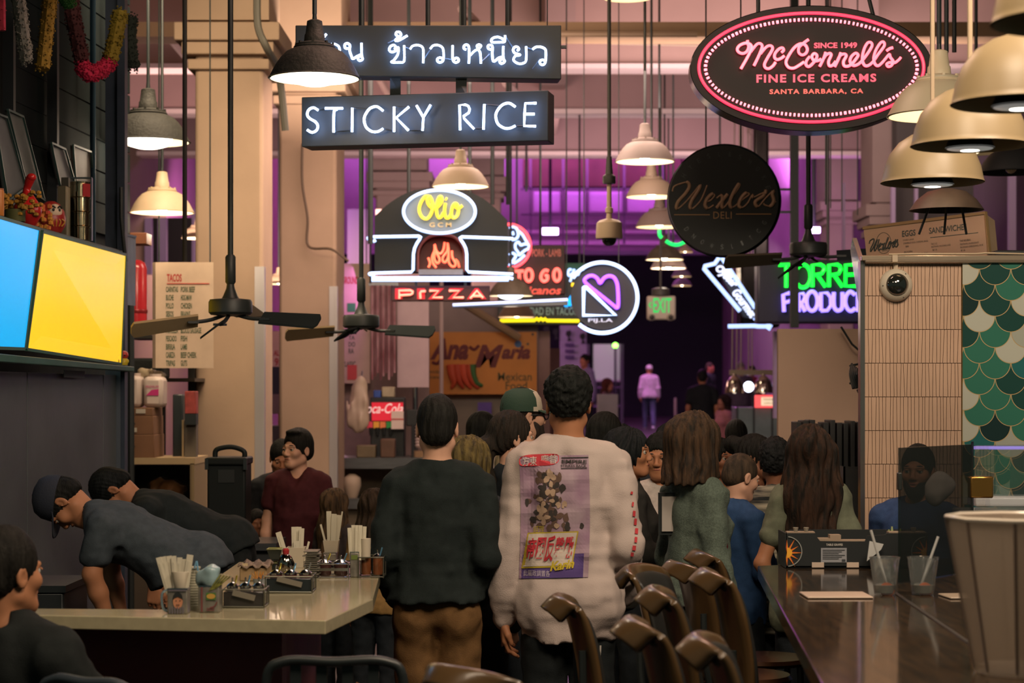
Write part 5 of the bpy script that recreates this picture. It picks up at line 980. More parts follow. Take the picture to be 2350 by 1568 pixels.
t = thing('wooden_box', 'brown wooden box high above the red cylinder', 'box', W(314, 560, 13.6)); PB(292, 534, 336, 560, 13.6, .2).obj('box', M('#7a4526', .6, noise=.2), t, bevel=.004); p = W(300, 560, 13.75); MB().rod(p, (p.x, p.y, 0), .025).obj('stand', BLK, t)
# ---------------------------------------------------------------- left counter and what stands on it
def onz(px, py, z): return W(px, py, F*(EYE-z)/(py-HY))
CZT = 1.04; up = V((0, 0, 1))
STONE = M('#a39a7c', .13, noise=.12, nscale=30, spec=.6)
t = thing('counter', 'cream stone bar counter with a cut corner and dark red base', 'counter', onz(500, 1415, CZT)*1.0); t.location.z = 0
top = [onz(*q, CZT) for q in ((-60, 1409), (747, 1425), (856, 1375), (880, 1288), (548, 1290), (392, 1399), (-60, 1396))]
m = MB().poly(top, up, -.042); m.obj('worktop', STONE, t, 0, bevel=.003)
ins = [V((p.x, p.y, 0)) for p in [top[0]+V((0, .12, 0)), top[1]+V((-.16, .25, 0)), top[2]+V((-.3, .1, 0)), top[3]+V((-.25, -.05, 0)), top[4]+V((.06, -.05, 0)), top[5]+V((.04, .05, 0)), top[6]]]
MB().poly(ins, up, CZT-.045).obj('base', M('#6e3336', .6, noise=.2, nscale=4), t, 0)
MB().poly([p+V((0, -.02, .28)) for p in ins[:2]]+[p+V((0, .0, .28)) for p in ins[:2]][::-1], up, .1).obj('kick_rail', M('#8a2c36', .5), t, 0)
WHITE = M('#b3a894', .6); TINM = M('#8f8a80', .35, metal=.5, noise=.3, nscale=40)
def S_(p): return p.y/F
def sticks(t, p, w, z0, spec, c='#c4bda8'):
    for i, (dx, h, tilt, wd) in enumerate(spec):
        a = p+V((dx*w, random.uniform(-.01, .01), z0)); d = V((math.sin(tilt), 0, math.cos(tilt)))
        m = MB(); Rm = Matrix.Rotation(tilt, 3, 'Y'); m.box(a+d*h/2, (wd, .003, h), R=Rm); m.box(a+d*h*.5+V((0, -.002, 0)), (wd*.35, .002, h*.7), R=Rm); m.obj('wrapped_chopsticks', M(c, .7), t, 0)
def tin(lab, x0, x1, yb, yt, fn=None):
    p = onz((x0+x1)/2, yb, CZT); s = S_(p); w = (x1-x0)*s; h = (yb-yt)*s; p = p+V((0, w*.5, 0)); t = thing('tin', lab, 'tin', p)
    MB().box(p+V((0, 0, h/2)), (w, w, h)).obj('body', TINM, t, bevel=.004); MB().box(p+V((0, 0, h)), (w*1.02, w*1.02, .004)).obj('rim', CHROME, t)
    return t, p, s, w, h
random.seed(11)
t, p, s, w, h = tin('square tin printed with an oval cartoon face, holding chopsticks', 384, 430, 1410, 1352)
pl = flat(p.y-w/2-.002); m = MB(); disc(m, pl, 408, 1381, 11, 17, .001, .001, 30); m.obj('portrait', M('#b47a5a', .5), t, 0)
m = MB(); m.poly([pl.at(x, y, .003) for x, y in [(396, 1378), (397, 1368), (402, 1361), (410, 1359), (417, 1365), (420, 1378), (417, 1374), (408, 1370), (400, 1373)]], -pl.n, .001); disc(m, pl, 404, 1379, 1.4, 1, .003, .001, 10); disc(m, pl, 413, 1379, 1.4, 1, .003, .001, 10); m.slab(quad(pl, 404, 1388, 412, 1389.4, .003), pl.n, .001); m.obj('portrait_hair', M('#18181a', .5), t, 0)
m = MB(); [m.slab(quad(pl, 388+i*6, 1394, 391+i*6, 1409, .001), pl.n, .001) for i in range(6)]; m.slab(quad(pl, 386, 1354, 428, 1357, .001), pl.n, .001); m.obj('print', M('#5d5660', .5), t, 0)
MB().lathe([(w*.3, 0), (w*.46, .05), (w*.44, .052), (w*.28, .004)], p+V((.006, 0, h)), 20, sy=.9).obj('paper_cup', WHITE, t, 40)
sticks(t, p, w, h-.02, [(-.5, .12, -.28, .016), (-.42, .12, -.2, .016), (-.3, .12, -.12, .016), (-.15, .12, -.06, .016), (.0, .115, .02, .016), (.12, .11, .06, .016), (.3, .125, .14, .02)])
MB().tube(catmull([p+V((-w*.55, 0, h*.95)), p+V((-w*.85, 0, h*.75)), p+V((-w*.8, 0, h*.2)), p+V((-w*.5, 0, h*.05))], 6), .004, 8).obj('handle', M('#8fa8b4', .2, metal=.5), t)
p = onz(440, 1402, CZT); s = S_(p); t = thing('jar', 'tall ribbed glass jar behind the cartoon face tin', 'jar', p+V((0, .05, 0))); q = p+V((0, .05, 0))
prof = [(13*s, 0), (14*s, 3*s)]+[x for k in range(14) for x in ((14*s, (5+k*6)*s), (14.8*s, (8+k*6)*s))]+[(13*s, 92*s), (12*s, 95*s)]
MB().lathe(prof, q, 20).obj('body', M('#93907c', .25, spec=.8), t, 20); MB().lathe([(15*s, 94*s), (15*s, 98*s), (13*s, 98*s)], q, 20).obj('rim', M('#a8a694', .2), t); MB().tube(catmull([q+V((4*s, -.03, 96*s)), q+V((9*s, -.03, 112*s)), q+V((12*s, -.03, 90*s))], 6), .003, 6).obj('spoon', M('#7fb4d4', .2, metal=.4), t)
t, p, s, w, h = tin('square tin with a green label and plastic bag, right of the cartoon face tin', 455, 503, 1407, 1346)
pl = flat(p.y-w/2-.002); m = MB().slab(quad(pl, 473, 1361, 495, 1377, .001), pl.n, .001); m.obj('label', M('#3f6a2c', .5), t, 0); m = MB(); disc(m, pl, 484, 1369, 10, 6, .003, .001, 24); m.obj('emblem', M('#b08a3a', .5), t, 0)
m = MB(); m.slab(quad(pl, 461, 1348, 465, 1405, .001), pl.n, .001); m.tube(catmull([pl.at(482, 1395, .002), pl.at(492, 1392, .002), pl.at(498, 1382, .002)], 5), .002, 6); [m.slab(quad(pl, 474, 1396+i*4, 492, 1398+i*4, .001), pl.n, .001) for i in range(2)]; m.obj('print', M('#6a3434', .5), t, 0)
g_ = SDF(np.arange(-.06, .06, .005), np.arange(-.05, .05, .005), np.arange(-.02, .09, .005)); g_.ell((0, 0, .02), (.036, .034, .045)); g_.rough(.012, (34, 34, 34), 2); v, f = g_.mesh()
tag(mk('plastic_bag', v+np.array(p+V((0, 0, h))), f, M('#7f979c', .3, spec=.7), None, 180), 'crumpled pale blue plastic bag stuffed in the green labelled tin', 'bag')
m = MB(); [m.box(p+V((.02+i*.008, -.02, h+.012)), (.004, .03, .06), R=Matrix.Rotation(.6+i*.1, 3, 'Y')) for i in range(4)]; m.obj('sauce_packet', M('#8a8a3a', .4, noise=.8, nscale=60), t, 0)
def caddy(lab, x0, x1, yb, yt, dep, c, jars, handle=True, bands=False, jc='#3a1c1a'):
    p = onz((x0+x1)/2, yb, CZT); s = S_(p); w = (x1-x0)*s; h = (yb-yt)*s; p = p+V((0, dep/2, 0)); t = thing('condiment_caddy', lab, 'caddy', p)
    m = MB(); e = .0025
    for z in (0.004, h): m.tube([p+V((-w/2, -dep/2, z)), p+V((w/2, -dep/2, z)), p+V((w/2, dep/2, z)), p+V((-w/2, dep/2, z))], e, 6, closed=True)
    for sx in (-1, 1):
        for sy in (-1, 1): m.rod(p+V((sx*w/2, sy*dep/2, 0)), p+V((sx*w/2, sy*dep/2, h)), e, 6)
    if bands: m.box(p+V((0, -dep/2, h*.62)), (w, .003, h*.2)); m.box(p+V((0, dep/2, h*.62)), (w, .003, h*.2))
    m.obj('frame', CHROME if bands else M('#6f6e62', .3, metal=.8), t)
    if c: MB().box(p+V((0, 0, h*.45)), (w*.96, dep*.94, h*.86)).obj('tray', c, t, bevel=.003)
    if handle: MB().box(p+V((w*.02, -dep/2-.004, h*.7)), (w*.55, .004, .018), R=Matrix.Rotation(.25 if c else -.2, 3, 'Y')).obj('tag_strip', M('#6d675a', .5), t)
    n = jars
    for i in range(n):
        q = p+V(((i-(n-1)/2)*w/n*.95, 0, h*(.1 if not c else .85))); r = min(w/n*.4, dep*.45); hh = h*(.82 if not c else .18)
        MB().lathe([(r*.85, 0), (r, hh*.15), (r, hh)], q, 20).obj('jar', M(jc, .12, spec=.8), t, 40)
        l = MB().lathe([(r*1.04, hh), (r*1.06, hh+.006), (r*.6, hh+.014), (r*.15, hh+.018), (r*.2, hh+.03), (0, hh+.034)], q, 20).obj('lid', CHROME, t, 40)
        MB().tube([q+V((r*.3, -r*.3, hh)), q+V((r*.9, -r*.6, hh+.04))], .003, 6).obj('spoon', M(('#b8a83a', '#6aa0c4', '#8a9096')[i % 3], .25, metal=.6), t)
    return t, p, w, h
caddy('clear sided dark condiment caddy nearest the counter edge', 510, 606, 1396, 1354, .12, M('#2b2624', .15, spec=.7), 3, jc='#55504a')
caddy('low black condiment tray with metal frame, middle of the counter', 609, 716, 1362, 1324, .13, M('#151c20', .25), 3, jc='#54201c')
caddy('wire caddy with two dark sauce jars, second from the far end', 720, 800, 1328, 1295, .13, None, 2, handle=False, bands=True)
caddy('wire caddy with a sauce jar at the far right end of the counter', 822, 880, 1327, 1280, .12, None, 2, handle=False, jc='#6a3a1c')
def stickcup(lab, x0, x1, yb, yt, zb, spec, square=True):
    y_ = F*(EYE-zb)/(yb-HY); p = W((x0+x1)/2, yb, y_)+V((0, .05, 0)); s = S_(p); w = (x1-x0)*s; h = (yb-yt)*s; t = thing('chopstick_cup', lab, 'cup', p)
    m = MB(); n = 4 if square else 24; Rz = Matrix.Rotation(D(45), 3, 'Z') if square else None; k = .707 if square else .5
    m.lathe([(w*k*.8, 0), (w*k, h), (w*k*.94, h), (w*k*.74, .006)], p, n, R=Rz); m.obj('cup', WHITE, t, 30, bevel=.004)
    sticks(t, p, w, h*.3, spec); return t, p, s
stickcup('white square cup of chopsticks in the middle of the counter', 656, 698, 1305, 1258, CZT+.0, [(-.5, .12, -.3, .022), (-.1, .135, -.02, .02), (.08, .135, .03, .02), (.22, .13, .05, .02), (.42, .08, .25, .008), (.0, .08, 0, .02)])
t, p, s, w, h = tin('square tin with rice paper label under the far white chopstick cup', 742, 772, 1296, 1270)
stickcup('white cup of chopsticks standing on the tin near the far end', 740, 776, 1270, 1242, p.z+h, [(-.3, .10, -.25, .008), (-.1, .15, -.03, .02), (.1, .14, .04, .02), (.25, .135, .1, .02), (.35, .15, .14, .006)])
t, p, s, w, h = tin('tall pale tin with green label at the far right of the counter', 803, 824, 1326, 1268)
MB().box(p+V((0, -w/2-.001, h*.8)), (w*.7, .002, h*.18)).obj('label', M('#5a6a2c', .5), t, 0)
sticks(t, p, w, h-.03, [(-.4, .12, -.06, .014), (-.1, .13, -.02, .014), (.2, .13, .02, .014), (.5, .13, .04, .014), (.9, .125, .05, .014)])
MB().lathe([(.018, 0), (.02, .07), (.016, .07)], p+V((.04, 0, h-.02)), 16).obj('paper_cup', WHITE, t)
p = onz(580, 1335, CZT)+V((0, .09, 0)); s = S_(p); t = thing('napkin_box', 'tan box topped with brown paper napkins behind the clear caddy', 'box', p); MB().box(p+V((0, 0, .025)), (62*s, .16, .05)).obj('body', M('#8d7350', .7), t, bevel=.004)
G = [[p+V((-34*s+68*s*i/10, -.09+.18*j/6, .054+.008*math.sin(i*1.7+j)+.004*math.sin(j*2.3))) for j in range(7)] for i in range(11)]; MB().sheet(G).obj('napkin', M('#7d6a5c', .9), t, solid=.006); MB().box(p+V((-.03, -.075, .035)), (.02, .004, .06), R=Matrix.Rotation(.3, 3, 'Z')).obj('card', M('#b09c78', .7), t)
p = onz(592, 1352, CZT)+V((0, .06, 0)); s = S_(p); t = thing('garnish_bowl', 'small grey bowl of orange and yellow shreds behind the clear caddy', 'bowl', p); MB().lathe([(14*s, 0), (17*s, 20*s), (16*s, 20*s), (13*s, 3*s)], p, 20).obj('bowl', M('#7f8484', .4), t); m = MB()
for i in range(24): a = p+V((random.uniform(-12, 12)*s, random.uniform(-10, 10)*s, 18*s)); m.tube([a, a+V((random.uniform(-.02, .02), 0, random.uniform(.01, .03)))], .0015, 5)
m.obj('shreds', M('#b0762a', .7), t)
for i, (x, z) in enumerate(((628, 0), (628, .052))):
    p = onz(x, 1318, CZT)+V((0, .05, z)); s = S_(p); t = thing('square_bowl', ('lower' if not i else 'upper')+' dark square bowl with green rim in the stack before the maroon shirt', 'bowl', p); MB().lathe([(14*s, 0), (24*s, 22*s), (26*s, 24*s), (22*s, 24*s), (13*s, 4*s)], p, 4, R=Matrix.Rotation(D(45), 3, 'Z')).obj('bowl', M('#20261f', .25), t, 20); MB().tube([p+V((a*17*s, b*17*s, 24*s)) for a, b in ((-1, -1), (1, -1), (1, 1), (-1, 1))], .003, 6, closed=True).obj('rim', M('#8d8a4a', .3), t)
p = onz(652, 1322, CZT)+V((0, .06, 0)); s = S_(p); t = thing('sauce_bottle', 'round chrome sauce pot reflecting red beside the white chopstick cup', 'pot', p); MB().lathe([(12*s, 0), (19*s, 12*s), (20*s, 26*s), (14*s, 40*s), (6*s, 48*s)], p, 24).obj('body', M('#a09a90', .1, metal=1), t, 60); MB().lathe([(7*s, 47*s), (8*s, 56*s), (5*s, 60*s)], p, 16).obj('lid', M('#9a2428', .3), t)
p = onz(714, 1330, CZT)+V((0, .07, 0)); s = S_(p); t0 = None
for k in range(14):
    q = p+V((random.uniform(-.004, .004), random.uniform(-.004, .004), .002+k*.0075)); o = MB().box(q, (32*s, .11, .004), rz=random.uniform(-.1, .1)).obj('serving_tray', M('#6f6a5e', .4, metal=.3)); tag(o, ORD[k]+' small dull tray from the bottom in the stack beside the white chopstick cup', 'tray', 'stacked small trays on the counter')
# drinks dispenser on a back counter behind the cooks
zb = .88; p = W(520, 1240, 11.4); p.z = zb; s = S_(p); bw = 94*s
t = thing('steel_counter', 'low steel back counter behind the bending cooks', 'counter', V((p.x-.4, p.y+.1, 0))); MB().box((p.x-.05, p.y+.1, zb-.02), (.7, .5, .04)).obj('worktop', STEEL, t); MB().box((p.x-.05, p.y+.12, .42), (.66, .44, .84)).obj('base', M('#2a2c2e', .5), t)
t = thing('drink_dispenser', 'tall black insulated drink dispenser with carrying handle', 'dispenser', p); BP = M('#0b0e0f', .5, spec=.25)
MB().box(p+V((0, .12, 92*s)), (bw*.94, .26, 184*s)).obj('body', BP, t, bevel=.012); MB().box(p+V((0, .12, 184*s)), (bw, .3, 18*s)).obj('lid', BP, t, bevel=.01)
MB().tube(catmull([p+V((-32*s, .1, 190*s)), p+V((-30*s, .1, 208*s)), p+V((-10*s, .1, 215*s)), p+V((12*s, .1, 215*s)), p+V((34*s, .1, 206*s)), p+V((36*s, .1, 190*s))], 5), 6*s, 10).obj('handle', BP, t)
m = MB(); [m.box(p+V((k*44*s, -.02, 178*s)), (8*s, .03, 26*s)) for k in (-1, 1)]; m.obj('latch', M('#2a3032', .3), t); MB().box(p+V((0, -.012, 150*s)), (bw*.4, .006, 30*s)).obj('label_recess', M('#101416', .6), t)
m = MB().rod(p+V((0, -.0, 34*s)), p+V((0, -.05, 32*s)), 6*s, 10).lathe([(5*s, 14*s), (4*s, 30*s)], p+V((0, -.05, 0)), 10); m.obj('tap', M('#20242a', .3), t); MB().ball(p+V((2*s, -.055, 36*s)), 3*s, 8).obj('tap_lever', CHROME, t)
t = thing('grill', 'dark flat grill and steel bins in front of the bending cook', 'grill', V((-2.3, 9.15, 0))); MB().box((-2.3, 9.15, .42), (.62, .5, .84)).obj('body', M('#3a3d40', .4, metal=.5), t, bevel=.01); MB().box((-2.3, 9.15, .855), (.64, .52, .03)).obj('top', M('#4a4d50', .35, metal=.8), t); MB().box((-2.2, 9.0, .9), (.14, .14, .07)).obj('bin', M('#6a7078', .25, metal=.9), t, bevel=.01)
# black slatted stool at the counter corner
def slat_stool(lab, X, Y, rz, c='#15191b', zt=.985, w=.36, name='bar_stool'):
    t = thing(name, lab, 'stool'); B_ = M(c, .4); h = .66
    MB().tube(catmull([V((-w/2, .2, h)), V((-w/2-.01, .22, zt-.06)), V((-w/2+.04, .225, zt)), V((0, .23, zt)), V((w/2-.04, .225, zt)), V((w/2+.01, .22, zt-.06)), V((w/2, .2, h))], 6), .014, 10).obj('back_frame', B_, t)
    for k in range(4): MB().box((-w/2+w*(k+1)/5, .218, (h+zt)/2), (.03, .01, zt-h)).obj('back_slat', B_, t)
    MB().box((0, 0, h), (w*1.05, .4, .035)).obj('seat', B_, t, bevel=.012)
    for sx in (-1, 1):
        for sy in (-1, 1): MB().tube([V((sx*w*.42, sy*.16, h)), V((sx*w*.5, sy*.2, 0.0))], .014, 8).obj('leg', B_, t)
    MB().tube([V((-w*.47, -.18, .22)), V((w*.47, -.18, .22)), V((w*.47, .18, .22)), V((-w*.47, .18, .22))], .009, 8, closed=True).obj('foot_ring', B_, t)
    t.location = (X, Y, 0); t.rotation_euler = (0, 0, rz); return t
slat_stool('black metal slatted bar stool in front of the counter corner', -.49, 5.76, D(180))
slat_stool('dark stool with a pale edged back beside the seated customer, bottom left', -.97, 5.3, D(150), c='#2a3038', zt=.99, w=.3)
# ---------------------------------------------------------------- shelves and goods between post and pillar (behind the left stall)
SY = 14.0; s = SY/F
t = thing('shelf_unit', 'pale shelf above a glass food case behind the cooks', 'shelf', W(370, 1060, SY)+V((0, .3, -W(370, 1060, SY).z)))
pbox(m := MB(), 250, 1051, 447, 1066, SY, .6); m.obj('shelf_board', M('#a08a66', .6), t); z0 = W(300, 1200, SY).z; a, b = W(250, 1200, SY), W(447, 1200, SY); MB().box(((a.x+b.x)/2, SY+.3, z0/2), (b.x-a.x, .6, z0)).obj('base', M('#4a3d30', .6), t)
[MB().box((W(x, 1200, SY).x, SY+.28, (z0+W(0, 1064, SY).z)/2), (.03, .56, W(0, 1064, SY).z-z0)).obj('upright', M('#7d6a4c', .6), t) for x in (256, 441)]; pbox(m := MB(), 258, 1066, 440, 1200, SY-.005, .006); m.obj('glass_front', M('#9aa09c', .1, trans=1, alpha=.25), t, 0)
pbox(m := MB(), 250, 1066, 447, 1200, SY+.58, .02); m.obj('back_panel', M('#3a352c', .7), t, 0)
for i, (x, y, w_, h_, c, lab) in enumerate(((310, 1150, 60, 60, '#a08a6c', 'pale wrapped bread pile'), (385, 1128, 70, 50, '#9a6a3c', 'orange brown wrapped bread pile'), (395, 1165, 80, 26, '#8d7658', 'flat pale tray of wrapped food'))):
    p = W(x, y+h_/2, SY+.25); p.z = z0+(.0 if i != 1 else .17); g_ = SDF(np.arange(-.2, .2, .012), np.arange(-.15, .15, .012), np.arange(-.06, .22, .012)); g_.ell((0, 0, .05), (w_*s*.55, .1, h_*s*.5)); g_.rough(.03, (20, 20, 20), i); g_.cut((0, 0, 0), (0, 0, 1)); v, f = g_.mesh(); tag(mk('food_pile', v+np.array(p), f, M(c, .4, noise=.4, nscale=16), None, 180), lab+' inside the glass case behind the cooks', 'food')
for i, (x0, x1, y0, y1, lab) in enumerate(((290, 354, 998, 1051, 'brown cardboard box with an arrow mark on the shelf, lowest of its stack'), (291, 352, 955, 998, 'brown cardboard box with a pale label, second of its stack'), (290, 350, 936, 955, 'flat brown cardboard box with a pale label, topmost of its stack'))):
    t = thing('cardboard_box', lab, 'box', W((x0+x1)/2, y1, SY)+V((0, .2, 0))); pbox(m := MB(), x0, y0, x1, y1, SY+.02, .4); m.obj('carton', M('#6d4a30', .8, noise=.15, nscale=8), t, bevel=.004); pl = flat(SY+.018); m = MB()
    if i < 2: m.slab(quad(pl, 302, y1-25, 308, y1-10), pl.n, .002); m.poly([pl.at(x, y) for x, y in ((299, y1-25), (305, y1-34), (311, y1-25))], pl.n, .002); m.obj('arrow_mark', M('#201a16', .8), t, 0)
    if i: MB().slab(quad(pl, 292+20*(i > 1), y1-16, 314+20*(i > 1), y1-6, .001), pl.n, .002).obj('label', M('#a39a8c', .6), t, 0)
for i, (x0, x1, y0, y1) in enumerate(((288, 317, 858, 938), (322, 368, 862, 940))):
    p = W((x0+x1)/2, 936, SY)+V((0, .2, 0)); w_ = (x1-x0)*s; h_ = (y1-y0)*s; t = thing('plastic_canister', ('plain white plastic canister partly behind the post' if not i else 'white plastic canister with a pink label') + ' on the cardboard boxes', 'canister', p); MB().box(p+V((0, 0, h_*.46)), (w_, .2, h_*.92)).obj('body', M('#b5a59c', .4), t, bevel=.03); MB().lathe([(w_*.3, h_*.9), (w_*.3, h_), (w_*.26, h_)], p, 18).obj('lid', M('#b5a59c', .4), t)
    if i: pl = flat(p.y-.102); m = MB(); m.poly([pl.at(x, y) for x, y in ((335, 908), (348, 895), (364, 893), (364, 908))], pl.n, .002); txt(m, pl, 'PREMIUM', 334, 885, 364, 891, .002); m.obj('label', M('#b0246a', .5), t, 0)
tag(PB(290, 822, 375, 869, SY+1.05, .3).obj('black_crate', M('#191b1a', .7, bump=.4, bscale=60), bevel=.02), 'black crate on the top of the rack under the taco menu board', 'crate')
p = W(345, 862, SY+.3); g_ = SDF(np.arange(-.14, .14, .01), np.arange(-.1, .1, .01), np.arange(-.08, .1, .01)); g_.ell((0, 0, 0), (.09, .06, .045)); g_.rough(.03, (24, 24, 24), 5); v, f = g_.mesh(); tag(mk('plastic_bag', v+np.array(p), f, M('#8f8068', .35, noise=.3), None, 180), 'crumpled clear plastic bag on the white canisters', 'bag')
t = thing('rack', 'dark rack frame standing behind the canisters and the taco board', 'rack', W(400, 1051, 15)*1.0); pbox(m := MB(), 286, 769, 447, 777, 15.0, .6); m.obj('shelf_board', M('#221d19', .6), t); pbox(m := MB(), 286, 868, 447, 876, 15.0, .5); m.obj('shelf_board', M('#3a2f26', .6), t); [MB().box((W(x, 0, 15.5).x, 15.5, 1.3), (.05, .05, 2.6)).obj('upright', M('#26221e', .5), t) for x in (292, 372, 440)]
p = W(425, 1050, SY)+V((0, .2, 0)); t = thing('steel_container', 'tall dull steel container on the shelf by the first pillar', 'container', p); MB().box(p+V((.01, 0, .13)), (.085, .1, .26)).obj('body', STEEL, t, bevel=.01); MB().box(p+V((-.04, -.05, .13)), (.014, .01, .26)).obj('strap', M('#a08a66', .6), t)
tag(PB(396, 905, 420, 1050, SY+.3, .12).obj('dark_bin', M('#1d2226', .4), bevel=.01), 'dark upright bin between the boxes and the steel container', 'bin')
t = thing('red_carton', 'red and pink carton with black base beside the first pillar', 'carton', W(438, 975, SY+.05)); pbox(m := MB(), 424, 898, 450, 950, SY+.05, .1); m.obj('carton', M('#9a3a34', .6, noise=.4, nscale=20), t, bevel=.004); pbox(m := MB(), 424, 950, 450, 975, SY+.05, .1); m.obj('base', M('#15181a', .5), t); pbox(m := MB(), 424, 975, 450, 1051, SY+.12, .08); m.obj('stand', M('#5d5448', .5), t)
# between the pillars
for i, (x0, x1, y0, y1, c, lab) in enumerate(((600, 660, 842, 905, '#1c1a20', 'dark board with purple print below the price board between the pillars'), (600, 660, 905, 950, '#6d5a50', 'pale brown panel between the pillars'), (638, 660, 950, 977, '#8a6a1c', 'mustard yellow box between the pillars'), (600, 660, 977, 1300, '#3f3a34', 'dark grey crate rack between the pillars'))):
    tag(PB(x0, y0, x1, y1, 21.6, .3).obj(('panel', 'panel', 'box', 'crate_rack')[i], M(c, .6, noise=.2, nscale=6), smooth=0), lab, ('board', 'panel', 'box', 'rack')[i])
# ---------------------------------------------------------------- middle stall behind the second pillar
Y0 = 19.6; s = Y0/F
t = thing('kitchen_counter', 'long steel kitchen counter with lower shelf in the middle stall', 'counter', W(900, 1060, Y0)+V((0, .4, -W(900, 1060, Y0).z)))
pbox(m := MB(), 770, 1051, 1040, 1076, Y0, .8); m.obj('worktop', STEEL, t); pbox(m := MB(), 770, 1145, 1040, 1168, Y0-.1, .9); m.obj('lower_shelf', STEEL, t); pbox(m := MB(), 770, 1168, 1040, 1290, Y0, .7); m.obj('cabinet', M('#6a5d4a', .6, noise=.2), t); pbox(m := MB(), 770, 1076, 1040, 1145, Y0+.7, .05); m.obj('back_panel', M('#84735a', .6, noise=.15), t); a = W(770, 1290, Y0); b = W(1040, 1290, Y0)
MB().box(((a.x+b.x)/2, Y0+.4, a.z/2), (b.x-a.x, .7, a.z)).obj('base', M('#3a342c', .7), t)
zt = W(0, 1051, Y0).z
t = thing('soda_machine', 'black soda machine with a lit red front and cup dispensers', 'machine', W(890, 1045, Y0+.3))
pbox(m := MB(), 850, 912, 928, 1051, Y0+.45, .3); m.obj('body', M('#1a1c1e', .4), t, bevel=.01); pbox(m := MB(), 853, 924, 925, 966, Y0+.43, .04); m.obj('lit_panel', M('#b81c2a', .3, emit=.55, ecol='#e0283c'), t, 0)
pl = flat(Y0+.425); m = MB(); txt(m, pl, 'Coca-Cola', 826, 926, 925, 949, italic=.35, bold=.01); vv = [v for v in m.v]; m.obj('script_lettering', M('#e8c8c4', .4, emit=.5), t, 0)
for i, c in enumerate(('#c83a4a', '#c8862a', '#c86a3a', '#2a7a3a', '#d8c0b8')): pbox(m := MB(), 842+i*15, 968, 855+i*15, 983, Y0+.43, .03); m.obj('flavour_label', M(c, .4, emit=.25), t, 0)
for i in range(4): p = W(851+i*15, 1000, Y0+.42); MB().lathe([(.012, 0), (.018, .04), (.02, .08)], p, 10).obj('nozzle', BLK, t)
pbox(m := MB(), 898, 944, 926, 985, Y0+.38, .05); m.obj('white_card', M('#cdb4a8', .5, emit=.1), t, 0); pbox(m := MB(), 898, 961, 926, 964, Y0+.375, .01); m.obj('card_stripe', M('#b83a3a', .5), t, 0)
t = thing('wall_board', 'blank pale pink board above the soda machine', 'board', W(948, 890, Y0+.8)); pbox(m := MB(), 912, 690, 984, 889, Y0+.8, .06); m.obj('board', M('#b79ea2', .6, noise=.08), t, 0); m = MB(); p = W(953, 890, Y0+.83); m.rod(V((p.x, p.y, zt)), V((p.x, p.y, W(0, 700, Y0).z)), .03, 10); m.obj('pole', CHROME, t)
t = thing('plastic_curtain', 'hanging strips of clear pink plastic packaging beside the second pillar', 'curtain', W(880, 880, Y0+.5)); m = MB()
for i in range(9):
    x = 852+i*6.4; a = W(x, 655, Y0+.45+.05*(i % 2)); b = W(x+4.8, 655, Y0+.47); c = W(x, 872-8*(i % 3), Y0+.5); m.slab([a, b, V((b.x, b.y, c.z)), V((a.x, a.y, c.z))], (0, 1, 0), .01)
m.obj('strips', M('#a88088', .25, noise=.4, nscale=12, stretch=(1, 1, .4), spec=.8, c2='#7d4a52'), t, 0); PB(846, 648, 914, 656, Y0+.5, .05).obj('rail', STEEL, t); p = W(850, 650, Y0+.5); MB().rod(p, V((p.x, p.y, 6.52)), .01).obj('hanger', BLK, t)
t = thing('plastic_bag', 'white plastic carrier bags hanging beside the second pillar', 'bag', W(828, 980, Y0+.25)); g_ = SDF(np.arange(-.2, .2, .012), np.arange(-.12, .12, .012), np.arange(-.3, .3, .012)); g_.chain([(0, 0, .2), (-.02, 0, 0), (-.03, 0, -.16)], [.06, .09, .115], fl=.6); g_.rough(.03, (20, 20, 6), 3); v, f = g_.mesh(); mk('bag', v+np.array(W(828, 925, Y0+.25)), f, M('#b5a08c', .5, noise=.15, nscale=6), t, 180); p = W(828, 880, Y0+.25); MB().rod(p, p+V((0, .2, .12)), .008).obj('hook', STEEL, t)
for i, (x, lab) in enumerate(((966, 'left'), (1004, 'right'))):
    for k in range(11): p = W(x, 1038, Y0+.3); o = MB().lathe([(.0, 0), (.055, 0), (.078, .02), (.079, .03), (.06, .034)], (p.x, p.y, p.z+k*.031+.045), 4, R=Matrix.Rotation(D(45), 3, 'Z'), sx=1.0).obj('takeout_box', M('#c0aaa6', .6), smooth=0); tag(o, '%s foam takeout box from the bottom in the %s stack on the steel counter' % (ORD[k], lab), 'box', lab+' stack of foam takeout boxes')
    tag(MB().box((W(x, 1045, Y0+.3).x, Y0+.3, zt+.03), (.17, .2, .06)).obj('wooden_tray', M('#8a6a4a', .6)), 'wooden tray under the %s stack of foam boxes' % lab, 'tray')
t = thing('grill_spatula', 'black square spatula sign on a stick between the foam box stacks', 'spatula', W(945, 1045, Y0+.1)); pbox(m := MB(), 932, 940, 958, 978, Y0+.1, .03); m.obj('blade', M('#1b1d1f', .5), t, bevel=.01); p = W(947, 978, Y0+.11); MB().rod(V((p.x, p.y, zt)), p+V((0, 0, .03)), .014).obj('handle', M('#24262a', .5), t)
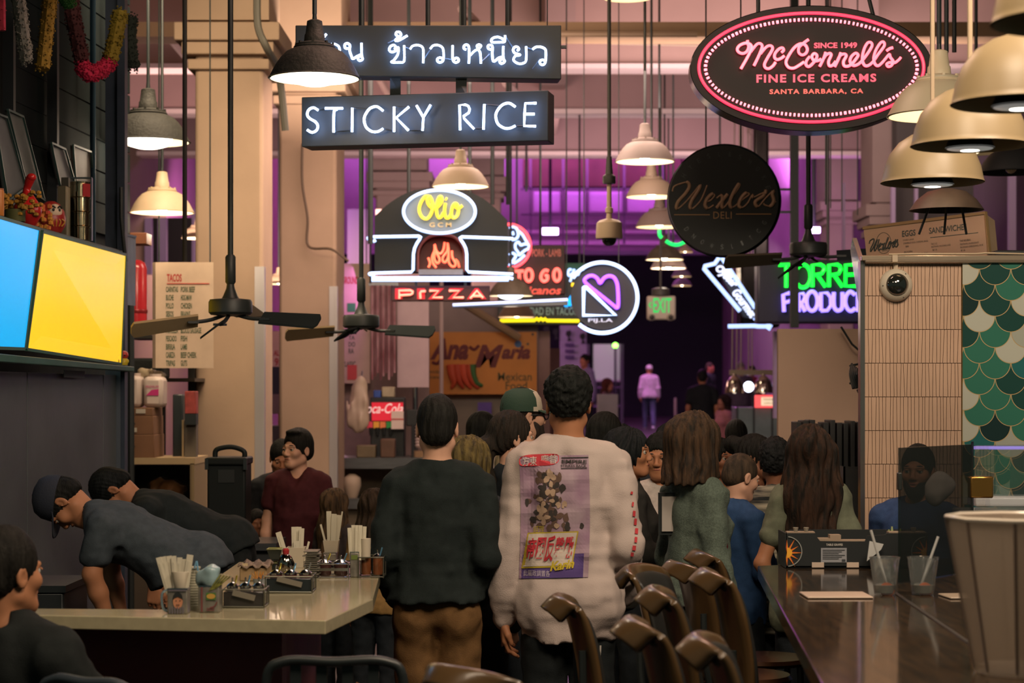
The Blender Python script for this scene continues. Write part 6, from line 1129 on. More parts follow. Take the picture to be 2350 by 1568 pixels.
for nm, x0, x1, y0, y1, c, lab, ct in (('paper_bag', 818, 862, 1022, 1050, '#6a5a42', 'brown wrapped parcel at the left of the steel counter', 'parcel'), ('wooden_crate', 873, 906, 1008, 1050, '#5d4030', 'brown wooden box in front of the soda machine', 'box'), ('blue_carton', 857, 874, 896, 916, '#2a4a9a', 'small blue carton on top of the soda machine', 'carton'), ('steel_pan', 876, 905, 888, 914, '#a89a80', 'pale steel pan on top of the soda machine', 'pan')):
    yy = Y0+.02 if y1 > 1000 else Y0+.5; o = PB(x0, y0, x1, y1+(1 if y1 > 1000 else -2), yy, .2).obj(nm, M(c, .5, noise=.2, nscale=12), bevel=.01); tag(o, lab, ct)
tag(MB().lathe([(.05, 0), (.09, .12), (.085, .2), (.03, .24)], W(806, 1145, Y0)+V((0, .1, 0)), 16).obj('flour_bag', M('#b09c88', .6), smooth=60), 'pale tapered bag on the lower steel shelf', 'bag')
pipe([(1013, 640, 21.5), (1013, 906, 21.5), (1013, 1269, 21.5)], .022, 'thin pale pole in front of the orange stall board', M('#b09a98', .5), 'pole', 'pole')
pipe([(1070, 700, 23.5), (1190, 775, 23.8)], .05, 'slanted brown beam over the orange stall board', M('#7a604a', .6), 'brace', 'brace')
a = W(790, 640, 21.2); b = W(985, 1050, 21.2); tag(MB().box(((a.x+b.x)/2, 21.25, a.z/2), (b.x-a.x, .08, a.z)).obj('stall_partition', M('#8d7672', .7, noise=.25, nscale=5), smooth=0), 'mauve stall partition behind the soda machine and hanging plastic', 'partition')
# stall behind the orange board
for nm, x0, x1, y0, y1, Y, c, lab, ct in (('serving_counter', 958, 1235, 905, 1010, 24.2, '#7f7468', 'grey serving front below the orange stall board', 'stall'), ('purple_box', 1096, 1128, 924, 960, 23.6, '#4a2f86', 'purple box under the orange stall board', 'box'), ('stall_wall', 985, 1235, 690, 765, 25.3, '#6f5f5c', 'pale stall wall above the orange board', 'panel'),
 ('end_partition', 1236, 1262, 760, 1000, 25.5, '#a5827c', 'pale pink end panel right of the orange stall board', 'panel'), ('display_rack', 1262, 1285, 800, 1000, 27, '#5d3434', 'dark red rack right of the orange stall board', 'rack'), ('poster_wall', 1285, 1346, 746, 872, 40, '#b09ac8', 'lilac poster wall with dark figures beyond the stalls', 'board'), ('grey_cabinet', 1372, 1418, 905, 1005, 32, '#8d8a8a', 'light grey cabinet to the right of the curly haired head', 'cabinet')):
    m = MB(); a, b = W(x0, y1, Y), W(x1, y0, Y); zl = RAMP(Y) if nm in ('serving_counter', 'end_partition', 'display_rack', 'grey_cabinet', 'stall_wall', 'poster_wall', 'purple_box') else a.z; m.box(((a.x+b.x)/2, Y+.15+.1*(nm == 'purple_box'), (zl+b.z)/2), (b.x-a.x, .3, b.z-zl)); tag(m.obj(nm, M(c, .6, noise=.15, nscale=4), smooth=0), lab, ct)
m = MB(); pl = flat(39.9)
for x, y in ((1254, 750), (1275, 756), (1305, 760), (1337, 766)): m.poly([pl.at(x+a, y+b) for a, b in ((-5, 0), (5, -2), (6, 8), (2, 14), (7, 22), (-3, 24), (-1, 14), (-7, 8))], pl.n, .02)
pm = m.obj('figure_print', M('#1e1a24', .7), bpy.data.objects['poster_wall'], 0); m = MB(); [m.slab(quad(pl, 1297, 788+i*14, 1318, 796+i*14), pl.n, .02) for i in range(3)]; m.obj('text_print', M('#5a3f7a', .7), bpy.data.objects['poster_wall'], 0)
for i, (x, y, r, h_, c, lab) in enumerate(((1550, 990, 3, 75, '#c0a8b4', 'pale slim bollard left of the man in black'), (1670, 985, 3, 70, '#b8a0b0', 'pale slim bollard beside the steel food stall'))):
    p = W(x, y, 40); tag(MB().lathe([(.03, 0), (.03, h_*40/F), (.0, h_*40/F+.02)], (p.x, p.y, p.z), 12).rod((p.x, p.y, RAMP(p.y)), p, .03).obj('bollard', M(c, .5)), lab, 'bollard')
# steel food stall with heat lamps on the right
YS = 26; t = thing('heat_lamp_rail', 'steel rail with two chrome heat lamps hung on chains', 'lamp', W(1730, 860, YS)); pbox(m := MB(), 1675, 849, 1795, 861, YS, .12); m.obj('rail', M('#8d7f6c', .4, metal=.5), t)
for x in (1686, 1752):
    p = W(x, 902, YS-.05); R = 23*YS/F; d = plabel(MB().lathe([(R, 0), (R*.98, R*.4), (R*.8, R*1.1), (R*.45, R*1.55), (R*.2, R*1.7), (R*.15, R*1.9)], p, 28).obj('shade', M('#b5aca0', .15, metal=1), t, 60), 'chrome heat lamp shade'); MB().ball(p+V((0, 0, R*.3)), R*.35, 12).obj('bulb', M('#ffeeda', .3, emit=2), d)
for x0, x1 in ((1688, 1680), (1701, 1690), (1706, 1700), (1716, 1718), (1721, 1726)): m = MB(); a = W(x1, 850, YS); m.rod(a, V((W(x0, 600, YS).x, YS, 6.5)), .008, 6); m.obj('chain', M('#7a6f66', .4, metal=.7), t)
p = W(1718, 888, YS+.5); tag(MB().ball(p, .07, 14).obj('spot_lamp', M('#e4ecff', .3, emit=5)), 'bright white spot lamp between the chrome heat lamps', 'lamp')
t = thing('food_case', 'glass and steel food case below the chrome heat lamps', 'case', W(1735, 1010, YS)+V((0, .3, -W(1735, 1010, YS).z))); pbox(m := MB(), 1690, 935, 1800, 1010, YS+.02, .6); m.obj('case', M('#8a9aa0', .25, metal=.3, noise=.2, nscale=5), t, bevel=.01); a, b = W(1690, 1010, YS), W(1800, 1010, YS); MB().box(((a.x+b.x)/2, YS+.35, a.z/2), (b.x-a.x, .6, a.z)).obj('base', M('#5a5f62', .4), t); m = MB(); [pbox(m, x, 935, x+4, 1010, YS, .03) for x in (1690, 1728, 1770)]; m.obj('frame', M('#2d3238', .4), t)
t = thing('lit_sign', 'small lit red and white sign on the glass food case', 'sign', W(1760, 936, YS-.05)); pbox(m := MB(), 1733, 907, 1790, 936, YS-.05, .07); m.obj('box', M('#e04a4a', .4, emit=1.2, ecol='#ff5a5a'), t, bevel=.01); pl = flat(YS-.055); MB().slab(quad(pl, 1747, 912, 1789, 931, .002), pl.n, .002).obj('panel', M('#f0dcc0', .4, emit=.9, ecol='#ffe0b8'), t, 0); m = MB(); txt(m, pl, 'MARKET', 1752, 914, 1786, 920, .006); txt(m, pl, 'GRILL', 1752, 923, 1780, 928, .006); m.obj('lettering', M('#8a2a24', .5), t, 0)
tag(PB(1775, 869, 1800, 884, YS+.4, .05).obj('light_strip', M('#c8d4ff', .3, emit=1.4), smooth=0), 'white light strip at the back of the glass food case', 'lamp')
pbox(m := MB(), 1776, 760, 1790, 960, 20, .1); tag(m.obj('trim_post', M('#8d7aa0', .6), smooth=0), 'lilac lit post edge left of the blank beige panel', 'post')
# ---------------------------------------------------------------- right: tiled pier, menu board, counter
TY = 8.85; s = TY/F
a, b = W(1982, 600, TY), W(2420, 600, TY); ztop = a.z
w = struct(MB().box(((a.x+b.x)/2, TY+.07, ztop/2), (b.x-a.x, .12, ztop)).obj('wall_tiled_pier', M('#8a6a50', .8), smooth=0))
random.seed(5); m = MB(); rows = [598.5, 609]+[679+77.3*i for i in range(0, 8)]; pl = flat(TY)
for r in range(len(rows)-1):
    y0, y1 = rows[r]+.9, rows[r+1]-.5; n = 27; top_ = [1984+(2206-1984)*i/n+(random.uniform(-2, 2) if 0 < i < n else 0) for i in range(n+1)]; bot = [1984+(2206-1984)*i/n+(random.uniform(-2, 2) if 0 < i < n else 0) for i in range(n+1)]
    for i in range(n): m.slab([pl.at(top_[i]+.55, y0), pl.at(top_[i+1]-.55, y0), pl.at(bot[i+1]-.55, y1), pl.at(bot[i]+.55, y1)], pl.n, .004)
m.obj('strip_tiles', M('#c2a086', .35, noise=.08, nscale=5), w, 0)
m = MB(); g = MB(); r = 36.2
for k in range(19):
    cy = 584+k*36; off = .022-.001*k
    for i in range(-1, 4):
        cx = 2247.5+i*72.4+(36.2 if k % 2 else 0)
        def clip(pts): return [(min(max(x, 2209), 2419), min(max(y, 599), 1285)) for x, y in pts]
        g.poly([pl.at(x, y, off) for x, y in clip(ring(cx, cy-2, r, r+.5, n=40))], -pl.n, .001)
        m.poly([pl.at(x, y, off+.0006) for x, y in clip(ring(cx, cy-2, r-1.7, r-1.2, n=40))], -pl.n, .001, mi=random.choice((0, 0, 1, 1, 2, 2, 3, 4, 5)))
MB().slab(quad(pl, 2208, 598, 2420, 1290, 0), pl.n, .0035).obj('scallop_back', M('#1c4a40', .4), w, 0)
g.obj('scallop_grout', M('#b59a68', .5), w, 0); m.obj('scallop_tiles', [M('#2f6b58', .25), M('#173f38', .25), M('#122b29', .25), M('#9da092', .3), M('#b0b1a2', .3), M('#22605e', .25)], w, 0)
MB().box(((a.x+b.x)/2, TY-.012, ztop+.012), (b.x-a.x+.03, .06, .024)).rod((a.x, TY-.03, ztop), (b.x, TY-.03, ztop), .011, 10).obj('top_trim', M('#b8a48c', .25, metal=.7), w, bevel=.004)
MB().box((a.x-.006, TY+.02, ztop/2), (.02, .06, ztop)).obj('edge_trim', M('#a8a098', .2, metal=.9), w); p = W(2208, 900, TY-.004); MB().box((p.x, p.y, ztop/2), (.004, .01, ztop)).obj('tile_divider', M('#a88a4a', .3, metal=.6), w)
t = thing('dome_camera', 'white wall dome camera on the beige tiles', 'camera', W(2055, 655, TY-.02)); p = W(2055, 655, TY-.004); RX = Matrix.Rotation(D(90), 3, 'X')
MB().lathe([(38*s, 0), (38*s, .012), (35*s, .03), (26*s, .042), (25.5*s, .036)], p, 40, R=RX).obj('housing', M('#c9bda8', .4), t, 40); MB().ball(p+V((0, -.036, 0)), (25*s, .036, 25*s), 24).obj('dome', M('#14140f', .05, spec=1, coat=1), t); m = MB(); [m.ball(p+V((math.cos(k)*32*s, -.034, math.sin(k)*32*s)), 1.8*s, 8) for k in (.9, 3.2, 5.2)]; m.obj('screw', M('#5a5248', .4), t)
q = W(2055, 600, TY-.012); MB().box((q.x, q.y, (q.z+p.z)/2+.03), (10*s, .015, q.z-p.z-.04)).box((q.x-.01, q.y-.02, q.z+.01), (12*s, .05, .03)).obj('cable_cover', M('#bba88e', .5), t); pipe([(2040, 584, TY-.04), (2100, 583, TY-.03), (2240, 583, TY-.03), (2262, 581, TY-.03), (2350, 583, TY-.03)], .004, 'thin cable lying along the top of the tiled pier', M('#a8977c', .5), 'cable', 'cable')
pl = Plane((1985, 527, 10.6), (2262, 492, 9.9), (1993, 640, 10.4)); t = thing('menu_board', 'tilted beige sandwich menu board above the tiled pier', 'sign', pl.at(2130, 585)); MB().slab([pl.at(x, y) for x, y in ((1982, 526), (2262, 491), (2276, 640), (1994, 640))], -pl.n, .07).obj('board', M('#8f7a62', .6, noise=.06), t, smooth=0)
m = MB().tube([pl.at(x, y, .0) for x, y in ((1982, 524), (2262, 489), (2276, 640))], .011, 4); m.obj('frame', M('#7a6440', .5), t, 0)
def ptx(m, t_, x0, y0, x1, y1, **k): txt(m, pl, t_, x0, y0, x1, y1, dy=-(x1-x0)*.115, **k)
m = MB(); ptx(m, 'EGGS', 2070, 530, 2101, 544, bold=.02); ptx(m, 'SANDWICHES', 2132, 523, 2218, 537, bold=.01); m.slab([pl.at(2135, 545), pl.at(2245, 533.5), pl.at(2245, 535), pl.at(2135, 546.5)], pl.n, .001); m.obj('heading', M('#223430', .7), t, 0)
m = MB()
for t_, x0, y0, x1 in (('SWEET JANE', 2072, 550, 2097), ('SCRAMBLED EGGS, CHEDDAR, BAGEL', 2073, 557, 2130), ('$8', 2078, 564, 2085), ('BIG POPPA', 2075, 577, 2094), ('TWO EGGS, PASTRAMI, ROLL', 2076, 584, 2130), ('THE O.G.', 2136, 558, 2151), ('PASTRAMI, MUSTARD, RYE', 2137, 565, 2181), ('$15', 2140, 572, 2150), ('UNCLE LEO', 2139, 583, 2166), ('THE REUBEN', 2202, 551, 2227), ('PASTRAMI, SAUERKRAUT', 2203, 559, 2246), ('RUSSIAN DRESSING, RYE', 2204, 566, 2256), ('$16', 2205, 573, 2215)): ptx(m, t_, x0, y0, x1, y0+4.4)
m.obj('lettering', M('#3a3a30', .7), t, 0)
m = MB(); m.tube([pl.at(x, y, .001) for x, y in ring(2028, 558, 17, 24, n=40)], .0015, 4, closed=True); ptx(m, 'DELI', 2025, 570, 2037, 577); m.obj('emblem_ring', M('#2c3a34', .7), t, 0)
m = MB()
for st in WX[:]:
    P = catmull([pl.at(1995+(x-140)*.0465, 577+(y-890)*.078-(x-140)*.0062, .002) for x, y in st], 4); m.tube(P, .0035, 5)
m.obj('script_lettering', M('#1e2c28', .6), t)
pl2 = Plane((1965, 548, 9.4), (1982, 590, 8.9), (1968, 640, 9.4)); tag(MB().slab([pl2.at(x, y) for x, y in ((1966, 546), (1983, 598), (1979, 690), (1961, 575))], -pl2.n, .02).obj('menu_edge', M('#8a9a8c', .2, metal=.6), smooth=0), 'glossy edge of a menu board left of the tiled pier', 'board')
pbox(m := MB(), 2284, 574, 2420, 598, 9.6, .2); tag(m.obj('black_box', M('#17191c', .5, bump=.5, bscale=40), bevel=.01), 'black fuzzy box on top of the pier at the right edge', 'box')
tag(PB(1786, 755, 1992, 1030, 11.2, .06).obj('blank_panel', M('#a88d78', .7, noise=.06, nscale=3), smooth=0), 'large blank beige panel left of the tiled pier', 'panel'); bp = bpy.data.objects['blank_panel']; p = W(1890, 1030, 11.2); MB().box((p.x, 11.23, p.z/2), (.9, .06, p.z)).obj('lower_panel', M('#3a3028', .7), bp, 0)
pipe([(1930, 750, 11.1), (1955, 790, 11.1), (1978, 810, 11.1)], .006, 'dark cable hanging before the blank beige panel', BLK, 'cable', 'cable')
t = thing('wire_basket', 'black wire basket hung at the left edge of the tiled pier', 'basket', W(1968, 890, 9.6)); m = MB()
for i in range(5): m.tube(catmull([W(1955+i*3, 835+i*3, 9.6-.02*i), W(1951+i*4, 860, 9.55-.02*i), W(1958+i*5, 892, 9.5)], 4), .006, 6)
for y in (840, 860, 880): m.tube([W(1951, y, 9.6), W(1984, y-8, 9.5)], .006, 6)
m.obj('wires', BLK, t); p = W(1968, 900, 9.55); MB().rod(p, p+V((.05, 0, .03)), .012).obj('hook', STEEL, t)
# binders and acrylic holder behind the green shirt
YB = 10.2; random.seed(9)
t = thing('rack', 'dark shelf rack holding black menu binders', 'rack', W(1900, 1080, YB)*1.0); t.location.z = 0
pbox(m := MB(), 1820, 1078, 1986, 1090, YB, .3); m.obj('shelf_board', M('#1f1c1a', .5), t); p = W(1905, 1090, YB); MB().box((p.x, YB+.15, p.z/2), (.36, .28, p.z)).obj('base', M('#15171a', .6), t)
for i in range(10):
    x = 1828+i*15.5; yt = 966+random.uniform(-2, 8); o = PB(x, yt, x+random.uniform(10, 14), 1078, YB+.03, .2).obj('menu_binder', M('#1d1e20', .5), bevel=.003); tag(o, '%s black upright menu binder from the left, behind the long haired woman' % ORD[i], 'binder', 'black menu binders in a row')
t = thing('acrylic_holder', 'tall clear acrylic holder beside the tiled pier', 'holder', W(1958, 1230, 9.3)); pbox(m := MB(), 1936, 1071, 1978, 1232, 9.3, .01); m.obj('front', M('#8d9698', .08, trans=.9, spec=.7), t, 0); pbox(m := MB(), 1936, 1071, 1940, 1232, 9.3, .14); m.obj('side', M('#9aa4a6', .08, trans=.8), t, 0); pbox(m := MB(), 1938, 1228, 1978, 1240, 9.3, .14); m.obj('base', M('#3a3a3a', .4), t); MB().box((W(1958, 1240, 9.3).x, 9.38, W(1958, 1240, 9.3).z/2), (.1, .14, W(1958, 1240, 9.3).z)).obj('stand', M('#26211e', .6), t)
# wooden counter
CT = 1.07; WOOD = M('#3e2c1b', .09, noise=.45, nscale=4, stretch=(12, 1.2, 1), spec=.55, c2='#241a12')
ex = lambda Y: .358+.0755*Y
t = thing('bar_counter', 'long polished dark wooden bar counter on the right', 'counter', V((1.6, 5, 0)))
yf = F*(EYE-CT)/(1299-HY); top = [V((ex(2.0), 2.0, CT)), V((2.6, 2.0, CT)), V((2.6, 7.95, CT)), V((1.3, 7.95, CT)), V((1.14, yf+.1, CT)), V((ex(yf), yf, CT))]
MB().poly(top, up, -.05).obj('worktop', WOOD, t, 0, bevel=.004); MB().poly([V((p.x+(.42 if p.x < 2 else 0), p.y-.1*(p.y > 5), 0)) for p in top], up, CT-.05).obj('base', M('#2a201a', .6), t, 0)
q0, q1 = onz(2072, 1374, CT), onz(2159, 1433, CT); d = (q1-q0).normalized(); MB().box((q0+d*.6)+V((0, 0, .001)), (1.6, .012, .004), rz=math.atan2(d.y, d.x)).obj('seam', M('#15100c', .5), t, 0)
# ---------------------------------------------------------------- on and around the wooden counter
pl = flat(7.5); Yb = 7.5; s = Yb/F
def bz(y): return EYE-(y-HY)*s
t = thing('fruit_box', 'black cardboard fruit box with an orange sun star at each end', 'box', onz(1960, 1303, CT)); zb = CT+.002
def crtn(pts, dep, y0=Yb): m = MB(); m.poly([V((W(x, 0, y0).x, y0, max(bz(y), zb))) for x, y in pts], V((0, 1, 0)), dep); return m
BC = M('#17191b', .45)
crtn([(1804, 1310), (1804, 1224), (1872, 1224), (1874, 1232), (1882, 1242), (1925, 1243), (1985, 1243), (1990, 1230), (2030, 1228), (2036, 1224), (2127, 1224), (2127, 1310)], .006).obj('front_panel', BC, t, 0)
crtn([(1812, 1310), (1812, 1224), (2119, 1224), (2119, 1310)], .006, Yb+.2).obj('back_panel', BC, t, 0)
for x in (1804, 2127): a = W(x, 0, Yb).x; MB().box((a, Yb+.1, (zb+bz(1224))/2), (.006, .2, bz(1224)-zb)).obj('side_panel', BC, t, 0)
MB().box((W(1965, 0, Yb).x, Yb+.1, zb+.004), (.52, .2, .006)).obj('bottom', M('#5a4630', .8), t, 0)
for x0, y0, x1, y1 in ((1806, 1221, 1870, 1226), (1875, 1236, 1905, 1246), (1905, 1228, 1930, 1246), (1930, 1240, 1990, 1246), (2040, 1221, 2125, 1226)): pbox(m := MB(), x0, y0, x1, y1, Yb+.012, .05); m.obj('folded_flap', M('#8d7a66', .7), t, 0)
f = -.002
def star(cx, cy, sgn, r):
    for k in range(7):
        a = D(-90+k*30); b0, b1 = a-D(11), a+D(11); tip = (cx+sgn*r*math.cos(a)*(1 if k % 2 else .82), cy+r*math.sin(a)*(1 if k % 2 else .82)); q = [(cx, cy), (cx+sgn*r*.32*math.cos(b0), cy+r*.32*math.sin(b0)), tip]; q2 = [(cx, cy), tip, (cx+sgn*r*.32*math.cos(b1), cy+r*.32*math.sin(b1))]
        yield q, q2
for cx, sg in ((1806, 1), (2126, -1)):
    m = MB()
    for q, q2 in star(cx, 1269, sg, 37): m.add([pl.at(x, y, .002) for x, y in q], [(0, 1, 2)], 0); m.add([pl.at(x, y, .002) for x, y in q2], [(0, 1, 2)], 1)
    m.add([pl.at(cx+sg*12*math.cos(D(a)), 1269+12*math.sin(D(a)), .003) for a in range(-90, 91, 15)], [tuple(range(13))], 2); m.obj('sun_star', [M('#c8501e', .5), M('#d8861e', .5), M('#dfa02a', .5)], t, 0)
    m = MB(); m.tube([pl.at(cx+sg*34*math.cos(D(a)), 1266+34*math.sin(D(a)), .003) for a in range(-85, 86, 10)], .0022, 4); m.obj('ring_print', M('#8a8d88', .5), t, 0)
m = MB(); m.slab(quad(pl, 1884, 1258, 1943, 1291, .001), pl.n, .001); m.obj('label', M('#85868a', .5), t, 0); m = MB(); txt(m, pl, 'TABLE GRAPES', 1896, 1248, 1934, 1253, .002, bold=.02); m.obj('lettering', M('#b5b0a8', .5), t, 0)
m = MB(); [m.slab(quad(pl, 1888, 1262+i*4, 1939-7*(i % 3), 1263.5+i*4, .003), pl.n, .0005) for i in range(6)]; m.slab(quad(pl, 1932, 1284, 1940, 1289, .003), pl.n, .0005); m.obj('label_print', M('#33363a', .5), t, 0)
for x in (1863, 1943): m = MB(); m.slab(quad(pl, x, 1291, x+28, 1303, .001), pl.n, .002); m.obj('hand_hole', M('#b5a291', .6), t, 0, bevel=.004)
for i, x in enumerate((1826, 1850, 2096)): p = V((W(x, 0, Yb+.02).x, Yb+.02, bz(1224))); tag(MB().lathe([(.004, -.004), (.006, .006), (.011, .02), (.010, .02), (0, .008)], p, 12).obj('push_pin', M('#a8a090', .3, metal=.4), smooth=60), 'small pale plug on the fruit box rim, %s from the left' % ('first', 'second', 'third')[i], 'plug')
for i, (x, y, c) in enumerate(((2040, 1222, '#7f8a5a'), (2047, 1216, '#8a9468'), (2066, 1222, '#8a9440'))):
    p = V((W(x, 0, Yb+.06+.03*i).x, Yb+.06+.03*i, zb+.006)); h_ = bz(y)-zb; tag(MB().lathe([(.008, 0), (.010, h_*.3), (.010, h_*.7), (.006, h_*.85), (.003, h_)], p, 10).obj('bottle', M(c, .3), smooth=60), 'slim greenish tube standing in the fruit box, %s from the left' % ('first', 'second', 'third')[i], 'bottle')
pl3 = Plane((1995, 1245, 7.45), (2030, 1249, 7.47), (1990, 1285, 7.42)); tag(MB().slab([pl3.at(x, y) for x, y in ((1996, 1242), (2028, 1249), (2022, 1262), (1990, 1288))], -pl3.n, .003).obj('receipt', M('#9c9c98', .6), smooth=0), 'small printed card leaning on the fruit box', 'card')
# drinks
GL = M('#dfe6e4', .06, trans=.92, ior=1.2, spec=.6, alpha=.55)
for i, (cx, w_) in enumerate(((2035, 68), (2123, 70))):
    p = onz(cx, 1368, CT)+V((0, .035, 0)); s2 = p.y/F; h_ = 83*s2; r1 = w_/2*s2; r0 = r1*.7
    t = thing('plastic_cup', ('left' if not i else 'right')+' clear plastic drink cup with a straw and an orange slice', 'cup', p)
    MB().lathe([(0, .002), (r0, .002), (r1, h_), (r1*1.04, h_+.002), (r1*1.04, h_+.005), (r1*.97, h_+.004), (r0*.95, .006), (0, .006)], p, 30).obj('cup', GL, t, 60)
    MB().lathe([(0, .008), (r0*.93, .008), (r0*1.02, h_*.28), (0, h_*.28)], p, 24).obj('ice_drink', M('#b5b2a4', .2, trans=.3), t)
    a = p+V((.005, -.01, h_*.14)); MB().lathe([(.022, 0), (.024, .002), (.024, .006), (.022, .008)], a, 20, R=Matrix.Rotation(1.2, 3, 'X')).obj('orange_slice', M('#c8602a', .4), t)
    d = V((-.055, 0, .19)) if not i else V((.06, 0, .17)); a = p+V((.01 if not i else -.01, .0, .02)); MB().rod(a, a+d, .0045, 8).obj('straw', M('#b8b8b4', .4, alpha=.8), t)
tag(MB().box(onz(1918, 1369, CT)+V((0, 0, .004)), (.21, .17, .007), rz=.02).obj('tray', M('#b5a08e', .4), bevel=.003), 'flat pale tray lying on the wooden counter left of the cups', 'tray')
tag(MB().box(onz(2180, 1371, CT)+V((.03, 0, .004)), (.1, .13, .006), rz=.1).obj('tray', M('#9c8a76', .4), bevel=.003), 'small pale tray lying right of the drink cups', 'tray')
# glass screen
t = thing('glass_screen', 'smoked glass screen standing on the wooden counter with a brass clamp', 'screen', onz(2150, 1334, CT))
pg = Plane((2067, 1028, 6.9), (2230, 1017, 7.35), (2067, 1300, 6.9)); a0, a1 = pg.at(2067, 1028), pg.at(2230, 1017)
def gp(a, b, z0, z1): return [V((a.x, a.y, z1)), V((b.x, b.y, z1)), V((b.x, b.y, z0)), V((a.x, a.y, z0))]
MB().slab(gp(a0, a1, CT+.004, a0.z), -pg.n, .01).obj('pane', M('#141b19', .04, spec=.35, alpha=.72), t, 0)
MB().slab(gp(a1, a1+V((.012, .02, 0)), CT+.004, a1.z+.005), (0, 1, 0), .012).obj('edge', M('#12201c', .2), t, 0)
p = pg.at(2250, 1118, .02); MB().box(p, (.085, .05, .08)).obj('clamp', M('#a87c3a', .25, metal=.85), t, bevel=.006); p = pg.at(2064, 1105, .004); MB().box(p, (.014, .03, .06)).obj('hinge', M('#1a1c1a', .4), t, bevel=.003)
b1 = a1+V((.5, .25, 0)); t = thing('glass_screen', 'clear glass screen with white shelf edge in front of the scallop tiles', 'screen', a1+V((.2, .1, CT-a1.z)))
MB().slab(gp(a1+V((.02, .03, 0)), b1, CT+.004, a1.z-.01), (0, 1, 0), .01).obj('pane', M('#b8c4be', .03, trans=.95, ior=1.15, alpha=.35), t, 0)
q = W(2236, 1152, 8.0); MB().box((q.x+.25, 8.05, q.z), (.5, .15, .035)).obj('shelf', M('#c8c8cc', .3), t, bevel=.004); q = W(2236, 1028, 8.0); MB().box((q.x+.25, 8.0, q.z), (.5, .02, .012)).obj('light_strip', M('#8f86c8', .3, emit=.7, ecol='#8a78e0'), t)
t = thing('glass_case', 'milky glass case below the white shelf behind the clear screen', 'case', W(2300, 1230, 8.1)); MB().box((W(2300, 0, 8.2).x+.03, 8.25, (W(0, 1168, 8.2).z+CT)/2), (.42, .2, W(0, 1168, 8.2).z-CT-.005)).obj('body', M('#8f9696', .3, noise=.2), t, bevel=.01)
# big translucent vessel at the right edge
p = onz(2368, 1560, CT)+V((0, .1, 0)); p.z = CT; s2 = p.y/F; RZ = Matrix.Rotation(.2, 3, 'Z')
t = thing('ice_bucket', 'large faceted translucent pale vessel at the right edge of the counter', 'vessel', p); h_ = .36
MB().lathe([(0, .002), (102*s2, .002), (106*s2, .012), (166*s2, h_), (168*s2, h_+.008), (160*s2, h_+.006), (98*s2, .02), (0, .02)], p, 9, R=RZ).obj('body', M('#b8a694', .25, alpha=.62, ior=1.2), t, 20)
m = MB()
for k in range(9): a = 2*math.pi*k/9+.2; m.rod(p+V((math.cos(a)*104*s2, math.sin(a)*104*s2, .012)), p+V((math.cos(a)*167*s2, math.sin(a)*167*s2, h_)), .004, 6)
m.obj('rib', M('#6d5c50', .3), t); m = MB(); m.tube([p+V((math.cos(2*math.pi*k/9+.2)*167*s2, math.sin(2*math.pi*k/9+.2)*167*s2, h_+.006)) for k in range(9)], .006, 6, closed=True); m.obj('rim', M('#d0c4b4', .2), t)
# ---------------------------------------------------------------- bar chairs with rolled brown shell backs
BR = M('#4a3418', .28, noise=.15, nscale=6, coat=.25); BRW = M('#4a2c18', .2, noise=.2, nscale=5)
def shell_pts(zt, hw, off=0):
    pr = catmull([(-.27, 0, zt-.035), (-.243, 0, zt-.008), (-.222, 0, zt), (-.2, 0, zt-.03), (-.178, 0, zt-.1), (-.158, 0, zt-.2), (-.146, 0, zt-.3), (-.14, 0, zt-.41)], 4); G = []
    for i, q in enumerate(pr):
        u = i/(len(pr)-1); wd = hw*min(1, .72+.9*u)*(1-.18*max(0, u-.6)/.4); r = []
        for j in range(-7, 8):
            v = j/7; e = abs(v)**3; r.append(V((q.x+.05*v*v+off, v*wd, q.z-.03*e*(1-u))))
        G.append(r)
    return G
def chair(lab, px, py, rz, zt=1.1):
    sc_ = (py-HY)/(EYE-zt); Y = F/sc_; X = (px-HX)/sc_; t = thing('bar_chair', lab, 'chair', group='brown shell bar chairs along the wooden counter')
    MB().sheet(shell_pts(zt, .165)).obj('backrest', BR, t, 60, solid=.016)
    plabel(MB().sheet(shell_pts(zt-.02, .145, .016)[4:]).obj('back_pad', M('#1a1614', .5), t, 60, solid=.012), 'dark inner pad')
    m = MB(); N = 24; pr = [(.0, 0), (.165, .0), (.175, .012), (.165, .026), (0, .03)]; m.lathe(pr, (0.03, 0, .69), N, sx=1.05); m.obj('seat', BRW, t, 40)
    for sy in (-1, 1): MB().tube(catmull([V((-.13, sy*.12, .70)), V((-.15, sy*.13, .8)), V((-.155, sy*.13, .95))], 5), .012, 8).obj('back_strut', BLK, t)
    for sx in (-1, 1):
        for sy in (-1, 1): MB().rod((.03+sx*.12, sy*.12, .69), (.03+sx*.155, sy*.155, 0), .013, 8).obj('leg', BLK, t)
    MB().tube([V((.03+.195*math.cos(k), .195*math.sin(k), .25)) for k in [i*.3927 for i in range(16)]], .009, 8, closed=True).obj('foot_ring', BLK, t)
    a = D(rz); t.rotation_euler = (0, 0, a); t.location = (X+.222*math.cos(a), Y+.222*math.sin(a), 0); return t
chair('brown shell bar chair right behind the white shirted man', 1280, 1370, 2, 1.10)
chair('brown bar chair in the middle row, lower of the overlapping pair', 1448, 1424, 4, 1.16)
chair('brown bar chair in the middle row, upper of the overlapping pair', 1497, 1352, -2, 1.17)
chair('brown bar chair turned to show its dark inside, beside the white sleeve', 1452, 1300, -22, 1.15)
chair('brown bar chair with broad shiny back in front of the grey cardigan', 1548, 1292, 12, 1.12)
chair('farthest brown bar chair by the hem of the grey cardigan', 1600, 1266, 4, 1.12)
chair('brown bar chair just before the farthest one, with a rolled top', 1618, 1310, 2, 1.18)
chair('nearest brown bar chair, low in the picture before the counter', 1600, 1462, -4, 1.16)
chair('blurred bar chair top at the bottom edge before the tan trousers', 1045, 1536, 40, 1.1)
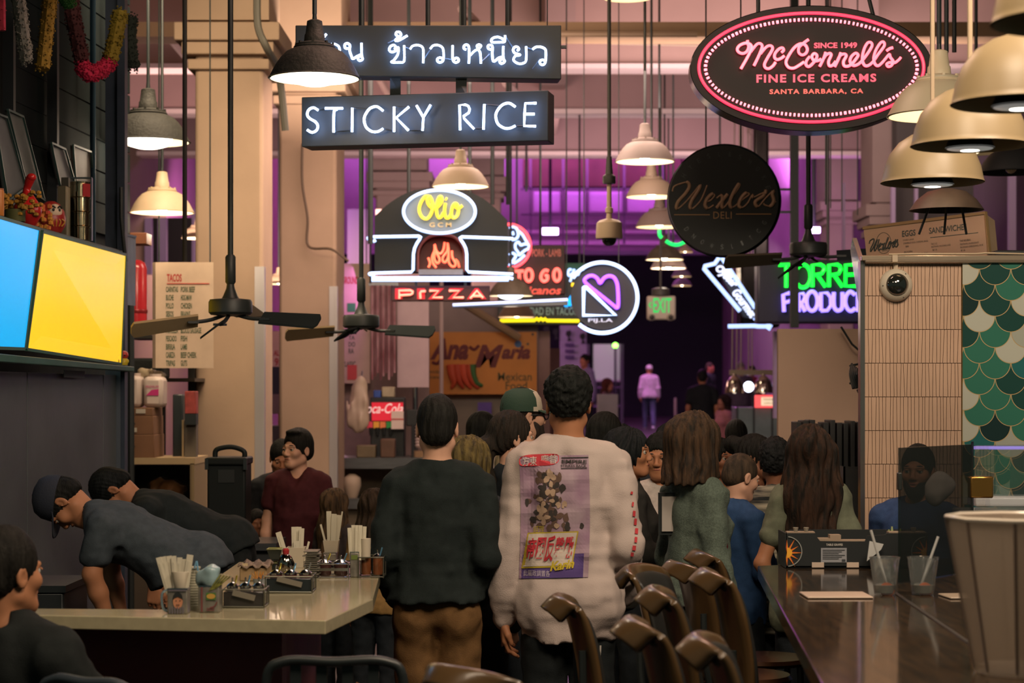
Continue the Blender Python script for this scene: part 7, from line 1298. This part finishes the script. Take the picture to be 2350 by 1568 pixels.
# ---------------------------------------------------------------- the crowd
HANG = None
FW = lambda g: ((g*.24, -.02, 1.14), (g*.16, -.24, 1.1), (-g*.3, -1, .1), (-g, 0, .3), .6)        # forearm held forward
POCK = lambda g: ((g*.27, .09, 1.13), (g*.2, -.07, .93), (-g*.3, -.5, -.8), (-g, -.1, 0), .5)
CR = lambda g: ((g*.25, -.05, 1.13), (-g*.05, -.2, 1.16), (-g, -.1, .05), (0, 1, .1), .3)
G1 = 'people waiting in the aisle'
p = person('man in a black sweater and tan trousers seen from behind', 1004, 905, 600, 178, skin='light', hair=('fade', '#1c1815'), shirt=dict(name='sweater', c='#141b1b', hem=.95, loose=.024, fold=.008, neck=.062), pants='#6e4f2c', L=((.205, .07, 1.13), (.17, -.1, .95), (-.3, -.5, -.8), (-1, -.1, 0), .5), R=((-.195, .07, 1.13), (-.15, -.1, .95), (.3, -.5, -.8), (1, -.1, 0), .5), bulk=.9, fine=.0065)
MANW = person('tall curly haired man in a white printed long sleeve shirt seen from behind', 1304, 845, 600, 180, skin='tan', hair=('curly', '#12110f'), shirt=dict(c=M('#b0a098', .85, bump=.25, bscale=300), hem=.755, loose=.026, fold=.011, neck=.06, flare=1.04), pants='#15181b', R=((-.212, .07, 1.11), (-.2, -.12, .9), (.2, -.45, -.85), (1, -.1, 0), .6), L=((.222, .03, 1.1), (.235, -.02, .83), (0, -.1, -1), (-1, -.1, 0), .5), bulk=.92, feat=False, hs=1.0)
m = MB().tube([V((math.cos(a)*.067, math.sin(a)*.07+.01, 1.492-.014*math.sin(a))) for a in [i*.2618 for i in range(24)]], .0022, 6, closed=True); o = mk('necklace', np.array(m.v)*1.04, m.f, M('#c8a050', .2, metal=1), MANW, 60, local=True)
person('woman with a dark ponytail in profile left of the white shirt', 1178, 943, 520, 105, sex='f', skin='light', hair=('pony', '#2a1e16', '#17110d'), shirt=dict(c='#23262c', hem=.9, loose=.025), hy=8, R=FW(-1), L=FW(1))
person('bearded man in a green and white cap with glasses', 1205, 893, 480, 110, skin='light', hair=('short', '#2a1d14'), hat=('cap', '#1f3a2a', '#b5ab98'), beard='#2a1a10', glasses=True, shirt=dict(c='#8f7f5c', hem=.86, loose=.03), hy=5)
person('girl with blond streaked hair beside the black sweater', 1080, 1000, 560, 150, sex='f', hair=('bob', '#6a5a30', '#3a2f1c'), skin='light', shirt=dict(c='#2a2d33', loose=.02), feat=False)
person('person in a white top half hidden behind the ponytail woman', 1112, 946, 400, 120, hair=('short', '#15130f'), skin='tan', shirt=dict(c='#b5a8a0', loose=.02))
person('man with a fresh fade haircut looking right, right of the curly haired man', 1388, 945, 470, 118, skin='tan', hair=('fade', '#14120f'), shirt=dict(c='#3a3a3e', loose=.02), hy=8, hp=8)
person('woman with long black hair in a dark jacket, in profile', 1447, 980, 512, 95, sex='f', skin='tan', hair=('long', '#15151a', '#0c0c0e'), shirt=dict(name='jacket', c='#2a2724', hem=.86, loose=.03), hy=-18, R=FW(-1), L=CR(1))
person('dark haired girl in a white shirt facing the camera', 1517, 992, 480, 20, sex='f', skin='tan', hair=('bun', '#14120f'), shirt=dict(c='#b5aca4', loose=.02), hy=-32, hp=8)
person('person with black hair behind the dark haired girl', 1545, 970, 450, 170, hair=('bob', '#121213'), sex='f', skin='tan', shirt=dict(c='#22252b', loose=.02), feat=False)
person('woman with bobbed brown hair in a grey cardigan over a dark red top', 1600, 952, 560, 122, sex='f', skin='light', hair=('bob', '#4a3422', '#20160f'), shirt=dict(c='#5a1c26', hem=.62, loose=.022, flare=1.1, sleeve=.4), jacket=dict(name='cardigan', c=M('#5d6a5e', .95, noise=.35, nscale=130, bump=.4, bscale=260), hem=.58, loose=.036, open=1, flare=1.18, fold=.01, neck=.085, sl=.62), hy=14, bulk=.88, hs=1.1, feat=False, L=((.235, -.02, 1.12), (.21, -.16, .93), (0, -.5, -.85), (-1, 0, 0), .5))
person('smiling woman in a yellow top between the cardigan and the blue shirt', 1655, 1005, 440, 20, sex='f', skin='brown', hair=('long', '#15120f'), shirt=dict(c='#a8761c', loose=.02), hy=10)
person('person with shaved sides and a blue shirt looking down to the right', 1692, 1036, 515, 115, skin='light', hair=('under', '#4a3a2c', '#2a2018'), shirt=dict(c='#27456e', hem=.84, loose=.024), hy=5, hp=18, L=FW(1), R=FW(-1))
person('dark haired woman looking right behind the shaved sides haircut', 1738, 996, 480, 60, sex='f', skin='brown', hair=('bun', '#17120f'), shirt=dict(c='#26262b', loose=.02), hy=10)
ZEB = M('#a39a84', .9, noise=.5, nscale=16, stretch=(.25, .5, 3.2), c2='#17181a')
person('person with curly black hair in a black and white striped knit', 1780, 1006, 500, 165, sex='f', bulk=.85, skin='brown', hair=('curly', '#141214'), shirt=dict(c=ZEB, hem=.72, loose=.024), feat=False)
person('woman with long wavy brown hair in a green tee, seen from behind', 1862, 972, 548, 172, sex='f', skin='tan', hair=('wavy', '#3a2418', '#160e0a'), shirt=dict(c='#6c705c', hem=.8, sleeve=.27, loose=.024, fold=.008), hy=-12, bulk=.86, L=((.225, .07, 1.11), (.13, .06, .93), (-.6, .3, -.6), (-.3, -1, 0), .9), R=((-.2, .04, 1.13), (-.17, -.18, 1.05), (.2, -1, .1), (1, 0, .2), .6), feat=False)
person('dark haired head beyond the cardigan woman', 1690, 964, 360, 170, hair=('short', '#14110f'), skin='brown', shirt=dict(c='#1e2126', loose=.02), feat=False, fine=.013)
person('reddish haired head just behind the cardigan woman', 1585, 950, 420, 160, hair=('short', '#3a281c'), skin='light', shirt=dict(c='#2a2628', loose=.02), feat=False, fine=.013)
person('low black haired head between the fade haircut and the far walking man', 1425, 975, 430, 175, hair=('bob', '#121315'), sex='f', skin='tan', shirt=dict(c='#1b1d22', loose=.02), feat=False, fine=.013)
# behind the left counter
person('man in a maroon v neck tee standing beyond the counter', 684, 990, 385, -8, skin='light', hair=('side', '#1a1511'), shirt=dict(c='#45141b', sleeve=.27, v=1, loose=.02, hem=.9), hy=-30, hs=1.1, bulk=.97, fine=.006)
person('dark haired man looking down behind the maroon shirt', 645, 1010, 360, 10, skin='tan', hair=('short', '#15110e'), shirt=dict(c='#1c1c20', loose=.02), hp=22, hs=1.1)
person('person in camouflage seated low behind the maroon shirt', 590, 1165, 380, 20, h=1.15, zf=-.13, skin='brown', hair=('short', '#1a1512'), shirt=dict(c=M('#3a3f34', .9, noise=.6, nscale=18, c2='#16191a'), loose=.03), feat=False, fine=.013)
person('woman with long fair hair right of the maroon shirt', 772, 1120, 400, 140, sex='f', skin='light', hair=('long', '#5a432c', '#2f2217'), shirt=dict(c='#3a3030', loose=.02), feat=False, h=1.3, zf=-.12, fine=.013)
person('woman with long brown hair half hidden by the black sweater', 862, 1118, 440, 160, sex='f', skin='tan', hair=('long', '#3a2a1c'), shirt=dict(c='#8f7040', loose=.02), feat=False, h=1.3, zf=-.07, fine=.013)
# cooks bending over
ARMB = lambda g, y, z: ((g*.2, -.43+y, .93+z), (g*.15, -.37+y, .72+z), (0, .1, -1), (-g, 0, 0), .6)
person('bending cook in a grey tee and black cap at the grill', 0, 0, 520, -90, h=1.74, lean=64, skin='tan', hair=('short', '#14110f'), hat=('cap', '#1c2030', None), shirt=dict(c='#3c444b', sleeve=.3, loose=.026, hem=.93, fold=.008), pants='#1c2023', hp=82, L=ARMB(1, 0, .02), R=ARMB(-1, 0, .02), root=((455-HX)/520, F/520, 0))
person('bending cook in a black tee with black hair behind the grey one', 0, 0, 450, -90, h=1.72, lean=64, skin='tan', hair=('short', '#0f0f10'), shirt=dict(c='#12181a', sleeve=.3, loose=.026, hem=.93), pants='#15181a', hp=80, L=ARMB(1, 0, .05), R=ARMB(-1, 0, .05), root=((528-HX)/450, F/450, 0), feat=False)
person('seated customer with short dark hair in a black hooded top, bottom left', 0, 0, 800, 148, h=1.76, legs='sit', skin='tan', hair=('short', '#1c1612'), shirt=dict(name='hoodie', c='#0e1011', hem=.86, loose=.045, hood=1, fold=.008), pants='#17191c', hy=-5, L=((.27, -.12, 1.14), (.18, -.36, 1.1), (-.2, -1, 0), (0, 0, -1), .4), R=((-.27, -.12, 1.14), (-.18, -.36, 1.1), (.2, -1, 0), (0, 0, -1), .4), root=((18-HX)/800, F/800, -.42), hs=1.02, bulk=1.08)
t = thing('wooden_chair', 'low dark wooden chair under the seated customer', 'chair', ((5-HX)/800, F/800, 0)); q = V(t.location); MB().box(q+V((-.02, -.04, .385)), (.4, .4, .03), D(38)).obj('seat', BLK, t)
for sx in (-1, 1):
    for sy in (-1, 1): MB().rod(q+V((sx*.13, sy*.13, .37)), q+V((sx*.15, sy*.15, 0)), .014).obj('leg', BLK, t)
person('worker in a blue shirt behind the smoked glass screen', 2104, 1022, 545, -35, skin='tan', hair=('short', '#181412'), beard='#181412', shirt=dict(c='#2a3f66', loose=.024), hy=10)  # added figure behind the pane, stands in for its reflection
p = W(2158, 1112, 8.1); g_ = SDF(np.arange(-.1, .1, .008), np.arange(-.06, .06, .008), np.arange(-.1, .1, .008)); g_.ell((0, 0, 0), (.055, .035, .06)); g_.ell((-.03, 0, -.04), (.04, .03, .05)); g_.rough(.01, (25, 25, 25), 1); v, f = g_.mesh(); tag(mk('white_cloth', v+np.array(p), f, M('#b5ada4', .8), None, 180), 'white folded cloth held before the blue shirted figure', 'cloth')
# far hall
person('man in a pale jacket and cap walking away down the far hall', 1490, 838, 86, 180, zf=RAMP(F/86), legs='walk', skin='tan', hair=None, hat=('beanie', '#a8a0a4', None), shirt=dict(name='jacket', c='#b3a0b0', hem=.86, loose=.03), pants='#3a4256', shoes='#b0b0b8', feat=False, fine=.013)
person('man in a black tee standing in the far hall', 1612, 848, 130, 175, skin='tan', hair=('short', '#15120f'), shirt=dict(c='#14171a', sleeve=.3, loose=.03), pants='#1a1c20', feat=False, fine=.013, zf=RAMP(F/130))
person('man with ruddy face behind the man in black', 1630, 832, 90, 60, skin='#a8604c', hair=('crop', '#3a2a20'), shirt=dict(c='#1a1c22', loose=.03), feat=False, fine=.013, zf=RAMP(F/90))
person('woman in a lilac shirt behind the curly hair', 1341, 812, 130, -40, h=1.65, sex='f', skin='#b06a58', hair=('bun', '#1a1410'), shirt=dict(c='#8a78a8', loose=.03), feat=False, fine=.013, zf=.755)
person('woman with reddish hair and patterned sleeve beyond the fade haircut', 1396, 868, 120, 60, sex='f', skin='#a86a58', hair=('long', '#5a2a20'), shirt=dict(c=M('#6a5050', .8, noise=.5, nscale=30), loose=.03), feat=False, fine=.013, zf=RAMP(F/120))
person('person in a pink top beside the steel food stall', 1660, 905, 150, -60, sex='f', skin='#a87060', hair=('long', '#2a1a16'), shirt=dict(c='#a8707a', loose=.03), feat=False, fine=.013, zf=RAMP(F/150))
person('vendor with grey hair behind the chains of the heat lamps', 1700, 832, 120, 10, h=1.7, skin='#b08a80', hair=('curly', '#8d8580'), shirt=dict(c='#5a5060', loose=.03), feat=False, fine=.013, zf=.6)
person('second vendor in red behind the chains of the heat lamps', 1724, 838, 115, -20, h=1.67, skin='#a87060', hair=('short', '#3a2a2a'), shirt=dict(c='#8a3040', loose=.03), feat=False, fine=.013, zf=.6)
# raised floor of the far end and menu card in the aisle
struct(MB().box((1.28, 35.4, .38), (.9, .9, .75)).obj('platform', M('#2e2c2c', .5), smooth=0)); struct(MB().box((4.45, 39.1, .3), (1.2, 2.6, .6)).obj('platform', M('#2e2c2c', .5), smooth=0))
t = thing('framed_menu', 'black framed white menu held beside the grey cardigan', 'menu', W(1522, 1225, 8.2)); pbox(m := MB(), 1511, 1131, 1560, 1228, 8.2, .02); m.obj('frame', BLK, t, 0); pbox(m := MB(), 1519, 1140, 1553, 1220, 8.19, .015); m.obj('page', M('#a8a098', .7), t, 0)
# print on the white shirt: flat lettering and colour fields pressed onto the cloth
bpy.context.view_layer.update()
sh_ = [c for c in MANW.children if c.name.startswith('shirt')][0]; me = sh_.data
bvh = BVHTree.FromPolygons([v.co for v in me.vertices], [tuple(p.vertices) for p in me.polygons]); iM = MANW.matrix_world.inverted(); eye = iM @ V((0, 0, EYE))
def press(name, polys, mat, lift, lab=None, sub=0):
    vs = []; fs = []
    for pts, fcs in polys:
        o = len(vs); ok = True
        for x, y in pts:
            d = (iM @ W(x, y, 7.0))-eye; h_, n_, i_, _ = bvh.ray_cast(eye, d.normalized())
            if h_ is None: h_ = eye+d*(F/600/7.0); n_ = -d.normalized()
            vs.append(h_-d.normalized()*lift)
        fs += [tuple(i+o for i in f) for f in fcs]
    o = mk(name, np.array([v[:] for v in vs]), fs, mat, sh_, 0, local=True)
    if lab: o['label'] = lab
def gridq(x0, y0, x1, y1, nx=14, ny=18, skew=lambda x, y: (x, y)):
    P = [skew(x0+(x1-x0)*i/nx, y0+(y1-y0)*j/ny) for j in range(ny+1) for i in range(nx+1)]; return P, [(j*(nx+1)+i, j*(nx+1)+i+1, (j+1)*(nx+1)+i+1, (j+1)*(nx+1)+i) for j in range(ny) for i in range(nx)]
def tpoly(t_, x0, y0, x1, y1, dy=0, **k): v, f = text2d(t_, **k); return [(x0+a*(x1-x0), y1-b*(y1-y0)+dy*a) for a, b, _ in v], f
TR = lambda x, y: (x+4*math.sin((y-1040)/90)+(1190+(y-1050)*.01-x)*.0, y+(x-1260)*-.02)
press('print_field', [gridq(1191, 1046, 1350, 1327, 20, 30, TR)], M('#9c8790', .85, noise=.25, nscale=9, c2='#86687c'), .004, 'faded lilac printed field')
press('print_band', [gridq(1196, 1272, 1338, 1327, 20, 8, TR)], M('#4a3570', .85), .0055, 'violet printed band')
random.seed(21); blobs = []
for i in range(120):
    y = random.uniform(1085, 1215); k = (y-1075)/140; x = 1262+random.gauss(0, 1)*26*(.35+k*.75); r1, r2 = random.uniform(4, 10), random.uniform(5, 13); a0 = random.random()
    pts = [(x, y)]+[(x+r1*math.cos(a0+j*.7854)*random.uniform(.6, 1.1), y+r2*math.sin(a0+j*.7854)*random.uniform(.6, 1.1)) for j in range(8)]; blobs.append((pts, [(0, j+1, (j+1) % 8+1) for j in range(8)]))
press('print_blotches', blobs[:64], M('#5a4236', .85), .0062, 'abstract brown printed blotches'); press('print_blotches', blobs[64:96], M('#2f2622', .85), .0070); press('print_blotches', blobs[96:], M('#a58a72', .85), .0076)
rp = ring(1237, 1056, 46, 14, n=32); press('red_badge', [([(1237, 1056)]+[(1237+46*abs(math.cos(a))**.5*(1 if math.cos(a) > 0 else -1), 1056+13.5*abs(math.sin(a))**.6*(1 if math.sin(a) > 0 else -1)-(math.cos(a))*4) for a in [k*.19635 for k in range(32)]], [(0, j+1, (j+1) % 32+1) for j in range(32)])], M('#b82c38', .8), .0062)
press('badge_lettering', [tpoly('方東', 1199, 1049, 1232, 1070, -2), tpoly('慶普', 1241, 1045, 1278, 1066, -2)], M('#c8b8b0', .8), .0085)
press('lettering', [tpoly('EMPIRE', 1289, 1055, 1347, 1063, 1, bold=.03), tpoly('STRIKES BACK', 1287, 1066, 1346, 1072, 1, bold=.02)], M('#26221f', .85), .0105)
press('lettering_rule', [gridq(1288, 1050.5, 1350, 1052.5, 8, 1, TR), gridq(1286, 1075, 1346, 1076.5, 8, 1, TR)], M('#26221f', .85), .0085)
sk = lambda x, y: (x+(1265-y)*.18, y-(x-1265)*.03); press('yellow_border', [gridq(1203, 1221, 1320, 1303, 12, 10, sk)], M('#a08c1c', .85), .0085); press('white_plate', [gridq(1206, 1224, 1317, 1299, 12, 10, sk)], M('#b5a89c', .85), .0100)
def skt(P): return [(x+(1265-y)*.18, y-(x-1265)*.03) for x, y in P[0]], P[1]
press('red_lettering', [skt(tpoly(c, 1208+i*21.5, 1233-(i == 2)*4, 1228+i*21.5, 1282+(i == 2)*8, bold=.03)) for i, c in enumerate('帝國反擊戰')], M('#b02230', .8), .0165)
press('yellow_script', [tpoly('Karin', 1262, 1290, 1318, 1312, -8, italic=.3, bold=.03)], M('#b09a1c', .85), .0118); press('small_lettering', [tpoly('此屬政調置各', 1201, 1308, 1262, 1322, 2)], M('#b5a8b5', .85), .0085)
press('yellow_lettering', [tpoly('經理', 1224, 1207, 1249, 1223)], M('#a8941c', .85), .0085)
press('sleeve_lettering', [([(x, y), (x+w_, y+1), (x+w_-1, y+h_), (x-1, y+h_-1)], [(0, 1, 2, 3)]) for x, y, w_, h_ in ((1448, 1128, 5, 7), (1451, 1152, 4, 11), (1453, 1172, 6, 14), (1456, 1190, 6, 16), (1458, 1212, 7, 14), (1457, 1232, 6, 14), (1452, 1252, 8, 12), (1448, 1268, 7, 10))], M('#b52c34', .8), .006)

tr = [c for c in MANW.children if c.name.startswith('trousers')][0].data; bv2 = BVHTree.FromPolygons([v.co for v in tr.vertices], [tuple(p.vertices) for p in tr.polygons]); tr_o = [c for c in MANW.children if c.name.startswith('trousers')][0]
for k in range(3):
    pts = []
    for i in range(9):
        d = ((iM @ W(1364+k*7-i*.5, 1482+i*12, 7.0))-eye).normalized(); h_, n_, i_, _ = bv2.ray_cast(eye, d)
        if h_ is not None and abs(h_.x) < .3: pts.append(h_-d*.002)
    if len(pts) > 2: m = MB().tube(pts, .0035, 6); mk('side_stripe', m.v, m.f, M('#b5aea6', .8), tr_o, 60, local=True)
